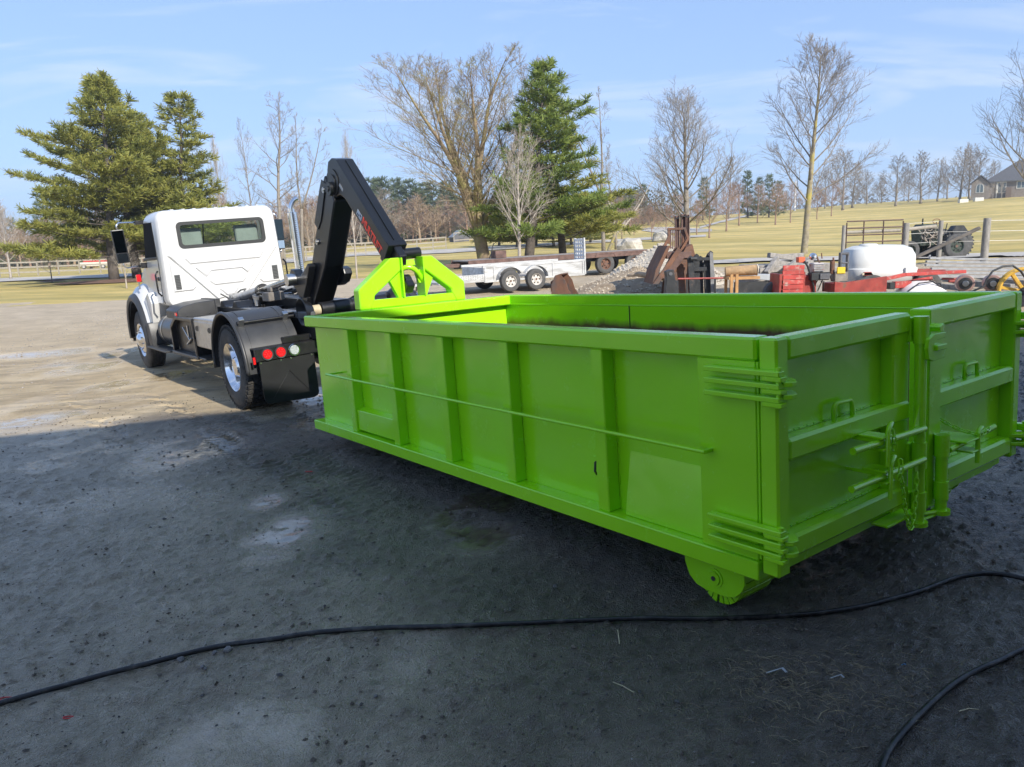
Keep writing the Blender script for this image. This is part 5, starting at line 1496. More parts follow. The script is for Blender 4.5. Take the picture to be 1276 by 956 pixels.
def mk_bare(name, mt, mt2=None, **k):
    TR, CR = bare_tree(**k)
    return dict(kind='bare', name=name, trunk=TR.mesh('trunk', mt, 'full', recalc=False), crown=CR.mesh('crown', mt2 or mt, False, recalc=False), H=k['H'])
def set_tree(proto, pos, rz=0.0, s=1.0, label=None, cat='tree', group=None, name=None, sxy=None, mt=None, leaf=None):
    r = empty(name or proto['name'], pos, rz, label=label, cat=cat, group=group)
    r.scale = (sxy or s, sxy or s, s)
    a = link_mesh('trunk', proto['trunk'], r); b = link_mesh('crown', proto['crown'], r)
    if 'needles' in proto: link_mesh('needles', proto['needles'], r) if False else None
    for o in (a, b):
        if mt: 
            o.material_slots[0].link = 'OBJECT'; o.material_slots[0].material = mt
    return r
def mk_pine(name, mt, lf, **k):
    TR, BR, me = pine_tree(**k)
    n0 = len(BR.v)
    bm_me = BR.mesh('crown', mt, False, recalc=False)
    bm = bmesh.new(); bm.from_mesh(bm_me); nb = len(bm.faces); bm.from_mesh(me); bm.faces.ensure_lookup_table()
    for f in bm.faces[nb:]: f.material_index = 1
    bm.to_mesh(bm_me); bm.free(); bm_me.materials.append(lf)
    return dict(kind='pine', name=name, trunk=TR.mesh('trunk', mt, 'full', recalc=False), crown=bm_me, H=k['H'])

# prototypes
P_YARD = mk_bare('bare_tree', BK_LICH, BK_GREY, seed=5, H=9.0, r0=.13, clear=.27, n1=26, n2=10, n3=7, n4=3, ang=(56, 26), len1=.42, up=.085, sj=.014, jit=.045, twig=.0055)
P_SPREAD = mk_bare('bare_tree', BK_GREY, seed=9, H=9.0, r0=.14, clear=.20, n1=30, n2=10, n3=6, n4=2, ang=(52, 16), len1=.52, up=.14, shape='vase', jit=.04, twig=.0055, sj=.015)
P_YOUNG = mk_bare('young_bare_tree', BK_PALE, seed=15, H=5.6, r0=.07, clear=.26, n1=24, n2=8, n3=6, n4=1, ang=(46, 16), len1=.50, up=.12, twig=.0045, shape='vase', jit=.045, sj=.012)
P_WILLOW = mk_bare('willow_tree', bark('willow_bark', (.34, .26, .17), (.20, .15, .10), (.30, .27, .10)), seed=22, H=12.5, r0=.26, clear=.18, n1=22, n2=10, n3=7, n4=2, ang=(40, 24), len1=.60, forks=6, up=.07, jit=.04, twig=.0065, lean=(-.16, 0))
P_TALL = mk_bare('tall_bare_tree', BK_GREY, seed=31, H=13.0, r0=.17, clear=.33, n1=22, n2=7, n3=5, n4=1, ang=(58, 35), len1=.27, up=.05, jit=.10, twig=.010)
P_TALL2 = mk_bare('tall_bare_tree', BK_GREY, seed=37, H=13.0, r0=.16, clear=.38, n1=16, n2=8, n3=5, n4=1, ang=(50, 35), len1=.30, up=.07, jit=.12, forks=2, twig=.010)
P_HILL = mk_bare('bare_tree', BK_GREY, seed=41, H=9.0, r0=.16, clear=.14, n1=22, n2=8, n3=6, n4=0, ang=(58, 20), len1=.50, up=.06, shape='vase', twig=.022)
P_SMALL = mk_bare('small_bare_tree', BK_RED, seed=47, H=5.5, r0=.07, clear=.22, n1=22, n2=8, n3=6, n4=0, ang=(52, 18), len1=.50, up=.11, twig=.010, shape='vase', jit=.045)
P_PINE1 = mk_pine('white_pine', BK_PINE, LF_PINE, seed=3, H=13.5, r0=.30, limbs=84, spread=.54, base=.13, tufts=13, blade=.34)
P_PINE2 = mk_pine('white_pine', BK_PINE, LF_PINE2, seed=8, H=11.5, r0=.27, limbs=76, spread=.42, base=.15, skew=(.28, -.1), tufts=14, blade=.32)
P_PINE3 = mk_pine('white_pine', BK_PINE, LF_PINE, seed=13, H=12.0, r0=.22, limbs=66, spread=.38, base=.14, tufts=13, blade=.34)
P_FAR = mk_pine('dark_conifer', BK_PINE, LF_FAR, seed=19, H=9.0, r0=.18, limbs=34, spread=.27, base=.05, tufts=5, blade=.60)
P_FAR2 = mk_pine('dark_conifer', BK_PINE, LF_FAR, seed=23, H=10.0, r0=.18, limbs=30, spread=.36, base=.08, tufts=5, blade=.65)

def plant(proto, px, d, top, base=None, **k):
    """stand a tree in column px at depth d, its top at photo row top"""
    p = at(px, d)
    h = zat(px, top, d) - p.z
    p.z -= .05
    return set_tree(proto, p, s=h / proto['H'], **k)

# --- trees in view, left to right
plant(P_YOUNG, 14, 62, 262, rz=1.0, label='young pale bare tree at the far left edge beside the rail fence', sxy=1.25)
plant(P_PINE1, 143, 47, 90, rz=.6, sxy=1.06, label='broad white pine with level limbs, the leftmost big evergreen')
plant(P_PINE3, 172, 50, 102, rz=2.1, sxy=1.45, label='white pine standing just right of the broad left pine, sharing its crown')
plant(P_PINE1, 198, 54, 138, rz=3.6, sxy=.95, label='white pine filling the gap between the leftmost pine and the one behind the cab')
plant(P_PINE3, 228, 52, 116, rz=4.4, sxy=1.3, label='narrow-topped white pine rising behind the white truck cab')
plant(P_YOUNG, 158, 38, 305, rz=2.0, sxy=.55, label='thin staked sapling on the grass beside the left truck mirror')
plant(P_YOUNG, 65, 50, 300, rz=.3, sxy=.6, label='small sapling on the grass at far left with a mulch ring')
plant(P_TALL, 352, 66, 112, rz=.9, sxy=1.15, label='tall pale bare tree behind the cab, tallest of the three')
plant(P_TALL2, 378, 68, 138, rz=3.3, sxy=.9, label='bare tree with forked top behind the exhaust stack')
plant(P_TALL, 322, 72, 148, rz=2.4, sxy=.55, label='slim leaning bare trunk beside the right of the tall pines')
plant(P_YOUNG, 283, 60, 190, rz=.5, sxy=.8, label='slender bare tree against the right edge of the pines')
plant(P_YOUNG, 445, 36, 188, rz=.2, sxy=.62, label='slender pale tree on the lawn seen through the hook arm')
plant(P_YOUNG, 393, 46, 268, rz=2.2, sxy=.6, label='low young tree on the lawn between exhaust stack and arm')
plant(P_WILLOW, 606, 44, 62, rz=.4, sxy=1.5, label='big spreading bare willow with many stems left of the green pine')
plant(P_PINE2, 658, 42, 74, rz=-.2, sxy=1.08, label='full green pine sweeping right behind the white trailer')
plant(P_PINE3, 702, 45, 118, rz=1.2, sxy=1.15, label='second green pine grown together with the sweeping one, right side', mt=None)
plant(P_YOUNG, 648, 36, 182, rz=1.4, sxy=1.25, label='pale young multi-branched tree in front of the green pine')
plant(P_TALL2, 752, 64, 108, rz=.3, sxy=1.0, label='tall sparse bare tree just right of the green pine')
plant(P_TALL, 768, 70, 190, rz=3.0, sxy=.8, label='shorter bare tree close behind the tall sparse one')
plant(P_SPREAD, 856, 48, 138, rz=.8, sxy=1.7, label='rounded bare tree behind the rusty buckets')
plant(P_YARD, 1001, 32, 64, rz=2.6, sxy=1.12, mt=None, label='tall bare tree with yellow lichen trunk behind the junk pile')
plant(P_SPREAD, 1296, 55, 58, rz=1.9, sxy=1.9, label='bare tree reaching in from the right edge above the house')
# leaning forked trunk right of the pines
lt = empty('leaning_trunk', at(756, 58), label='pale leaning bare trunk with yellow base right of the pines', cat='tree')
tr_ = MB(); rg = random.Random(2)
a_ = wander(rg, (0, 0, -.2), (.25, 0, 1), 2.0, 4, 0, .05); tr_.tube(a_, [.16, .14, .12, .11, .10], 8)
crn = MB()
for d_, l_ in (((1.2, .1, .9), 5.2), ((.6, 0, 1.0), 3.6), ((-.1, .1, 1), 3.0)):
    b_ = wander(rg, a_[-1] - Vector((0, 0, .2)), d_, l_, 7, .02, .08); crn.tube(b_, [.09 - .01 * i for i in range(8)], 6)
    for k in range(7):
        i = rg.randint(2, 6); c_ = wander(rg, b_[i], side_dir(rg, b_[i + 1] - b_[i], .7, rg.uniform(0, 6.28)), rg.uniform(.6, 1.4), 3, .05, .1); crn.tube(c_, [.025, .018, .012, .005], 4)
tr_.build('trunk', BK_LICH, lt, smooth='full', recalc=False); crn.build('crown', BK_PALE, lt, recalc=False)

rng = random.Random(77)
ORD = ['first', 'second', 'third', 'fourth', 'fifth', 'sixth', 'seventh', 'eighth', 'ninth', 'tenth', 'eleventh', 'twelfth', 'thirteenth', 'fourteenth']
G_PATH = 'young reddish trees planted along the path'
PATH_ = ((812, 92, 262), (830, 100, 258), (846, 84, 246), (868, 105, 252), (884, 92, 240), (905, 112, 234), (921, 124, 232), (944, 130, 234), (966, 122, 232), (985, 126, 232), (1018, 132, 236), (790, 112, 262), (775, 96, 264), (1036, 140, 228))
for px, d, top in PATH_:
    plant(P_SMALL, px, d, top, rz=rng.uniform(0, 6), label='%s reddish bare tree from the left by the curving path' % ORD[sorted(q_[0] for q_ in PATH_).index(px)], group=G_PATH, sxy=rng.uniform(1.25, 1.6) * (zat(px, top, d) - gz(ray(px, 330).x * d, d)) / 5.5)
G_HILL = 'bare trees along the hill crest'
HILL_ = ((1050, 165, 196), (1062, 178, 208), (1116, 172, 200), (1147, 178, 196), (1168, 185, 203), (1196, 175, 190), (1207, 182, 186), (1218, 178, 192), (1238, 190, 204), (1028, 190, 214), (1080, 200, 218), (1098, 205, 222), (1132, 200, 214), (1180, 200, 210))
for px, d, top in HILL_:
    plant(P_HILL, px, d, top, rz=rng.uniform(0, 6), label='%s grey bare tree from the left on the hill crest' % ORD[sorted(q_[0] for q_ in HILL_).index(px)], group=G_HILL, sxy=rng.uniform(1.1, 1.6) * (zat(px, top, d) - gz(ray(px, 330).x * d, d)) / 9)
plant(P_HILL, 908, 150, 204, rz=2, label='large round bare tree on the skyline left of the lichen tree')
G_CON = 'dark conifers on the skyline'
CON_ = ((932, 152, 214), (958, 148, 218), (876, 150, 222), (790, 150, 234), (803, 155, 230), (781, 160, 238), (970, 158, 226), (944, 165, 222), (840, 170, 236))
for px, d, top in CON_:
    plant(P_FAR, px, d, top, rz=rng.uniform(0, 6), label='%s dark conifer from the left on the far skyline' % ORD[sorted(q_[0] for q_ in CON_).index(px)], group=G_CON)
# far wood behind the lawn: evergreens then bare brown trees
G_EV = 'evergreens of the far wood'; G_BR = 'bare trees of the far wood'
for k in range(44):
    px = 395 + (790 - 395) * (k + rng.random()) / 44; d = rng.uniform(150, 185)
    top = (226 if 430 < px < 570 else 240) + rng.uniform(-5, 12)
    plant(P_FAR2, px, d, top, rz=rng.uniform(0, 6), sxy=rng.uniform(1.5, 2.0), label='dark evergreen in the far wood behind the lawn', group=G_EV)
for k in range(20):
    px = -30 + 420 * (k + rng.random()) / 20; d = rng.uniform(140, 170)
    plant(P_FAR2, px, d, rng.uniform(252, 282) if px > 60 else rng.uniform(268, 290), rz=rng.uniform(0, 6), label='dark evergreen in the far wood behind the lawn', group=G_EV)
for k in range(80):
    px = 370 + (820 - 370) * (k + rng.random()) / 80; d = rng.uniform(125, 150)
    top = rng.uniform(242, 272)
    plant(P_HILL, px, d, top, rz=rng.uniform(0, 6), mt=(BK_BROWN, BK_RED, BK_GREY)[k % 3], sxy=rng.uniform(1.0, 1.5), label='brown leafless tree in the far wood', group=G_BR)
for k in range(40):
    px = -40 + 440 * (k + rng.random()) / 40; d = rng.uniform(105, 140)
    plant(P_HILL, px, d, rng.uniform(246, 284) if px > 240 else rng.uniform(262, 290), rz=rng.uniform(0, 6), sxy=rng.uniform(1.0, 1.5), mt=(BK_BROWN, BK_RED)[k % 2], label='brown leafless tree in the far wood', group=G_BR)
for k in range(26):
    px = 820 + 460 * (k + rng.random()) / 26; d = rng.uniform(225, 260)
    plant(P_HILL, px, d, np.interp(px, [820, 1000, 1276], [244, 238, 222]) + rng.uniform(-4, 6), rz=rng.uniform(0, 6), mt=BK_GREY, label='hazy bare tree beyond the hill crest', group='bare trees beyond the hill')
# trunks in the shade under the pines
for px, d, top in ((645, 78, 262), (668, 82, 258), (690, 80, 255), (712, 84, 262), (736, 88, 262), (622, 86, 262), (726, 76, 270)):
    plant(P_PINE3, px, d, top - 20, rz=rng.uniform(0, 6), label='shaded pine standing behind the big green pine', group='pines behind the green pine', sxy=.75)
# understory brush closing the far wood
bush = MB(); rg = random.Random(5); bv = []; bf = []
for k in range(4200):
    px = rg.uniform(-60, 830); d = rg.uniform(165, 200); p = at(px, d); h = rg.uniform(.5, 7.5)
    for j in range(5):
        c = Vector((p.x + rg.gauss(0, .7), p.y + rg.gauss(0, .7), p.z + h * rg.random())); o = Vector((rg.uniform(-1, 1), rg.uniform(-1, 1), rg.uniform(-1, 1))).normalized() * rg.uniform(.4, .9); w = o.orthogonal().normalized() * .35
        i = len(bv); bv += [c - w, c + w, c + o]; bf.append((i, i + 1, i + 2))
bush.add(bv, bf); tag(bush.build('brushwood', leafmat('brush', (.06, .05, .03), (.10, .085, .045), (.09, .10, .04)), recalc=False), kind='stuff', label='tangled brush filling the far wood')
# far wooded horizon
hz_ = MB(); rg = random.Random(8); hv = []; hf = []
for k in range(6000):
    px = rg.uniform(-500, 1800); d = rg.uniform(420, 520); x = ray(px, 330).x * d; h = rg.uniform(0, 9) * (.8 + .4 * math.sin(px * .02))
    c = Vector((x, d, gz(x, d) + h)); o = Vector((rg.uniform(-1, 1), rg.uniform(-1, 1), rg.uniform(-.6, 1))).normalized() * rg.uniform(1.5, 3.5); w = o.orthogonal().normalized() * 1.5
    i = len(hv); hv += [c - w, c + w, c + o]; hf.append((i, i + 1, i + 2))
hz_.add(hv, hf); tag(hz_.build('distant_woodland', leafmat('distant_wood', (.09, .09, .08), (.13, .12, .105), (.11, .12, .09)), recalc=False), kind='stuff', label='distant belt of woodland on the horizon')

# mulch rings
MULCH = mat('mulch', (.16, .09, .06), .95, var=.4, vscale=5)
for px, d, r in ((143, 47, 3.2), (65, 50, .9), (658, 42, 1.4), (606, 44, .8)):
    p = at(px, d); m = MB(); vs = [(p.x, p.y, gz(p.x, p.y) + .16)]; n = 28
    for i in range(n):
        a = 2 * math.pi * i / n; rr = r * rng.uniform(.85, 1.1); x, y = p.x + rr * math.cos(a), p.y + rr * math.sin(a); vs.append((x, y, gz(x, y) + .055))
    m.add(vs, [(0, i + 1, (i + 1) % n + 1) for i in range(n)]); tag(m.build('mulch_bed', MULCH), kind='structure')

# ================================================================== FENCES
WOODW = mat('weathered_white_wood', (.30, .27, .22), .8, var=.2, vscale=9)
WOODG = mat('weathered_grey_wood', (.25, .235, .21), .85, var=.3, vscale=12, bump=.4, bscale=40, stretch=(1, 1, .3))
def rail_fence(name, cols, d0, d1, h, label, rails=3, pw=.11):
    f = empty(name, at(cols[0], d0), label=label, cat='fence'); o = Vector(f.location)
    P = []
    for i, px in enumerate(cols):
        t = i / (len(cols) - 1); P.append(at(px, d0 + (d1 - d0) * t) - o)
    for p in P: MB().box(p.x - pw / 2, p.x + pw / 2, p.y - pw / 2, p.y + pw / 2, p.z - .2, p.z + h).build('fence_post', WOODW, f)
    for a, b_ in zip(P, P[1:]):
        for r in range(rails):
            z = h * (.28 + .68 * r / (rails - 1)); j = rng.uniform(-.03, .03)
            m = MB(); n = (b_ - a); n = Vector((n.y, -n.x, 0)).normalized() * .03
            vs = [a + Vector((0, 0, z - .07)) - n, b_ + Vector((0, 0, z - .07 + j)) - n, b_ + Vector((0, 0, z + .07 + j)) - n, a + Vector((0, 0, z + .07)) - n]
            vs += [v + 2 * n for v in vs]
            m.add(vs, [(0, 1, 2, 3), (7, 6, 5, 4), (0, 4, 5, 1), (1, 5, 6, 2), (2, 6, 7, 3), (3, 7, 4, 0)]); m.build('fence_rail', WOODW, f)
rail_fence('rail_fence', [-60, -30, 0, 24, 48, 74, 100, 126, 152, 178, 204], 72, 78, 1.35, 'weathered white rail fence crossing the lawn at left behind the pines')
rail_fence('rail_fence', [330, 356, 382, 408, 432, 456, 478, 500, 520, 540, 556], 74, 86, 1.35, 'pale rail fence across the lawn seen behind the hook arm')
rail_fence('rail_fence', [566, 590, 614], 112, 114, 1.5, 'short length of fence at the wood edge by the grey shed', 2)
# ================================================================== EQUIPMENT IN THE YARD
RUST = mat('rusty_steel', (.22, .105, .06), .8, .2, col2=(.12, .065, .045), vscale=4, wear=(.10, .09, .085), wscale=3, wpos=(.5, .7), bump=.4, bscale=25)
RUST2 = mat('brown_rust_paint', (.13, .075, .06), .7, .1, var=.35, vscale=6, bump=.2, bscale=30)
WPAINT = mat('worn_white_paint', (.50, .50, .49), .55, var=.2, wear=(.26, .25, .23), wscale=4, wpos=(.48, .70), stretch=(.4, 1, 1.6))
OLDBLK = mat('old_black_paint', (.03, .032, .034), .5, .2, var=.4, wear=(.16, .10, .07), wscale=6, wpos=(.58, .75))
REDP = mat('faded_red_paint', (.42, .05, .04), .55, var=.3, wear=(.45, .33, .28), wscale=9, wpos=(.54, .70))
REDD = mat('dull_red_paint', (.28, .035, .025), .55, var=.35, wear=(.14, .08, .05), wscale=6, wpos=(.55, .7))
OLDW = mat('grey_barn_timber', (.27, .25, .225), .9, var=.35, vscale=10, bump=.5, bscale=40)
TYR = mat('dusty_tyre', (.075, .073, .07), .85, var=.25)
RIMW = mat('white_wheel_rim', (.60, .57, .52), .5, var=.2, wear=(.25, .16, .11), wscale=14, wpos=(.5, .7))

def small_wheel(par, x, y, z, R0, w, rim, yaw_axis='Y', name='wheel', lugs=6):
    g = empty(name); g.parent = par; g.location = (x, y, z)
    MB().lathe([(R0 * .56, -w / 2), (R0 * .78, -w * .56), (R0 * .95, -w * .46), (R0, -w * .3), (R0, w * .3), (R0 * .95, w * .46), (R0 * .78, w * .56), (R0 * .56, w / 2)], 30, closed=True).build('tyre', TYR, g, smooth=True)
    MB().lathe([(0, -w * .30), (R0 * .18, -w * .32), (R0 * .20, -w * .2), (R0 * .48, -w * .16), (R0 * .52, -w * .44), (R0 * .58, -w * .5), (R0 * .58, w * .4), (0, w * .4)], 28).build('rim', rim, g, smooth=True)
    h = MB()
    for k in range(lugs):
        a = 2 * math.pi * k / lugs; c = Vector((R0 * .36 * math.cos(a), -w * .20, R0 * .36 * math.sin(a))); h.cyl(c, c + Vector((0, -w * .02 - .004, 0)), R0 * .075, seg=8)
    h.build('rim_hole', mat('hole_black', (.008, .008, .008), .8), g)
    MB().cyl((0, -w * .36, 0), (0, -w * .26, 0), R0 * .11, seg=12).build('hub_cap', RUST, g, smooth=True)
    return g
def sub(par, m, name, material, bev=.006, smooth=False): return m.build(name, material, par, bevel=bev, smooth=smooth)

def tilt_root(name, px, d, yaw, label, cat, L_=2.0, dz=0):
    p = at(px, d); c, s = math.cos(yaw), math.sin(yaw)
    a = gz(p.x - c * L_, p.y - s * L_); b_ = gz(p.x + c * L_, p.y + s * L_)
    r = empty(name, (p.x, p.y, (a + b_) / 2 + .02 + dz), label=label, cat=cat)
    r.rotation_euler = (0, -math.atan2(b_ - a, 2 * L_), yaw); return r

# white tandem trailer
t = tilt_root('utility_trailer', 635, 25.6, R_(24), 'white tandem-axle utility trailer with patterned ramp gate standing upright', 'trailer')
x0, x1 = -1.28, 2.32
for y in (-.95, .95):
    side = [(x0, .37), (-1.02, .37)]
    for cx_, a0, a1 in ((-.45, 180, 25), (.45, 155, 0)):
        for k in range(9):
            a = R_(a0 + (a1 - a0) * k / 8); side.append((cx_ + .41 * math.cos(a), .40 + .36 * math.sin(a)))
    side += [(1.0, .37), (x1, .37), (x1, .80), (x0, .80)]
    sub(t, MB().prism(side, y - .02, y + .02, 1), 'side_panel', WPAINT, .004)
    sub(t, MB().box(x0 - .03, x1 + .02, y - .035, y + .035, .78, .86), 'top_rail', WPAINT, .008)
    sub(t, MB().box(x0, x1, y - .04, y + .04, .33, .39), 'lower_rail', WPAINT, .006)
    for x in (x0 + .05, x0 + .35, 1.15, x1 - .05): sub(t, MB().box(x - .03, x + .03, y - .045, y + .045, .35, .80), 'stake_post', WPAINT, .004)
    for cx_, a0, a1 in ((-.45, 180, 25), (.45, 155, 0)):
        pts = [(cx_ + .42 * math.cos(R_(a0 + (a1 - a0) * k / 8)), y * 1.03, .40 + .37 * math.sin(R_(a0 + (a1 - a0) * k / 8))) for k in range(9)]
        m = MB(); vs = [(p[0], y * .99, p[2]) for p in pts] + [(p[0], y * 1.24, p[2]) for p in pts]; vs += [(v[0], v[1], v[2] + .012) for v in vs]
        n = 9; m.add(vs, [(k, k + 1, n + k + 1, n + k) for k in range(8)] + [(2 * n + k, 3 * n + k, 3 * n + k + 1, 2 * n + k + 1) for k in range(8)] + [(n + k, n + k + 1, 3 * n + k + 1, 3 * n + k) for k in range(8)])
        sub(t, m, 'fender', WPAINT, 0)
    for x in (-.45, .45): small_wheel(t, x, y * 1.13, .335, .335, .21, RIMW)
sub(t, MB().box(x0, x1, -.93, .93, .40, .44), 'deck', OLDW, 0)
sub(t, MB().box(x0, x0 + .03, -.93, .93, .44, .80), 'headboard', WPAINT, 0)
# lower front deck with tread-plate side
sub(t, MB().box(-2.75, x0, -.95, .95, .36, .42), 'front_deck', WPAINT, .004)
sub(t, MB().box(-2.70, x0 + .02, -.96, -.93, .42, .60), 'tread_plate_side', WPAINT, .004)
dm = MB()
for i in range(18):
    for j in range(3):
        x = -2.66 + i * .078; z = .455 + j * .05 + (.02 if i % 2 else 0); s = 1 if i % 2 else -1
        dm.box(-.022, .022, -.004, .0, -.006, .006, Matrix.Translation((x, -.961, z)) @ Matrix.Rotation(R_(40 * s), 4, 'Y'))
sub(t, dm, 'tread_pattern', mat('tread_grey', (.16, .16, .155), .6), 0)['kind'] = 'stuff'  # raised tread marks in a darker grey than the plate
sub(t, MB().box(-2.80, -2.68, -.99, -.89, .36, .72), 'corner_post', WPAINT, .006)
sub(t, MB().prism([(-.9, -1.0), (-.9, -2.78), (-.8, -2.78), (-.1, -3.8), (.1, -3.8), (.8, -2.78), (.9, -2.78), (.9, -1.0)][::-1], .30, .35, 2) if False else MB().box(-3.9, -2.7, -.06, .06, .32, .40), 'tongue', WPAINT, .006)
gm = MB(); gx = x1 + .02
gt = empty('ramp_gate'); gt.parent = t
for y in (-.93, -.30): sub(gt, MB().box(gx, gx + .05, y - .03, y + .03, .36, 1.55), 'gate_upright', WPAINT, .004)
for k in range(8): sub(gt, MB().box(gx + .01, gx + .03, -.9, -.25, .58 + k * .125, .64 + k * .125), 'gate_slat', mat('gate_grey', (.72, .72, .72), .6), .002)
for k in range(5): sub(gt, MB().box(gx + .008, gx + .034, -.90 + k * .15, -.84 + k * .15, .55, 1.53), 'gate_bar', mat('gate_grey', (.72, .72, .72), .6), .002)

# brown flatbed behind it
t = tilt_root('flatbed_trailer', 700, 31.5, R_(20), 'long brown flatbed trailer with rusty wheels behind the white one', 'trailer', 3)
sub(t, MB().box(-4.3, 3.9, -1.2, -1.12, .66, .86), 'side_beam', RUST2, .006); sub(t, MB().box(-4.3, 3.9, 1.12, 1.2, .66, .86), 'side_beam', RUST2, .006)
for k in range(20): sub(t, MB().box(-4.25 + k * .405, -4.25 + k * .405 + .39, -1.12, 1.12, .80, .85), 'deck_plank', OLDW, .004)
for y in (-1.0, 1.0):
    for x in (1.42, 2.75):
        small_wheel(t, x, y * 1.06, .40, .40, .24, RUST, lugs=5)
        sub(t, MB().prism([(x - .50, .66), (x - .40, .84), (x + .40, .84), (x + .50, .66), (x + .42, .66), (x + .34, .79), (x - .34, .79), (x - .42, .66)], y * 1.22, y * .95, 1), 'wheel_arch', RUST2, .004)
sub(t, MB().box(-2.9, -2.45, -.3, .3, .86, 1.15), 'winch_box', RUST2, .01)
sub(t, MB().cyl((-3.05, 0, .86), (-2.85, 0, 1.45), .02, seg=6), 'winch_lever', OLDBLK, 0)
sub(t, MB().box(-5.4, -4.3, -.08, .08, .60, .74), 'drawbar', RUST2, .006)
for s in (-.8, .8): sub(t, MB().box(-4.3, 3.8, s - .05, s + .05, .52, .66), 'frame_rail', OLDBLK, 0)

# loader bucket lying on the gravel
def frame(px, d): 
    p = at(px, d); k = d / 955.0
    return p, (lambda q: (q - px) * k), (lambda r: zat(px, r, d) - p.z)
p, X, Z = frame(709, 21.5)
b = empty('loader_bucket', p, R_(-20), label='rust brown loader bucket lying on its back right of the white trailer', cat='bucket')
b.scale = (.66, .55, 1.05)
pr = [(-.62, .08), (-.60, .42), (-.45, .66), (-.20, .70), (.02, .52), (.12, .30), (.30, .14), (.62, .03), (.62, .0), (-.4, .0)]
shell = [(-.42, .0), (-.60, .10), (-.60, .44), (-.45, .67), (-.16, .72), (-.15, .69), (-.43, .63), (-.56, .43), (-.56, .13), (-.40, .03), (.60, .03), (.66, .0)]
sub(b, MB().prism(shell, -.62, .62, 1), 'bucket_shell', RUST, .006)
for y in (-.64, .60): sub(b, MB().prism(pr, y, y + .03, 1), 'side_plate', RUST, .004)
sub(b, MB().box(.60, .70, -.66, .66, -.01, .03), 'cutting_edge', RUST2, .004)
for y in (-.3, .3): sub(b, MB().prism([(-.60, .2), (-.72, .25), (-.72, .5), (-.60, .55)], y - .02, y + .02, 1), 'mount_ear', RUST, .004)

# gravel heap with rounded pale stones over brown dirt
def heap(name, px, d, rx, ry, h, material, label, seed, stone=None, ns=0, sr=(.03, .07), kind='stuff'):
    p = at(px, d); m = MB(); n = 44; r_ = np.random.RandomState(seed)
    xs_ = np.linspace(-1.15, 1.15, n); X_, Y_ = np.meshgrid(xs_, xs_); rr = np.sqrt(X_ ** 2 + Y_ ** 2)
    hz2 = np.clip(1 - rr, 0, 1) ** .85 * h * (.85 + .3 * fbm(X_ * 3 + seed, Y_ * 3, 1.0, 4, seed)) + (fbm(X_ * 9, Y_ * 9, 1.0, 4, seed + 1) - .5) * .10 * (rr < 1.05)
    wx = p.x + X_ * rx; wy = p.y + Y_ * ry; hz3 = height(wx, wy) + np.where(rr < 1.05, hz2, -.2)
    vs = list(zip(wx.ravel(), wy.ravel(), hz3.ravel())); fs = [(i * n + j, i * n + j + 1, (i + 1) * n + j + 1, (i + 1) * n + j) for i in range(n - 1) for j in range(n - 1)]
    o = MB().add(vs, fs).build(name, material, smooth='full', recalc=False); tag(o, kind=kind, label=label)
    if ns:
        sv = []; sf = []
        ico = [(0, 0, 1), (.9, 0, .2), (.28, .85, .2), (-.72, .53, .2), (-.72, -.53, .2), (.28, -.85, .2), (0, 0, -.7)]
        icf = [(0, 1, 2), (0, 2, 3), (0, 3, 4), (0, 4, 5), (0, 5, 1), (6, 2, 1), (6, 3, 2), (6, 4, 3), (6, 5, 4), (6, 1, 5)]
        for k in range(ns):
            a = r_.uniform(0, 6.283); q = r_.uniform(0, 1) ** .55 * .98
            i = (q * math.cos(a) / 2.3 + .5) * (n - 1); j = (q * math.sin(a) / 2.3 + .5) * (n - 1)
            z = hz3[int(j), int(i)]; c = (p.x + q * math.cos(a) * rx, p.y + q * math.sin(a) * ry, z); s = r_.uniform(*sr); u = r_.uniform(.6, 1.2, 3); th = r_.uniform(0, 6.28)
            o_ = len(sv)
            for v in ico:
                x, y = v[0] * u[0], v[1] * u[1]; sv.append((c[0] + s * (x * math.cos(th) - y * math.sin(th)), c[1] + s * (x * math.sin(th) + y * math.cos(th)), c[2] + s * v[2] * u[2] + s * .2))
            sf += [tuple(q_ + o_ for q_ in f) for f in icf]
        tag(MB().add(sv, sf).build('gravel_stones', stone, recalc=False), kind='stuff', label='loose stones on the ' + name.replace('_', ' '))
    return o
STONE = mat('pale_stones', (.60, .54, .45), .8, col2=(.33, .28, .22), vscale=14)
heap('gravel_pile', 822, 24.5, 2.1, 1.6, 1.28, mat('gravel_bed', (.40, .36, .30), .9, var=.3, vscale=20), 'pile of pale rounded stones beside the rusty bucket', 3, STONE, 8000, (.02, .055))
heap('dirt_pile', 792, 22.5, 2.1, 1.3, .75, mat('pile_dirt', (.34, .27, .19), .95, col2=(.20, .15, .10), vscale=4, bump=.6, bscale=20), 'low heap of brown dirt in front of the stone pile', 6, mat('dirt_stones', (.42, .36, .28), .9, var=.3, vscale=14), 1600, (.02, .05))
# driftwood-like branch on the dirt
p = at(806, 20.8)
tag(MB().tube([p + Vector((-.5, .2, .62)), p + Vector((-.2, .1, .66)), p + Vector((.3, .0, .56)), p + Vector((.8, -.1, .50)), p + Vector((1.1, -.1, .42))], [.03, .07, .08, .06, .03], 8).build('dead_branch', mat('dead_wood', (.42, .32, .22), .9, var=.25), smooth='full'), 'pale broken branch lying across the dirt heap', 'branch')

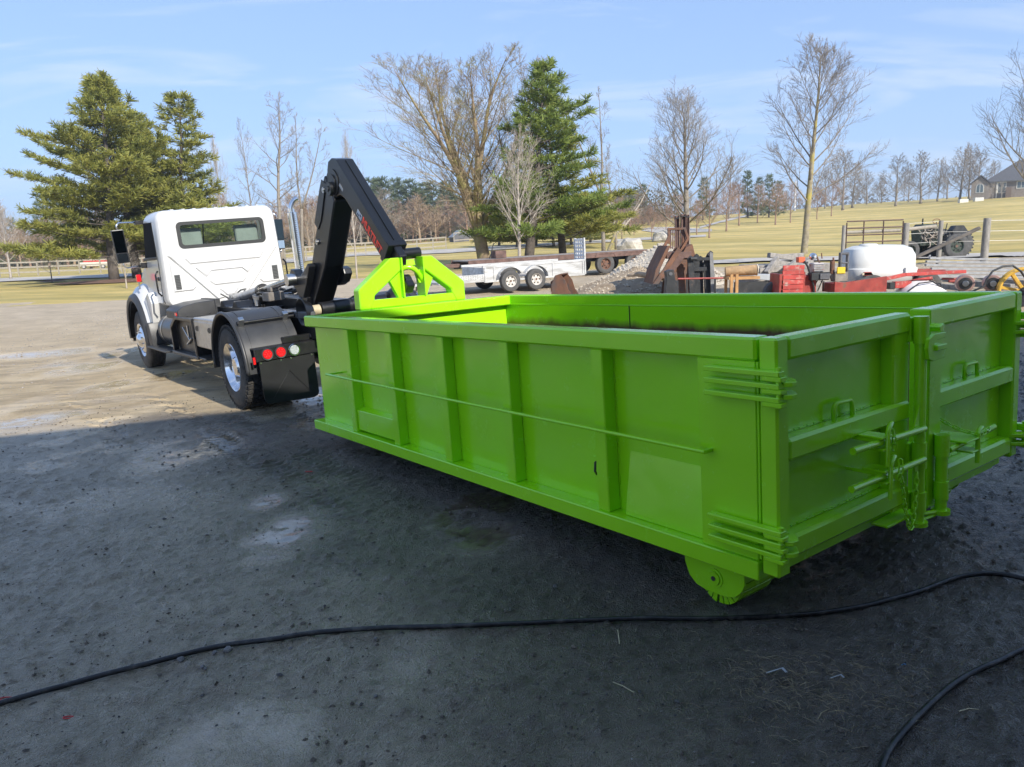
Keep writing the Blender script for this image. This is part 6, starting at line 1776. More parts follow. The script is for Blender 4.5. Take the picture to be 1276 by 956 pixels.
# big rusty bucket with rack
p, X, Z = frame(836, 20.2)
b = empty('grapple_bucket', p, R_(0), label='tall rust red bucket with a slatted rack on top beside the stones', cat='bucket')
poly = [(X(808), Z(350)), (X(813), Z(333)), (X(826), Z(308)), (X(835), Z(303)), (X(858), Z(308)), (X(863), Z(322)), (X(861), Z(356)), (X(850), -.02), (X(815), -.02)]
sub(b, MB().prism([(X(832), -.02), (X(862), -.02), (X(863), Z(322)), (X(857), Z(308)), (X(850), Z(308)), (X(836), Z(335))], -.40, -.36, 1), 'side_plate', RUST, .006)
sub(b, MB().prism([(X(832), -.02), (X(862), -.02), (X(863), Z(322)), (X(857), Z(308)), (X(850), Z(308)), (X(836), Z(335))], .90, .94, 1), 'side_plate', RUST, .006)
sub(b, MB().prism([(X(858), Z(305)), (X(862), Z(320)), (X(864), -.02), (X(858), -.02), (X(856), Z(320)), (X(852), Z(308))], -.36, .90, 1), 'bucket_back', RUST, .006)
sub(b, MB().prism([(X(808), Z(352)), (X(812), Z(335)), (X(826), Z(306)), (X(830), Z(306)), (X(816), Z(338)), (X(814), Z(352))], -.55, .70, 1), 'tine_plate', RUST, .006)
sub(b, MB().prism([(X(808), Z(352)), (X(815), Z(352)), (X(842), Z(312)), (X(838), Z(308))], -.62, -.57, 1), 'brace_arm', RUST, .006)
sub(b, MB().prism([(X(820), Z(345)), (X(826), Z(348)), (X(846), Z(322)), (X(838), Z(318))], -.56, -.42, 1), 'link_arm', RUST2, .006)
sub(b, MB().box(X(826), X(856), -.45, .8, Z(322), Z(314)).box(X(812), X(840), -.5, .7, .0, .10), 'cross_tube', RUST2, .01)
sub(b, MB().box(X(831), X(834), -.05, .0, Z(304), Z(285)).box(X(849), X(852), -.05, .0, Z(307), Z(285)).box(X(831), X(853), -.06, .0, Z(287), Z(284)), 'rack_frame', RUST, .006)
for k in range(6): sub(b, MB().box(X(834.5 + k * 2.6), X(836 + k * 2.6), -.03, .0, Z(310), Z(286)), 'rack_slat', RUST2, .003)
sub(b, MB().prism([(X(850), Z(286)), (X(853), Z(286)), (X(857), Z(298)), (X(846), Z(318)), (X(843), Z(316)), (X(854), Z(298))], -.12, -.06, 1), 'rack_arm', RUST, .004)
sub(b, MB().prism([(X(825), Z(307)), (X(832), Z(292)), (X(834), Z(293)), (X(828), Z(309))], -.12, -.06, 1), 'rack_arm', RUST, .004)
f_ = empty('pallet_forks', at(851, 21.6), label='pair of upright dark brown channel beams standing behind the rusty bucket', cat='beams')
p, X, Z = frame(851, 21.6)
for a, b2, tp_ in ((840.5, 845.5, 269), (847.5, 853.5, 267), (854, 857.5, 268)):
    sub(f_, MB().box(X(a), X(b2), .0, .05, -.02, Z(tp_)).box(X(a), X(a) + .02, -.08, .0, -.02, Z(tp_)).box(X(b2) - .02, X(b2), -.08, .0, -.02, Z(tp_)), 'channel_beam', RUST2, .004)
    sub(f_, MB().box(X(a), X(b2), -.085, .0, Z(tp_ + 3.5), Z(tp_ + 2)), 'end_band', OLDBLK, .002)
# black attachments
def attach(name, px, d, sx, pts, th, label, yaw=0):
    p, X, Z = frame(px, d); g = empty(name, p, R_(yaw), label=label, cat='attachment')
    return g, X, Z
g, X, Z = attach('quick_coupler', 873, 19.6, 1, None, 0, 'black steel coupler plates standing on end right of the rusty bucket')
for i, (a, b2, t0, lean) in enumerate(((857, 864, 319, -2), (864, 871, 317, 0), (879, 886, 314, 4), (872, 878, 320, 1))):
    sub(g, MB().prism([(X(a + 2), -.02), (X(b2 + 3), -.02), (X(b2 + lean), Z(t0 + 1)), (X(b2 - 3 + lean), Z(t0 - 1)), (X(a + lean), Z(t0 + 3)), (X(a - 1), Z(t0 + 14))], i * .14 - .1, i * .14 - .04, 1), 'coupler_plate', OLDBLK, .006)
sub(g, MB().cyl((X(858), -.15, Z(322)), (X(866), -.15, Z(322)), .05, seg=12).box(X(864), X(880), -.02, .05, Z(338), Z(333)).box(X(866), X(884), .02, .1, Z(325), Z(321)), 'cross_tube', OLDBLK, .006)
sub(g, MB().prism([(X(884), Z(314)), (X(888), Z(316)), (X(894), -.02), (X(887), -.02)], .05, .10, 1), 'grey_edge_plate', mat('dusty_grey_steel', (.20, .20, .20), .6, .2, var=.3), .004)
g, X, Z = attach('hooked_bracket', 836, 17.4, 1, None, 0, 'single black hooked steel foot standing just behind the bin rail')
sub(g, MB().prism([(X(826), -.02), (X(829), Z(345)), (X(828), Z(338)), (X(833), Z(336)), (X(838), Z(336)), (X(840), Z(349)), (X(844), Z(350)), (X(845), -.02)], -.12, .10, 1), 'foot_body', OLDBLK, .012)
sub(g, MB().cyl((X(834), -.14, Z(341)), (X(834), .12, Z(341)), .04, seg=12), 'foot_pin', GRY, 0)
g = empty('red_pole', at(870, 18.6), label='thin dark red steel pole lying behind the bin', cat='pole'); k_ = 18.6 / 955
MB().cyl((-.5, 0, .62), (.65, .1, .60), .022, seg=8).build('pole_bar', REDD, g, smooth=True); MB().box(-.3, -.26, -.02, .02, 0, .6).box(.4, .44, .05, .09, 0, .59).build('pole_stand', OLDBLK, g)

# planter pot with a dry shrub seen through the hook frame
g = empty('flower_pot', at(519, 24.5), label='small terracotta coloured pot with a dry leafless shrub', cat='planter')
MB().box(-.16, .16, -.16, .16, 0, .17).build('pot', mat('terracotta', (.42, .30, .22), .8), g, bevel=.02)
sh_ = MB(); rg = random.Random(9); sh_.cyl((0, 0, .15), (.02, 0, .34), .035, .02, seg=7)
for k in range(26):
    a = rg.uniform(0, 6.28); q_ = Vector((.02, 0, .30 + rg.uniform(0, .06))); e_ = q_ + Vector((math.cos(a) * rg.uniform(.08, .28), math.sin(a) * .2, rg.uniform(.05, .26))); sh_.tube([q_, q_.lerp(e_, .5) + Vector((0, 0, .03)), e_], [.012, .008, .004], 4)
sh_.build('dry_shrub', BK_GREY, g)

# logs, sawhorse, timber and pipe piles
g = empty('sawn_log', at(925, 17.6), label='short thick log with pale sawn end lying behind the bin rail', cat='log')
MB().cyl((-.38, .1, .78), (.30, 0, .80), .11, .12, seg=16).build('log_bark', mat('log_bark', (.36, .24, .13), .9, var=.3, bump=.6, bscale=15), g, smooth=True)
MB().cyl((.30, 0, .80), (.315, 0, .80), .13, seg=16).build('sawn_end', mat('sawn_wood', (.66, .58, .46), .8, var=.12), g)
for nm, lb, dx, col in (('sawhorse', 'small orange-brown wooden trestle under the sawn log', -.12, (.45, .25, .10)),):
    s_ = empty(nm, at(925, 17.6) + Vector((dx, 0, 0)), label=lb, cat='trestle')
    for x in (-.22, -.1): MB().box(x, x + .06, -.2, -.15, 0, .72).build('trestle_leg', mat('trestle_wood', col, .8, var=.2), s_); MB().box(x, x + .06, .25, .3, 0, .68).build('trestle_leg', mat('trestle_wood', col, .8, var=.2), s_)
    MB().box(-.25, .45, -.19, .28, .60, .66).build('trestle_top', mat('trestle_wood', col, .8, var=.2), s_)
p, X, Z = frame(935, 19.2)
g = empty('white_beam', p, 0, label='long grey-white channel beam lying on the timber behind the log', cat='beam')
MB().prism([(X(903), Z(340)), (X(908), Z(339)), (X(966), Z(343)), (X(966), Z(351)), (X(925), Z(347))], -.1, .1, 1).build('beam_body', mat('galvanised_sheet', (.52, .54, .55), .4, .5, var=.1), g, bevel=.01)
MB().box(X(915), X(960), -.05, .05, 0, Z(351)).build('beam_block', OLDBLK, g)
rg = random.Random(4)
G_T = 'weathered timbers heaped behind the junk'
for i, (pa, pya, pb, pyb, d, th) in enumerate(((925, 334, 978, 336, 20.2, .10), (945, 338, 1000, 332, 20.0, .14), (955, 341, 968, 322, 19.8, .13), (958, 318, 992, 322, 20.6, .13), (962, 327, 1002, 333, 20.4, .15), (978, 336, 998, 322, 19.7, .12), (930, 340, 960, 341, 20.8, .09), (985, 340, 1010, 325, 20.5, .2), (968, 320, 1000, 318, 20.9, .12), (1003, 331, 1050, 334, 20.6, .22))):
    a = CAMPOS + ray(pa, pya) * d; b_ = CAMPOS + ray(pb, pyb) * (d + .5)
    r = empty('timber_beam', a, label='grey weathered square timber in the heap behind the red machine, ' + ('low at far left', 'flat across the heap middle', 'steep one leaning left', 'level one on the crest left', 'long one sloping down right', 'steep one leaning right', 'thin one lowest at left', 'thick one rising to the right', 'short one topmost', 'thick one running far right')[i], cat='timber', group=G_T)
    M_ = aim((0, 0, 0), b_ - a); Ln = (b_ - a).length
    MB().box(-th / 2, th / 2, -th / 2, th / 2, 0, Ln, M_).build('beam_body', OLDW, r, bevel=.01)
hp = at(975, 20.6); tag(MB().box(hp.x - .9, hp.x + 1.3, hp.y - .3, hp.y + 1.0, hp.z, hp.z + .75).build('timber_stack', OLDW, bevel=.02), 'block of stacked grey timber under the loose beams', 'timber')
G_P = 'grey steel rails stacked on the right'
for i in range(6):
    d = 18.0 + i * .62; py = (345, 340.5, 336, 331.5, 327, 323)[i]
    pa = 1150 + (12, 6, 10, 3, 4, 8, 14, 18, 20)[i]; a = CAMPOS + ray(pa, py - 1) * d; b_ = CAMPOS + ray(1330, py + 2.0) * (d + .1)
    r = empty('steel_rail', a, label='long grey steel rail at the right edge, %s of the six from the front' % ORD[i], cat='rail', group=G_P)
    M_ = aim((0, 0, 0), b_ - a); Ln = (b_ - a).length
    MB().box(-.045, .045, -.03, .03, 0, Ln, M_).build('rail_body', mat('dull_galvanised', (.30, .30, .30), .5, .4, var=.2), r, bevel=.006)
for x in (1165, 1215, 1262):
    q_ = at(x, 20); tag(MB().box(q_.x - .06, q_.x + .06, q_.y - 1.5, q_.y + 2.2, q_.z - .3, q_.z + .12).build('rail_support', OLDW, bevel=.01), 'rough timber cross support under the steel rails, column %s' % {1165: 'nearest the white tank', 1215: 'in the middle', 1262: 'at the right edge'}[x], 'timber')

# red implement: boarded red box, engine, lamp, levers
p, X, Z = frame(1005, 16.4)
g = empty('red_implement', p, 0, label='old red engine-driven implement with boarded red box, lamp and yellow warning plate', cat='machine')
for k in range(6):
    z0 = .30 + k * .10; sub(g, MB().box(X(966) + .008 * k, X(993) + .004 * k, -.3, -.26, z0, z0 + .092), 'red_board', REDP, .004)
sub(g, MB().box(X(964), X(969), -.3, .3, .0, Z(340)), 'box_side', REDD, .006); sub(g, MB().box(X(990), X(996), -.28, .3, .2, Z(338)), 'box_side', REDD, .006)
sub(g, MB().box(X(990), X(1014), -.1, .3, .0, Z(343)), 'red_housing', REDD, .02)
sub(g, MB().box(X(1004), X(1026), -.25, -.02, Z(349), Z(340)), 'battery', OLDBLK, .01); sub(g, MB().box(X(1014), X(1026), -.28, -.24, Z(348), Z(341)), 'control_box', GRY, .006)
sub(g, MB().box(X(991), X(999), -.1, .06, Z(327), Z(320)), 'orange_cap', mat('orange_red', (.70, .12, .05), .5), .01)
sub(g, MB().lathe([(0, -.08), (.055, -.075), (.075, -.05), (.078, .0), (.05, .05), (0, .06)], 20, T(X(1009), -.05, Z(320))), 'lamp', CHR, 0, True)
sub(g, MB().tube([(X(998), -.1, Z(325)), (X(1002), -.12, Z(332)), (X(1006), -.14, Z(345)), (X(1010), -.14, Z(358)), (X(1012), -.1, .1)], .022, 7), 'lever', OLDBLK, 0, True)
sub(g, MB().tube([(X(1013), -.05, Z(318)), (X(1019), -.05, Z(330)), (X(1020), -.05, Z(340))], .018, 7).tube([(X(1021), 0, Z(316)), (X(1022), 0, Z(323))], .012, 6), 'lever', RUST, 0, True)
sub(g, MB().box(X(1008), X(1022), -.15, .1, Z(340), Z(328)), 'engine_block', mat('engine_cast', (.50, .46, .43), .5, .5, var=.4, wear=(.35, .10, .06), wscale=10), .02)
for k in range(4): sub(g, MB().box(X(1009), X(1021), -.17, -.15, Z(338 - k * 2.6), Z(337 - k * 2.6)), 'cooling_fin', STL, 0)
sub(g, MB().cyl((X(1035), 0, Z(342)), (X(1035), 0, Z(326)), .05, seg=12).cyl((X(1036), 0, Z(326)), (X(1036), 0, Z(322)), .02, seg=8), 'rust_cylinder', RUST, 0, True)
fr_ = MB().box(X(1042), X(1044.5), -.1, .0, Z(350), Z(318)).box(X(1051), X(1053), -.1, .0, Z(350), Z(318)).box(X(1042), X(1053), -.1, .0, Z(319), Z(316)).box(X(1042), X(1053), -.1, 0, Z(330), Z(328))
sub(g, fr_, 'upright_frame', GRY, .01); sub(g, MB().box(X(1038), X(1048), -.14, -.10, Z(342), Z(334)), 'yellow_plate', mat('yellow_plate', (.72, .50, .03), .5), .006)
sub(g, MB().box(X(1036), X(1052), -.12, .1, Z(352), Z(340)), 'pump_housing', mat('weathered_cast', (.22, .20, .17), .6, .4, var=.4), .01)
sub(g, MB().prism([(X(1028), .2), (X(1028), Z(351)), (X(1040), Z(352)), (X(1091), Z(346)), (X(1091), .2)], -.45, -.40, 1), 'blade_panel', REDD, .006)
sub(g, MB().box(X(1028), X(1042), -.42, .2, .3, Z(353)), 'blade_return', REDD, .006)
for s in (970, 1080): small_wheel(g, X(s), .2, .28, .28, .18, RUST)
rg = random.Random(6); hs = MB()
for k in range(7):
    a = Vector((X(rg.uniform(1000, 1030)), rg.uniform(-.2, .1), Z(rg.uniform(326, 352)))); b_ = a + Vector((rg.uniform(-.3, .3), 0, rg.uniform(-.3, .2))); m_ = a.lerp(b_, .5) + Vector((0, -.1, .1)); hs.tube([a, m_, b_], .012, 6)
sub(g, hs, 'hose_run', OLDBLK, 0, 'full')

# white poly tank on red trailer
p, X, Z = frame(1090, 17.6)
g = empty('poly_tank', p, 0, label='white plastic tank with a domed filler lid on the red frame', cat='tank')
TANK = mat('white_polyethylene', (.62, .62, .59), .45, var=.04, coat=.2)
secs = []
def tsec(z, w, l, xo=0):
    P = []
    for i in range(24):
        a = 2 * math.pi * i / 24; c, s = math.cos(a), math.sin(a)
        P.append((xo + l * math.copysign(abs(c) ** .6, c), w * math.copysign(abs(s) ** .6, s), z))
    return P
rows = [tsec(Z(352), .5, .70, -.02), tsec(Z(345), .60, .76), tsec(Z(338), .62, .80), tsec(Z(334), .60, .80), tsec(Z(333), .57, .76), tsec(Z(329), .57, .76), tsec(Z(318), .56, .75), tsec(Z(310), .47, .68), tsec(Z(306), .30, .52), tsec(Z(305), .1, .2)]
m = MB(); vs = [v for r in rows for v in r]; m.add(vs, [(i * 24 + k, i * 24 + (k + 1) % 24, (i + 1) * 24 + (k + 1) % 24, (i + 1) * 24 + k) for i in range(len(rows) - 1) for k in range(24)] + [tuple(range(24)), tuple((len(rows) - 1) * 24 + k for k in range(24))])
sub(g, m, 'tank_body', TANK, 0, True)
sub(g, MB().lathe([(.0, .16), (.17, .15), (.20, .12), (.22, -.12), (.22, -.14)], 26, T(X(1075), -.15, Z(312)) @ Matrix.Rotation(R_(90), 4, 'X')), 'filler_lid', TANK, 0, True)
sub(g, MB().box(X(1058), X(1122), -.60, -.585, Z(341), Z(338)), 'tank_strap', mat('tan_strap', (.50, .44, .33), .7), .003)
sub(g, MB().box(X(1108), X(1122), -.66, -.56, Z(340), Z(333)), 'valve_block', mat('clear_plastic', (.62, .62, .60), .3), .01)
p, X, Z = frame(1110, 17.2)
g = empty('red_trailer_frame', p, 0, label='worn red steel trailer frame carrying the white tank', cat='trailer frame')
for (a, za, b2, zb, y) in ((1060, 350, 1108, 341, -.62), (1108, 341, 1180, 339.5, -.62), (1090, 356, 1150, 347, -.3), (1060, 354, 1170, 350, .55)):
    A0 = Vector((X(a), y, Z(za))); B0 = Vector((X(b2), y, Z(zb))); sub(g, MB().box(-.05, .05, -.035, .035, 0, (B0 - A0).length, aim(A0, B0)), 'frame_beam', REDP, .006)
sub(g, MB().box(X(1096), X(1116), -.66, -.5, Z(357), Z(349)), 'frame_end', REDP, .01); sub(g, MB().box(X(1090), X(1096), -.66, -.5, Z(358), Z(350)), 'frame_cap', OLDBLK, .006)
sub(g, MB().box(X(1070), X(1170), -.2, -.1, .55, .63).box(X(1070), X(1170), .4, .5, .55, .63), 'cross_beam', REDD, .006)
for px_ in (1082, 1150): small_wheel(g, X(px_), -.1, .30, .30, .2, RIMW)
sub(g, MB().cyl((X(1165), -.5, Z(351)), (X(1177), -.5, Z(351)), .03, seg=10).cyl((X(1160), -.4, Z(348)), (X(1182), -.4, Z(349)), .02, seg=8), 'hydraulic_ram', REDD, 0, True)
sub(g, MB().lathe([(0, -.03), (.028, -.02), (.03, .02)], 14, T(X(1169), -.7, Z(347.5))), 'red_lamp', REDL, 0, True)
g = empty('white_tarp', at(1146, 16.6), label='crumpled white tarpaulin with black straps under the red frame', cat='tarp')
m = MB(); n = 20; rg2 = np.random.RandomState(3); vs = []
for j in range(n):
    for i in range(n):
        u, v = i / (n - 1) * 2 - 1, j / (n - 1) * 2 - 1; h = max(0, (1 - u * u)) ** .5 * max(0, 1 - v * v) ** .4 * (.88 + .10 * float(fbm(np.array([u * 2.5]), np.array([v * 2.5]), 1.0, 3, 5)[0]))
        vs.append((u * .55, v * .4, h * (zat(1146, 349, 16.6) - at(1146, 16.6).z) * 1.06))
m.add(vs, [(j * n + i, j * n + i + 1, (j + 1) * n + i + 1, (j + 1) * n + i) for j in range(n - 1) for i in range(n - 1)]); sub(g, m, 'tarp_sheet', mat('white_tarp', (.66, .64, .62), .6, var=.12), 0, 'full')
z_ = zat(1146, 350, 16.6) - at(1146, 16.6).z
sub(g, MB().tube([(-.45, -.25, z_ * .5), (-.2, -.3, z_ * .93), (.1, -.28, z_ * .98), (.4, -.25, z_ * .6)], .015, 6), 'strap', OLDBLK, 0, True)
# two hub discs and the yellow wheel
for px_, lb in ((1200, 'dark and pinkish steel drum left of the other drum behind the bin'), (1234, 'steel drum with black hub next to the yellow wheel')):
    p, X, Z = frame(px_, 15.6)
    g = empty('steel_drum', p, R_(-25), label=lb, cat='drum')
    cz_ = Z(353); r_ = .17
    sub(g, MB().cyl((0, -.14, cz_), (0, .14, cz_), r_, seg=26), 'drum_body', mat('pinkish_primer', (.34, .22, .19), .5, .3, var=.25), .01, True)
    sub(g, MB().cyl((0, -.17, cz_), (0, -.14, cz_), r_ * .72, seg=24), 'hub_ring', OLDBLK, .006, True); sub(g, MB().cyl((0, -.20, cz_), (0, -.17, cz_), r_ * .34, seg=16), 'hub_cap', STL, .004, True)
    sub(g, MB().box(-.1, .1, -.1, .1, 0, cz_ - r_ + .02), 'drum_stand', OLDBLK)
p, X, Z = frame(1274, 15.2)
g = empty('yellow_wheel', p, R_(-20), label='yellow spoked cable wheel at the right edge above the bin door', cat='wheel')
cz_ = Z(363)
rim_ = [(.44 * math.cos(2 * math.pi * k / 40), -.0, cz_ + .44 * math.sin(2 * math.pi * k / 40)) for k in range(40)]
YEL = mat('chalky_yellow_paint', (.60, .36, .05), .55, var=.25, wear=(.25, .15, .06), wscale=8)
for y in (-.07, .07): sub(g, MB().tube([(a, y, c) for a, _, c in rim_], .035, 8, closed=True), 'wheel_rim', YEL, 0, True)
for k in range(8):
    a = math.pi * k / 4 + .2; sub(g, MB().box(-.03, .03, -.07, .07, 0, .42, T(0, 0, cz_) @ Matrix.Rotation(a, 4, 'Y')), 'spoke', YEL, .006)
sub(g, MB().cyl((0, -.1, cz_), (0, .1, cz_), .09, seg=18), 'wheel_hub', OLDBLK, .01, True)
sub(g, MB().box(-.12, .12, -.12, .12, 0, cz_ - .08), 'wheel_stand', OLDBLK)
tag(MB().tube([CAMPOS + ray(x, y) * 15.0 for x, y in ((1205, 366), (1226, 357), (1229, 349), (1237, 338), (1250, 332), (1262, 331), (1272, 338), (1280, 350), (1292, 372))], .02, 8).build('rubber_hose', OLDBLK, smooth='full'), 'black rubber hose looping over beside the yellow wheel', 'hose')

# gate, posts, brace and wires
IRON = mat('brown_iron_pipe', (.10, .065, .055), .6, .4, var=.3)
D = 26.0
p, X, Z = frame(1090, D)
g = empty('farm_gate', p, 0, label='brown tubular farm gate standing between two wooden posts', cat='gate')
gl, gr_ = X(1053), X(1122); zt, zb = Z(275), Z(318)
for z in np.linspace(zb, zt, 6): sub(g, MB().cyl((gl, 0, z), (gr_, 0, z), .022, seg=8), 'gate_rail', IRON, 0, True)
for x in (gl, X(1074), X(1098), gr_): sub(g, MB().cyl((x, 0, zb), (x, 0, zt - (.04 if x in (gl, gr_) else 0)), .022, seg=8), 'gate_upright', IRON, 0, True)
posts = [(1049, 281, 4.4, 'slim grey gate post at the left end of the farm gate'), (1126, 278, 7.5, 'thick grey gate post right of the farm gate'), (1169, 275, 5.5, 'rough grey fence post in front of the old tractor'), (1226, 272, 8.5, 'stout round grey corner post propped by the long brace')]
for px_, py, wd, lb in posts:
    q_ = at(px_, D + (.3 if px_ == 1169 else 0)); r0 = wd * D / 955 / 2; h_ = zat(px_, py, D) - q_.z
    o = MB().tube([(q_.x, q_.y, q_.z - .3), (q_.x, q_.y, q_.z + h_ * .5), (q_.x + .01, q_.y, q_.z + h_)], [r0 * 1.05, r0, r0 * .97], 14).build('fence_post', WOODG, smooth=True, bevel=0); tag(o, lb, 'post')
a = CAMPOS + ray(1129, 326) * D; b_ = CAMPOS + ray(1221, 284) * (D - .05)
tag(MB().box(-.06, .06, -.05, .05, 0, (b_ - a).length, aim(a, b_)).build('diagonal_brace', mat('dark_brace_wood', (.12, .105, .09), .85, var=.3), bevel=.01), 'long dark wooden brace leaning from the ground to the corner post', 'brace')
a = CAMPOS + ray(1053, 290) * (D + .06); b_ = CAMPOS + ray(1122, 287) * (D + .06); c_ = CAMPOS + ray(1129, 286) * D; d2_ = CAMPOS + ray(1166, 282) * (D + .2)
tag(MB().tube([a, b_], .055, 8).build('split_rail', WOODW, smooth=True), 'pale horizontal log rail fixed across behind the farm gate', 'rail')
tag(MB().tube([c_, d2_], .06, 8).build('split_rail', WOODW, smooth=True), 'short pale log rail between the two posts by the tractor', 'rail')
WIRE = mat('galvanised_wire', (.62, .60, .55), .5, .6)
wi = empty('wire_fence', at(1226, D), label='thin wire strands stretched from the corner post to the right', cat='wire'); wp = Vector(wi.location)
for py, py2 in ((275, 272), (288, 285), (300, 297)):
    MB().tube([CAMPOS + ray(1228, py) * D - wp, CAMPOS + ray(1400, py2) * D - wp], .010, 4).build('wire_strand', WIRE, wi)
    MB().tube([CAMPOS + ray(1226, py + .5) * D - wp, CAMPOS + ray(1170, py + 1) * (D + .3) - wp, CAMPOS + ray(1128, py + 4) * D - wp], .008, 4).build('wire_strand', WIRE, wi)

# old tractor behind the posts
p, X, Z = frame(1163, 33.0)
g = empty('old_tractor', p, 0, label='old dark green open tractor parked behind the fence posts', cat='tractor')
GDK = mat('faded_tractor_green', (.035, .05, .035), .7, var=.5, wear=(.10, .08, .06), wscale=8)
sub(g, MB().prism([(X(1140), Z(306)), (X(1138), Z(285)), (X(1143), Z(279)), (X(1160), Z(279)), (X(1164), Z(306))], -.35, .35, 1), 'bonnet', GDK, .03)
for k in range(7): sub(g, MB().box(X(1141 + k * 2.4), X(1142.2 + k * 2.4), -.37, -.35, Z(302), Z(284)), 'grille_bar', OLDBLK, 0)
sub(g, MB().box(X(1150), X(1185), -.25, .25, Z(306), Z(296)), 'chassis', OLDBLK, .02)
for x, y, r0, w_ in ((1181, -.62, .60, .32), (1181, .62, .60, .32), (1125, -.55, .38, .2), (1157, .5, .38, .2), (1175, -.9, .5, .2)):
    small_wheel(g, X(x), y, r0, r0, w_, GDK, lugs=6)
    if r0 > .5:
        tl = MB()
        for k in range(26): tl.box(r0 * .97, r0 * 1.04, -w_ * .45, w_ * .45, -.025, .025, T(X(x), y, r0) @ Matrix.Rotation(2 * math.pi * k / 26, 4, 'Y') @ Matrix.Rotation(.35, 4, 'X'))
        sub(g, tl, 'tyre_lugs', OLDBLK, 0)
sub(g, MB().prism([(X(1172), Z(300)), (X(1170), Z(288)), (X(1174), Z(282)), (X(1184), Z(282)), (X(1190), Z(290)), (X(1190), Z(300))], -.85, -.45, 1), 'rear_fender', OLDBLK, .03)
st_ = [(X(1164) + .16 * math.cos(a_), .0, Z(276) + .10 * math.sin(a_)) for a_ in [2 * math.pi * k / 20 for k in range(20)]]
sub(g, MB().tube(st_, .014, 6, closed=True), 'steering_wheel', mat('old_steering', (.20, .08, .05), .5), 0, True)
sub(g, MB().cyl((X(1162), 0, Z(290)), (X(1164), 0, Z(277)), .02, seg=6).cyl((X(1172), -.2, Z(290)), (X(1174), -.2, Z(279)), .02, seg=6).cyl((X(1147), 0, Z(280)), (X(1147), 0, Z(272)), .03, seg=8), 'lever', OLDBLK, 0)
rg = random.Random(14); hs = MB()
for k in range(36):
    a = Vector((X(rg.uniform(1138, 1188)), -.4, Z(rg.uniform(282, 300)))); b_ = a + Vector((rg.uniform(-.5, .5), rg.uniform(-.1, .1), rg.uniform(-.35, .3))); hs.tube([a, a.lerp(b_, .5) + Vector((0, -.08, -.1)), b_], .016, 5)
sub(g, hs, 'pipework', mat('mixed_pipe', (.40, .34, .28), .6, .3, var=.5, vscale=3), 0, 'full')

# boulders by the lane
for px_, d, s, lb in ((776, 58, .62, 'grey boulder standing upright beside the lane right of the pines'), (785, 57.5, .95, 'large flat-topped grey boulder beside the lane'), (826, 86, 1.0, 'pale low boulder by the start of the curving path')):
    m = MB(); rg = random.Random(px_); p = at(px_, d); vs = []
    bm = bmesh.new(); bmesh.ops.create_icosphere(bm, subdivisions=3, radius=1)
    for v in bm.verts:
        n = noise.noise(v.co * 1.6 + Vector((px_, 0, 0))); v.co *= 1 + .35 * n; v.co.z *= .95
    me = bpy.data.meshes.new('boulder'); bm.to_mesh(me); bm.free(); me.materials.append(mat('boulder_stone', (.42, .39, .34), .9, var=.25, vscale=3, bump=.6, bscale=8))
    o = link_mesh('boulder', me); o.location = (p.x, p.y, p.z + s * .4); o.scale = (s * (1.1 if px_ != 776 else .55), s * .8, s * (.9 if px_ != 776 else 1.25)); tag(o, lb, 'boulder')

# grey shed at the wood edge, red float by the left fence, far house, pole
p, X, Z = frame(570, 118)
g = empty('garden_shed', p + Vector((.6, 0, -.6)), R_(15), label='small grey gabled shed half hidden at the wood edge', cat='shed'); g.scale = (.55, .8, .62)
sub(g, MB().prism([(-2.2, 0), (2.2, 0), (2.2, 2.2), (0, 3.6), (-2.2, 2.2)], 0, 4, 1), 'wall', mat('shed_boards', (.11, .11, .12), .8), .0)
sub(g, MB().prism([(-2.5, 2.05), (0, 3.70), (2.5, 2.05), (2.5, 2.2), (0, 3.88), (-2.5, 2.2)], -.3, 4.3, 1), 'roof', mat('shed_shingle', (.24, .28, .33), .7), 0)
sub(g, MB().box(-.7, .7, -.05, 0, 0, 1.9), 'door', mat('shed_door', (.08, .08, .09), .8), 0)
p, X, Z = frame(120, 104)
g = empty('farm_wagon', p, R_(8), label='red-topped white wagon box parked far off between the left pines', cat='wagon')
sub(g, MB().box(-1.7, 1.7, -.8, .8, .35, .85), 'wagon_side', mat('cream_wagon', (.62, .58, .48), .7), .02); sub(g, MB().box(-1.3, 1.35, -.7, .7, .85, 1.25), 'red_cargo', mat('wagon_red', (.50, .05, .04), .6, var=.3), .03)
for x in (-1.2, 1.2): small_wheel(g, x, -.85, .3, .3, .15, RIMW)
p, X, Z = frame(713, 150)
p, X, Z = frame(990, 190)
tag(MB().cyl(p + Vector((0, 0, -.5)), p + Vector((0, 0, Z(226))), .28, .22, seg=12).build('white_silo_pole', mat('white_pole', (.62, .66, .70), .5), smooth=True), 'slim white pole on the hill crest left of the lichen tree', 'pole')

# house
d = 168; p, X, Z = frame(1245, d)
HS = mat('house_stone', (.27, .235, .20), .85, col2=(.18, .155, .135), vscale=2.5, bump=.5, bscale=5); RF = mat('dark_shingle_roof', (.085, .085, .09), .8, var=.25, vscale=3)
TRIM = mat('house_trim', (.62, .60, .54), .6); HG = mat('house_glass', (.07, .10, .11), .08, spec=.8)
h = empty('house', p, R_(-31), label='stone bungalow with a dark hip roof on the hill at right', cat='house'); h.scale = (.86, .86, 1)
zb, ze, zr = -.6, Z(226.5), Z(199)
sub(h, MB().box(X(1228), X(1420), .0, 12, zb, ze), 'wall', HS, 0)
sub(h, MB().box(X(1210), X(1232), -2.0, 3, zb, Z(228)), 'bay_wall', HS, 0)
sub(h, MB().prism([(X(1210), Z(228)), (X(1232), Z(228)), (X(1221), Z(219.5))], -2.0, -1.9, 1), 'gable_wall', HS, 0)
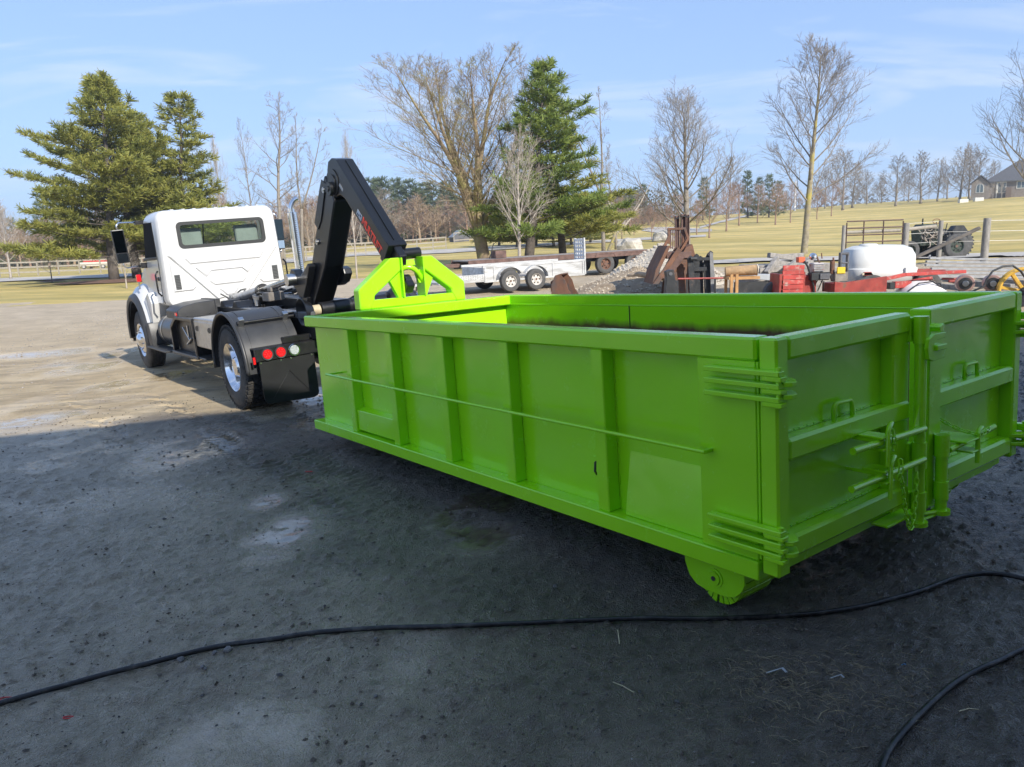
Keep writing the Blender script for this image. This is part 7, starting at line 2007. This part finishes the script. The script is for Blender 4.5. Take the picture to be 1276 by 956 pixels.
sub(h, MB().prism([(X(1208.5), Z(228.5)), (X(1221), Z(218.5)), (X(1233.5), Z(228.5)), (X(1233.5), Z(227)), (X(1221), Z(217)), (X(1208.5), Z(227))], -2.4, 3.5, 1), 'gable_roof', RF, 0)
e0, e1 = X(1224), X(1424); r0, r1 = X(1266), X(1390)
sub(h, MB().add([(e0, -.7, ze), (e1, -.7, ze), (e1, 12.7, ze), (e0, 12.7, ze), (r0, 6, zr), (r1, 6, zr)], [(0, 1, 5, 4), (1, 2, 5), (2, 3, 4, 5), (3, 0, 4), (0, 3, 2, 1)]), 'hip_roof', RF, 0)
sub(h, MB().box(e0, e1, -.75, -.68, ze - .12, ze + .12), 'gutter', mat('gutter_dark', (.10, .10, .10), .5), 0)
def hwin(x0_, x1_, z0_, z1_, y, arched=False):
    w = empty('window'); w.parent = h
    if arched:
        cx_ = (x0_ + x1_) / 2; r_ = (x1_ - x0_) / 2
        P = [(x0_, z0_), (x1_, z0_)] + [(cx_ + r_ * math.cos(R_(a)), z1_ - r_ + r_ * math.sin(R_(a))) for a in range(0, 181, 20)]
        Q = [(cx_ + (a - cx_) * 1.22, z0_ + (b - z0_) * 1.08 - .1) for a, b in P]
        sub(w, MB().prism(Q, y - .10, y - .05, 1), 'frame', TRIM, 0); sub(w, MB().prism(P, y - .12, y - .105, 1), 'pane', HG, 0)
    else:
        sub(w, MB().box(x0_ - .2, x1_ + .2, y - .10, y - .05, z0_ - .15, z1_ + .2), 'frame', TRIM, 0); sub(w, MB().box(x0_, x1_, y - .12, y - .105, z0_, z1_), 'pane', HG, 0)
    sub(w, MB().box((x0_ + x1_) / 2 - .05, (x0_ + x1_) / 2 + .05, y - .14, y - .122, z0_, z1_), 'mullion', TRIM, 0)
hwin(X(1216.7), X(1224.7), Z(239), Z(228.5), -2.0, True); hwin(X(1243), X(1251.5), Z(240), Z(228), 0); hwin(X(1265.5), X(1274.5), Z(235.5), Z(227.8), 0); hwin(X(1285), X(1295), Z(236), Z(228), 0)
sub(h, MB().box(X(1240.5), X(1242), -.4, -.1, zb, ze), 'porch_column', TRIM, 0)
sub(h, MB().box(X(1252), X(1258.5), -1.6, -.2, zb, Z(234)), 'wood_screen', mat('cedar_screen', (.15, .11, .085), .8), 0)
sub(h, MB().box(X(1300), X(1306), 4, 5.4, ze, zr + .6), 'chimney', HS, 0)
for px_, dd, lb in ((1219, 160, 'pale clipped block of stone steps below the arched house window'), (1200, 160, 'low stone block on the crest left of the house')):
    q_ = at(px_, dd); tag(MB().box(q_.x - .9, q_.x + .9, q_.y - .4, q_.y + .4, q_.z - .3, q_.z + .7).build('stone_block', mat('pale_block', (.60, .58, .52), .8), bevel=.05), lb, 'stone block')
for px_, dd, lb in ((1237, 163, 'small bare shrub in front of the house wall'), (1248, 163, 'white flowering bush beside the house doorway')):
    q_ = at(px_, dd); set_tree(P_SMALL, q_, s=.55, sxy=.75, label=lb, cat='shrub', name='garden_shrub', mt=BK_PALE)

# ================================================================== FOREGROUND: hose, stones, straw
def gpt(px, py, up=.016):
    q_ = hit(px, py); return Vector((q_.x, q_.y, float(yard_z(np.array([q_.x]), np.array([q_.y]))[0]) + up))
H1 = [(-80, 903), (0, 879), (60, 864), (130, 845), (200, 827), (270, 812), (340, 802), (400, 795), (480, 789), (560, 785), (640, 781), (720, 777.5), (800, 775.5), (880, 775.5), (960, 773), (1020, 768), (1070, 761), (1120, 748), (1160, 735), (1190, 726), (1215, 722.5), (1245, 722), (1280, 729)]
H2 = [(1282, 812), (1240, 832), (1200, 852), (1165, 878), (1135, 908), (1112, 935), (1098, 965), (1092, 1010)]
P1 = [gpt(*q_) for q_ in H1]; P2 = [gpt(*q_) for q_ in H2]
def cr(P, n=8):
    out = []
    for i in range(len(P) - 1):
        a = P[max(i - 1, 0)]; b_ = P[i]; c = P[i + 1]; d_ = P[min(i + 2, len(P) - 1)]
        for k in range(n):
            t_ = k / n; out.append(.5 * ((2 * b_) + (c - a) * t_ + (2 * a - 5 * b_ + 4 * c - d_) * t_ * t_ + (3 * b_ - a - 3 * c + d_) * t_ ** 3))
    return out + [P[-1]]
mid = [P1[-1] + (P1[-1] - P1[-2]) * 1.3 + Vector((.05, -.05, 0)), Vector((P1[-1].x + .75, (P1[-1].y + P2[0].y) / 2, P1[-1].z)), P2[0] + Vector((.35, .12, 0))]
path_ = cr(P1 + mid + P2, 8)
zz_ = [float(yard_z(np.array([v.x]), np.array([v.y]))[0]) for v in path_]
for i_, v in enumerate(path_):
    w_ = zz_[max(0, i_ - 7):i_ + 8]; v.z = sum(w_) / len(w_) + .016
HOSE = mat('black_rubber_hose', (.010, .010, .011), .42, var=.4, vscale=30, wear=(.10, .092, .08), wscale=14, wpos=(.50, .72))
hz_o = MB().tube(path_, .0125, 10).build('rubber_hose', HOSE, smooth='full'); tag(hz_o, 'long black rubber hose snaking across the ground in the foreground', 'hose')

def scatter(name, n, region, size, material, label, seed, flat=.7, power=1.0, dens=None):
    r_ = np.random.RandomState(seed); sv = []; sf = []
    base_v = [(0, 0, 1), (.9, 0, .15), (.28, .85, .25), (-.72, .53, .1), (-.72, -.53, .2), (.28, -.85, .1), (0, 0, -.6)]
    base_f = [(0, 1, 2), (0, 2, 3), (0, 3, 4), (0, 4, 5), (0, 5, 1), (6, 2, 1), (6, 3, 2), (6, 4, 3), (6, 5, 4), (6, 1, 5)]
    x = r_.uniform(region[0], region[1], n); y = region[2] + (region[3] - region[2]) * r_.uniform(0, 1, n) ** power
    keep = np.abs(x) < y * .80 + .4
    if dens is not None: keep &= dens(x, y) > r_.uniform(0, 1, n)
    x, y = x[keep], y[keep]; z = yard_z(x, y)
    for a, b_, c in zip(x, y, z):
        s = size[0] + (size[1] - size[0]) * r_.uniform() ** 3; th = r_.uniform(0, 6.28); u = r_.uniform(.55, 1.25, 3); o = len(sv); jt = r_.uniform(-.15, .15, (7, 3))
        for v, j in zip(base_v, jt):
            px_, py_ = (v[0] + j[0]) * u[0], (v[1] + j[1]) * u[1]; sv.append((a + s * (px_ * math.cos(th) - py_ * math.sin(th)), b_ + s * (px_ * math.sin(th) + py_ * math.cos(th)), c + s * flat * (v[2] + j[2]) * u[2] + s * .1))
        sf += [tuple(k + o for k in f) for f in base_f]
    return tag(MB().add(sv, sf).build(name, material, recalc=False), kind='stuff', label=label)
scatter('loose_grit', 34000, (-7, 6.5, 1.6, 11), (.0022, .008), mat('dark_grit', (.055, .053, .052), .8, col2=(.028, .027, .026), vscale=40), 'dark grit scattered over the packed ground', 1, power=1.5, dens=lambda a, b: np.clip((fbm(a, b, 1.2, 4, 61) - .36) * 4, .08, 1))
scatter('pale_grit', 5200, (-7, 6.5, 1.6, 12), (.002, .0065), mat('pale_grit', (.26, .245, .22), .8, var=.4, vscale=50), 'pale grit scattered over the packed ground', 2, power=1.4)
scatter('earth_clods', 12000, (-6, 6, 1.7, 10), (.004, .019), mat('dark_clods', (.10, .082, .062), .85, var=.5, vscale=40), 'small dark clods of earth on the near ground', 7, power=1.2, dens=lambda a, b: np.clip((fbm(a, b, 1.7, 3, 41) - .42) * 5, .05, 1))
scatter('pebbles', 700, (-6, 6, 1.8, 10), (.007, .018), mat('dark_pebbles', (.075, .07, .066), .75, var=.4, vscale=30), 'small dark pebbles on the ground', 3, power=1.3)
scatter('gravel_stones', 9000, (3.6, 7.5, 5.0, 10), (.008, .026), mat('blue_grey_gravel', (.17, .17, .18), .7, col2=(.06, .06, .065), vscale=30), 'coarse grey gravel beyond the bin doors', 4)
scatter('gravel_stones', 12000, (-12, 11, 10, 26), (.010, .030), mat('tan_gravel', (.42, .38, .33), .85, col2=(.22, .19, .16), vscale=20), 'tan gravel on the sunlit yard', 5, power=1.1, dens=lambda a, b: np.where(b > 15, .9, .35))
# individual stones lying along the hose
STN = [bpy.data.meshes.new('stone')]
bm = bmesh.new(); bmesh.ops.create_icosphere(bm, subdivisions=2, radius=1)
for v in bm.verts: v.co *= 1 + .35 * noise.noise(v.co * 1.3)
bm.to_mesh(STN[0]); bm.free(); STN[0].materials.append(mat('field_stone', (.16, .15, .145), .8, var=.3, vscale=3))
for px_, py, s, lb in ((226, 825, .017, 'pale round pebble touching the hose at left'), (268, 818, .012, 'small pebble beside the hose, second from the left'), (285, 815, .022, 'dark angular stone against the hose'), (253, 834, .012, 'dark stone just in front of the hose'), (256, 836, .009, 'smaller dark stone beside the pair before the hose'), (362, 808, .010, 'small pebble leaning on the hose'), (468, 797, .010, 'grey pebble under the hose near the centre'), (278, 772, .006, 'tiny stone behind the hose at left'), (468, 868, .010, 'lone stone in front of the hose left of centre')):
    o = link_mesh('stone', STN[0]); g_ = gpt(px_, py, 0); o.location = (g_.x, g_.y, g_.z + s * .5); o.scale = (s, s * .9, s * .75); o.rotation_euler = (0, 0, px_); tag(o, lb, 'stone')
STN[0].shade_flat()
# straw
r_ = random.Random(11); SB = MB(); SM = mat('dry_straw', (.33, .27, .16), .7, var=.3, vscale=20)
def straw(x, y, l, w=.0013, bend=.1):
    a = r_.uniform(0, 6.28); z = float(yard_z(np.array([x]), np.array([y]))[0]) + .006
    c, s = math.cos(a), math.sin(a); b_ = r_.uniform(-bend, bend)
    SB.tube([(x, y, z), (x + c * l * .5 - s * l * b_, y + s * l * .5 + c * l * b_, z + .006), (x + c * l, y + s * l, z)], [w, w, w * .6], 3)
for k in range(900):
    x = r_.gauss(1.4, 1.3); y = r_.uniform(1.9, 5.6)
    if abs(x) < y * .75: straw(x, y, r_.uniform(.012, .055), r_.uniform(.0005, .0011))
for k in range(420):
    q_ = hit(r_.gauss(1010, 70), r_.gauss(860, 30)); straw(q_.x, q_.y, r_.uniform(.02, .07), .0008)
tag(SB.build('straw', SM), kind='stuff', label='bits of dry straw strewn over the dark ground')
r_ = random.Random(3)
for px_, py, l, lb in ((772, 803, .13, 'longest straw stem lying at centre right'), (790, 866, .11, 'straw stem lying near the centre bottom'), (1030, 890, .08, 'straw stem in the tangle at lower right'), (1195, 888, .08, 'short thick straw at lower right')):
    q_ = hit(px_, py); SB = MB(); straw(q_.x, q_.y, l, .0022, .05); tag(SB.build('straw_stem', mat('bright_straw', (.55, .46, .28), .6)), lb, 'straw')
# bits of litter
for px_, py, m_, lb, sz in ((8, 872, 'r', 'small red and white plastic clip beside the hose at the far left', .03), (85, 893, 'r', 'red plastic scrap on the ground at lower left', .022), (385, 589, 'r', 'small red scrap beside the tyre tracks', .03), (955, 849, 'w', 'white bent paper strip on the dark ground', .045), (1035, 852, 'w', 'grey torn wrapper on the dark ground', .03), (1123, 835, 'b', 'tiny blue plastic bit at lower right', .010)):
    q_ = gpt(px_, py, .004); cc = {'r': (.50, .04, .04), 'w': (.42, .43, .44), 'b': (.05, .25, .50)}[m_]
    if m_ == 'r': mm = MB().tube([q_ + Vector((math.cos(a) * sz, math.sin(a) * sz * .35, .002)) for a in [k * .628 for k in range(10)]], .0025, 6, closed=True)
    else: mm = MB().prism([(0, 0), (sz * 1.6, sz * .7), (sz * 1.7, sz * .1), (sz * 1.9, sz * .1), (sz * 1.8, sz * .9), (0, sz * .16)], 0, .003, 2); mm.v = [tuple(Vector(v) + q_) for v in mm.v]
    tag(mm.build('litter_scrap', mat('litter_' + {'r': 'red', 'w': 'white', 'b': 'blue'}[m_], cc, .5)), lb, 'litter')
print('objects', len(bpy.data.objects), 'tris', sum(len(m.polygons) for m in bpy.data.meshes))

# thin spring haze round the whole scene
hzm = bpy.data.materials.new('haze_air'); hzm.use_nodes = True
hn = hzm.node_tree; hn.nodes.clear(); ho = hn.nodes.new('ShaderNodeOutputMaterial'); hv_ = hn.nodes.new('ShaderNodeVolumePrincipled')
hv_.inputs['Color'].default_value = (.86, .92, 1.0, 1); hv_.inputs['Density'].default_value = 0.0007; hv_.inputs['Anisotropy'].default_value = .3
hn.links.new(hv_.outputs[0], ho.inputs['Volume'])
tag(MB().box(-1700, 1700, -350, 3400, -160, 60).build('haze', hzm), kind='stuff', label='thin haze in the distance')
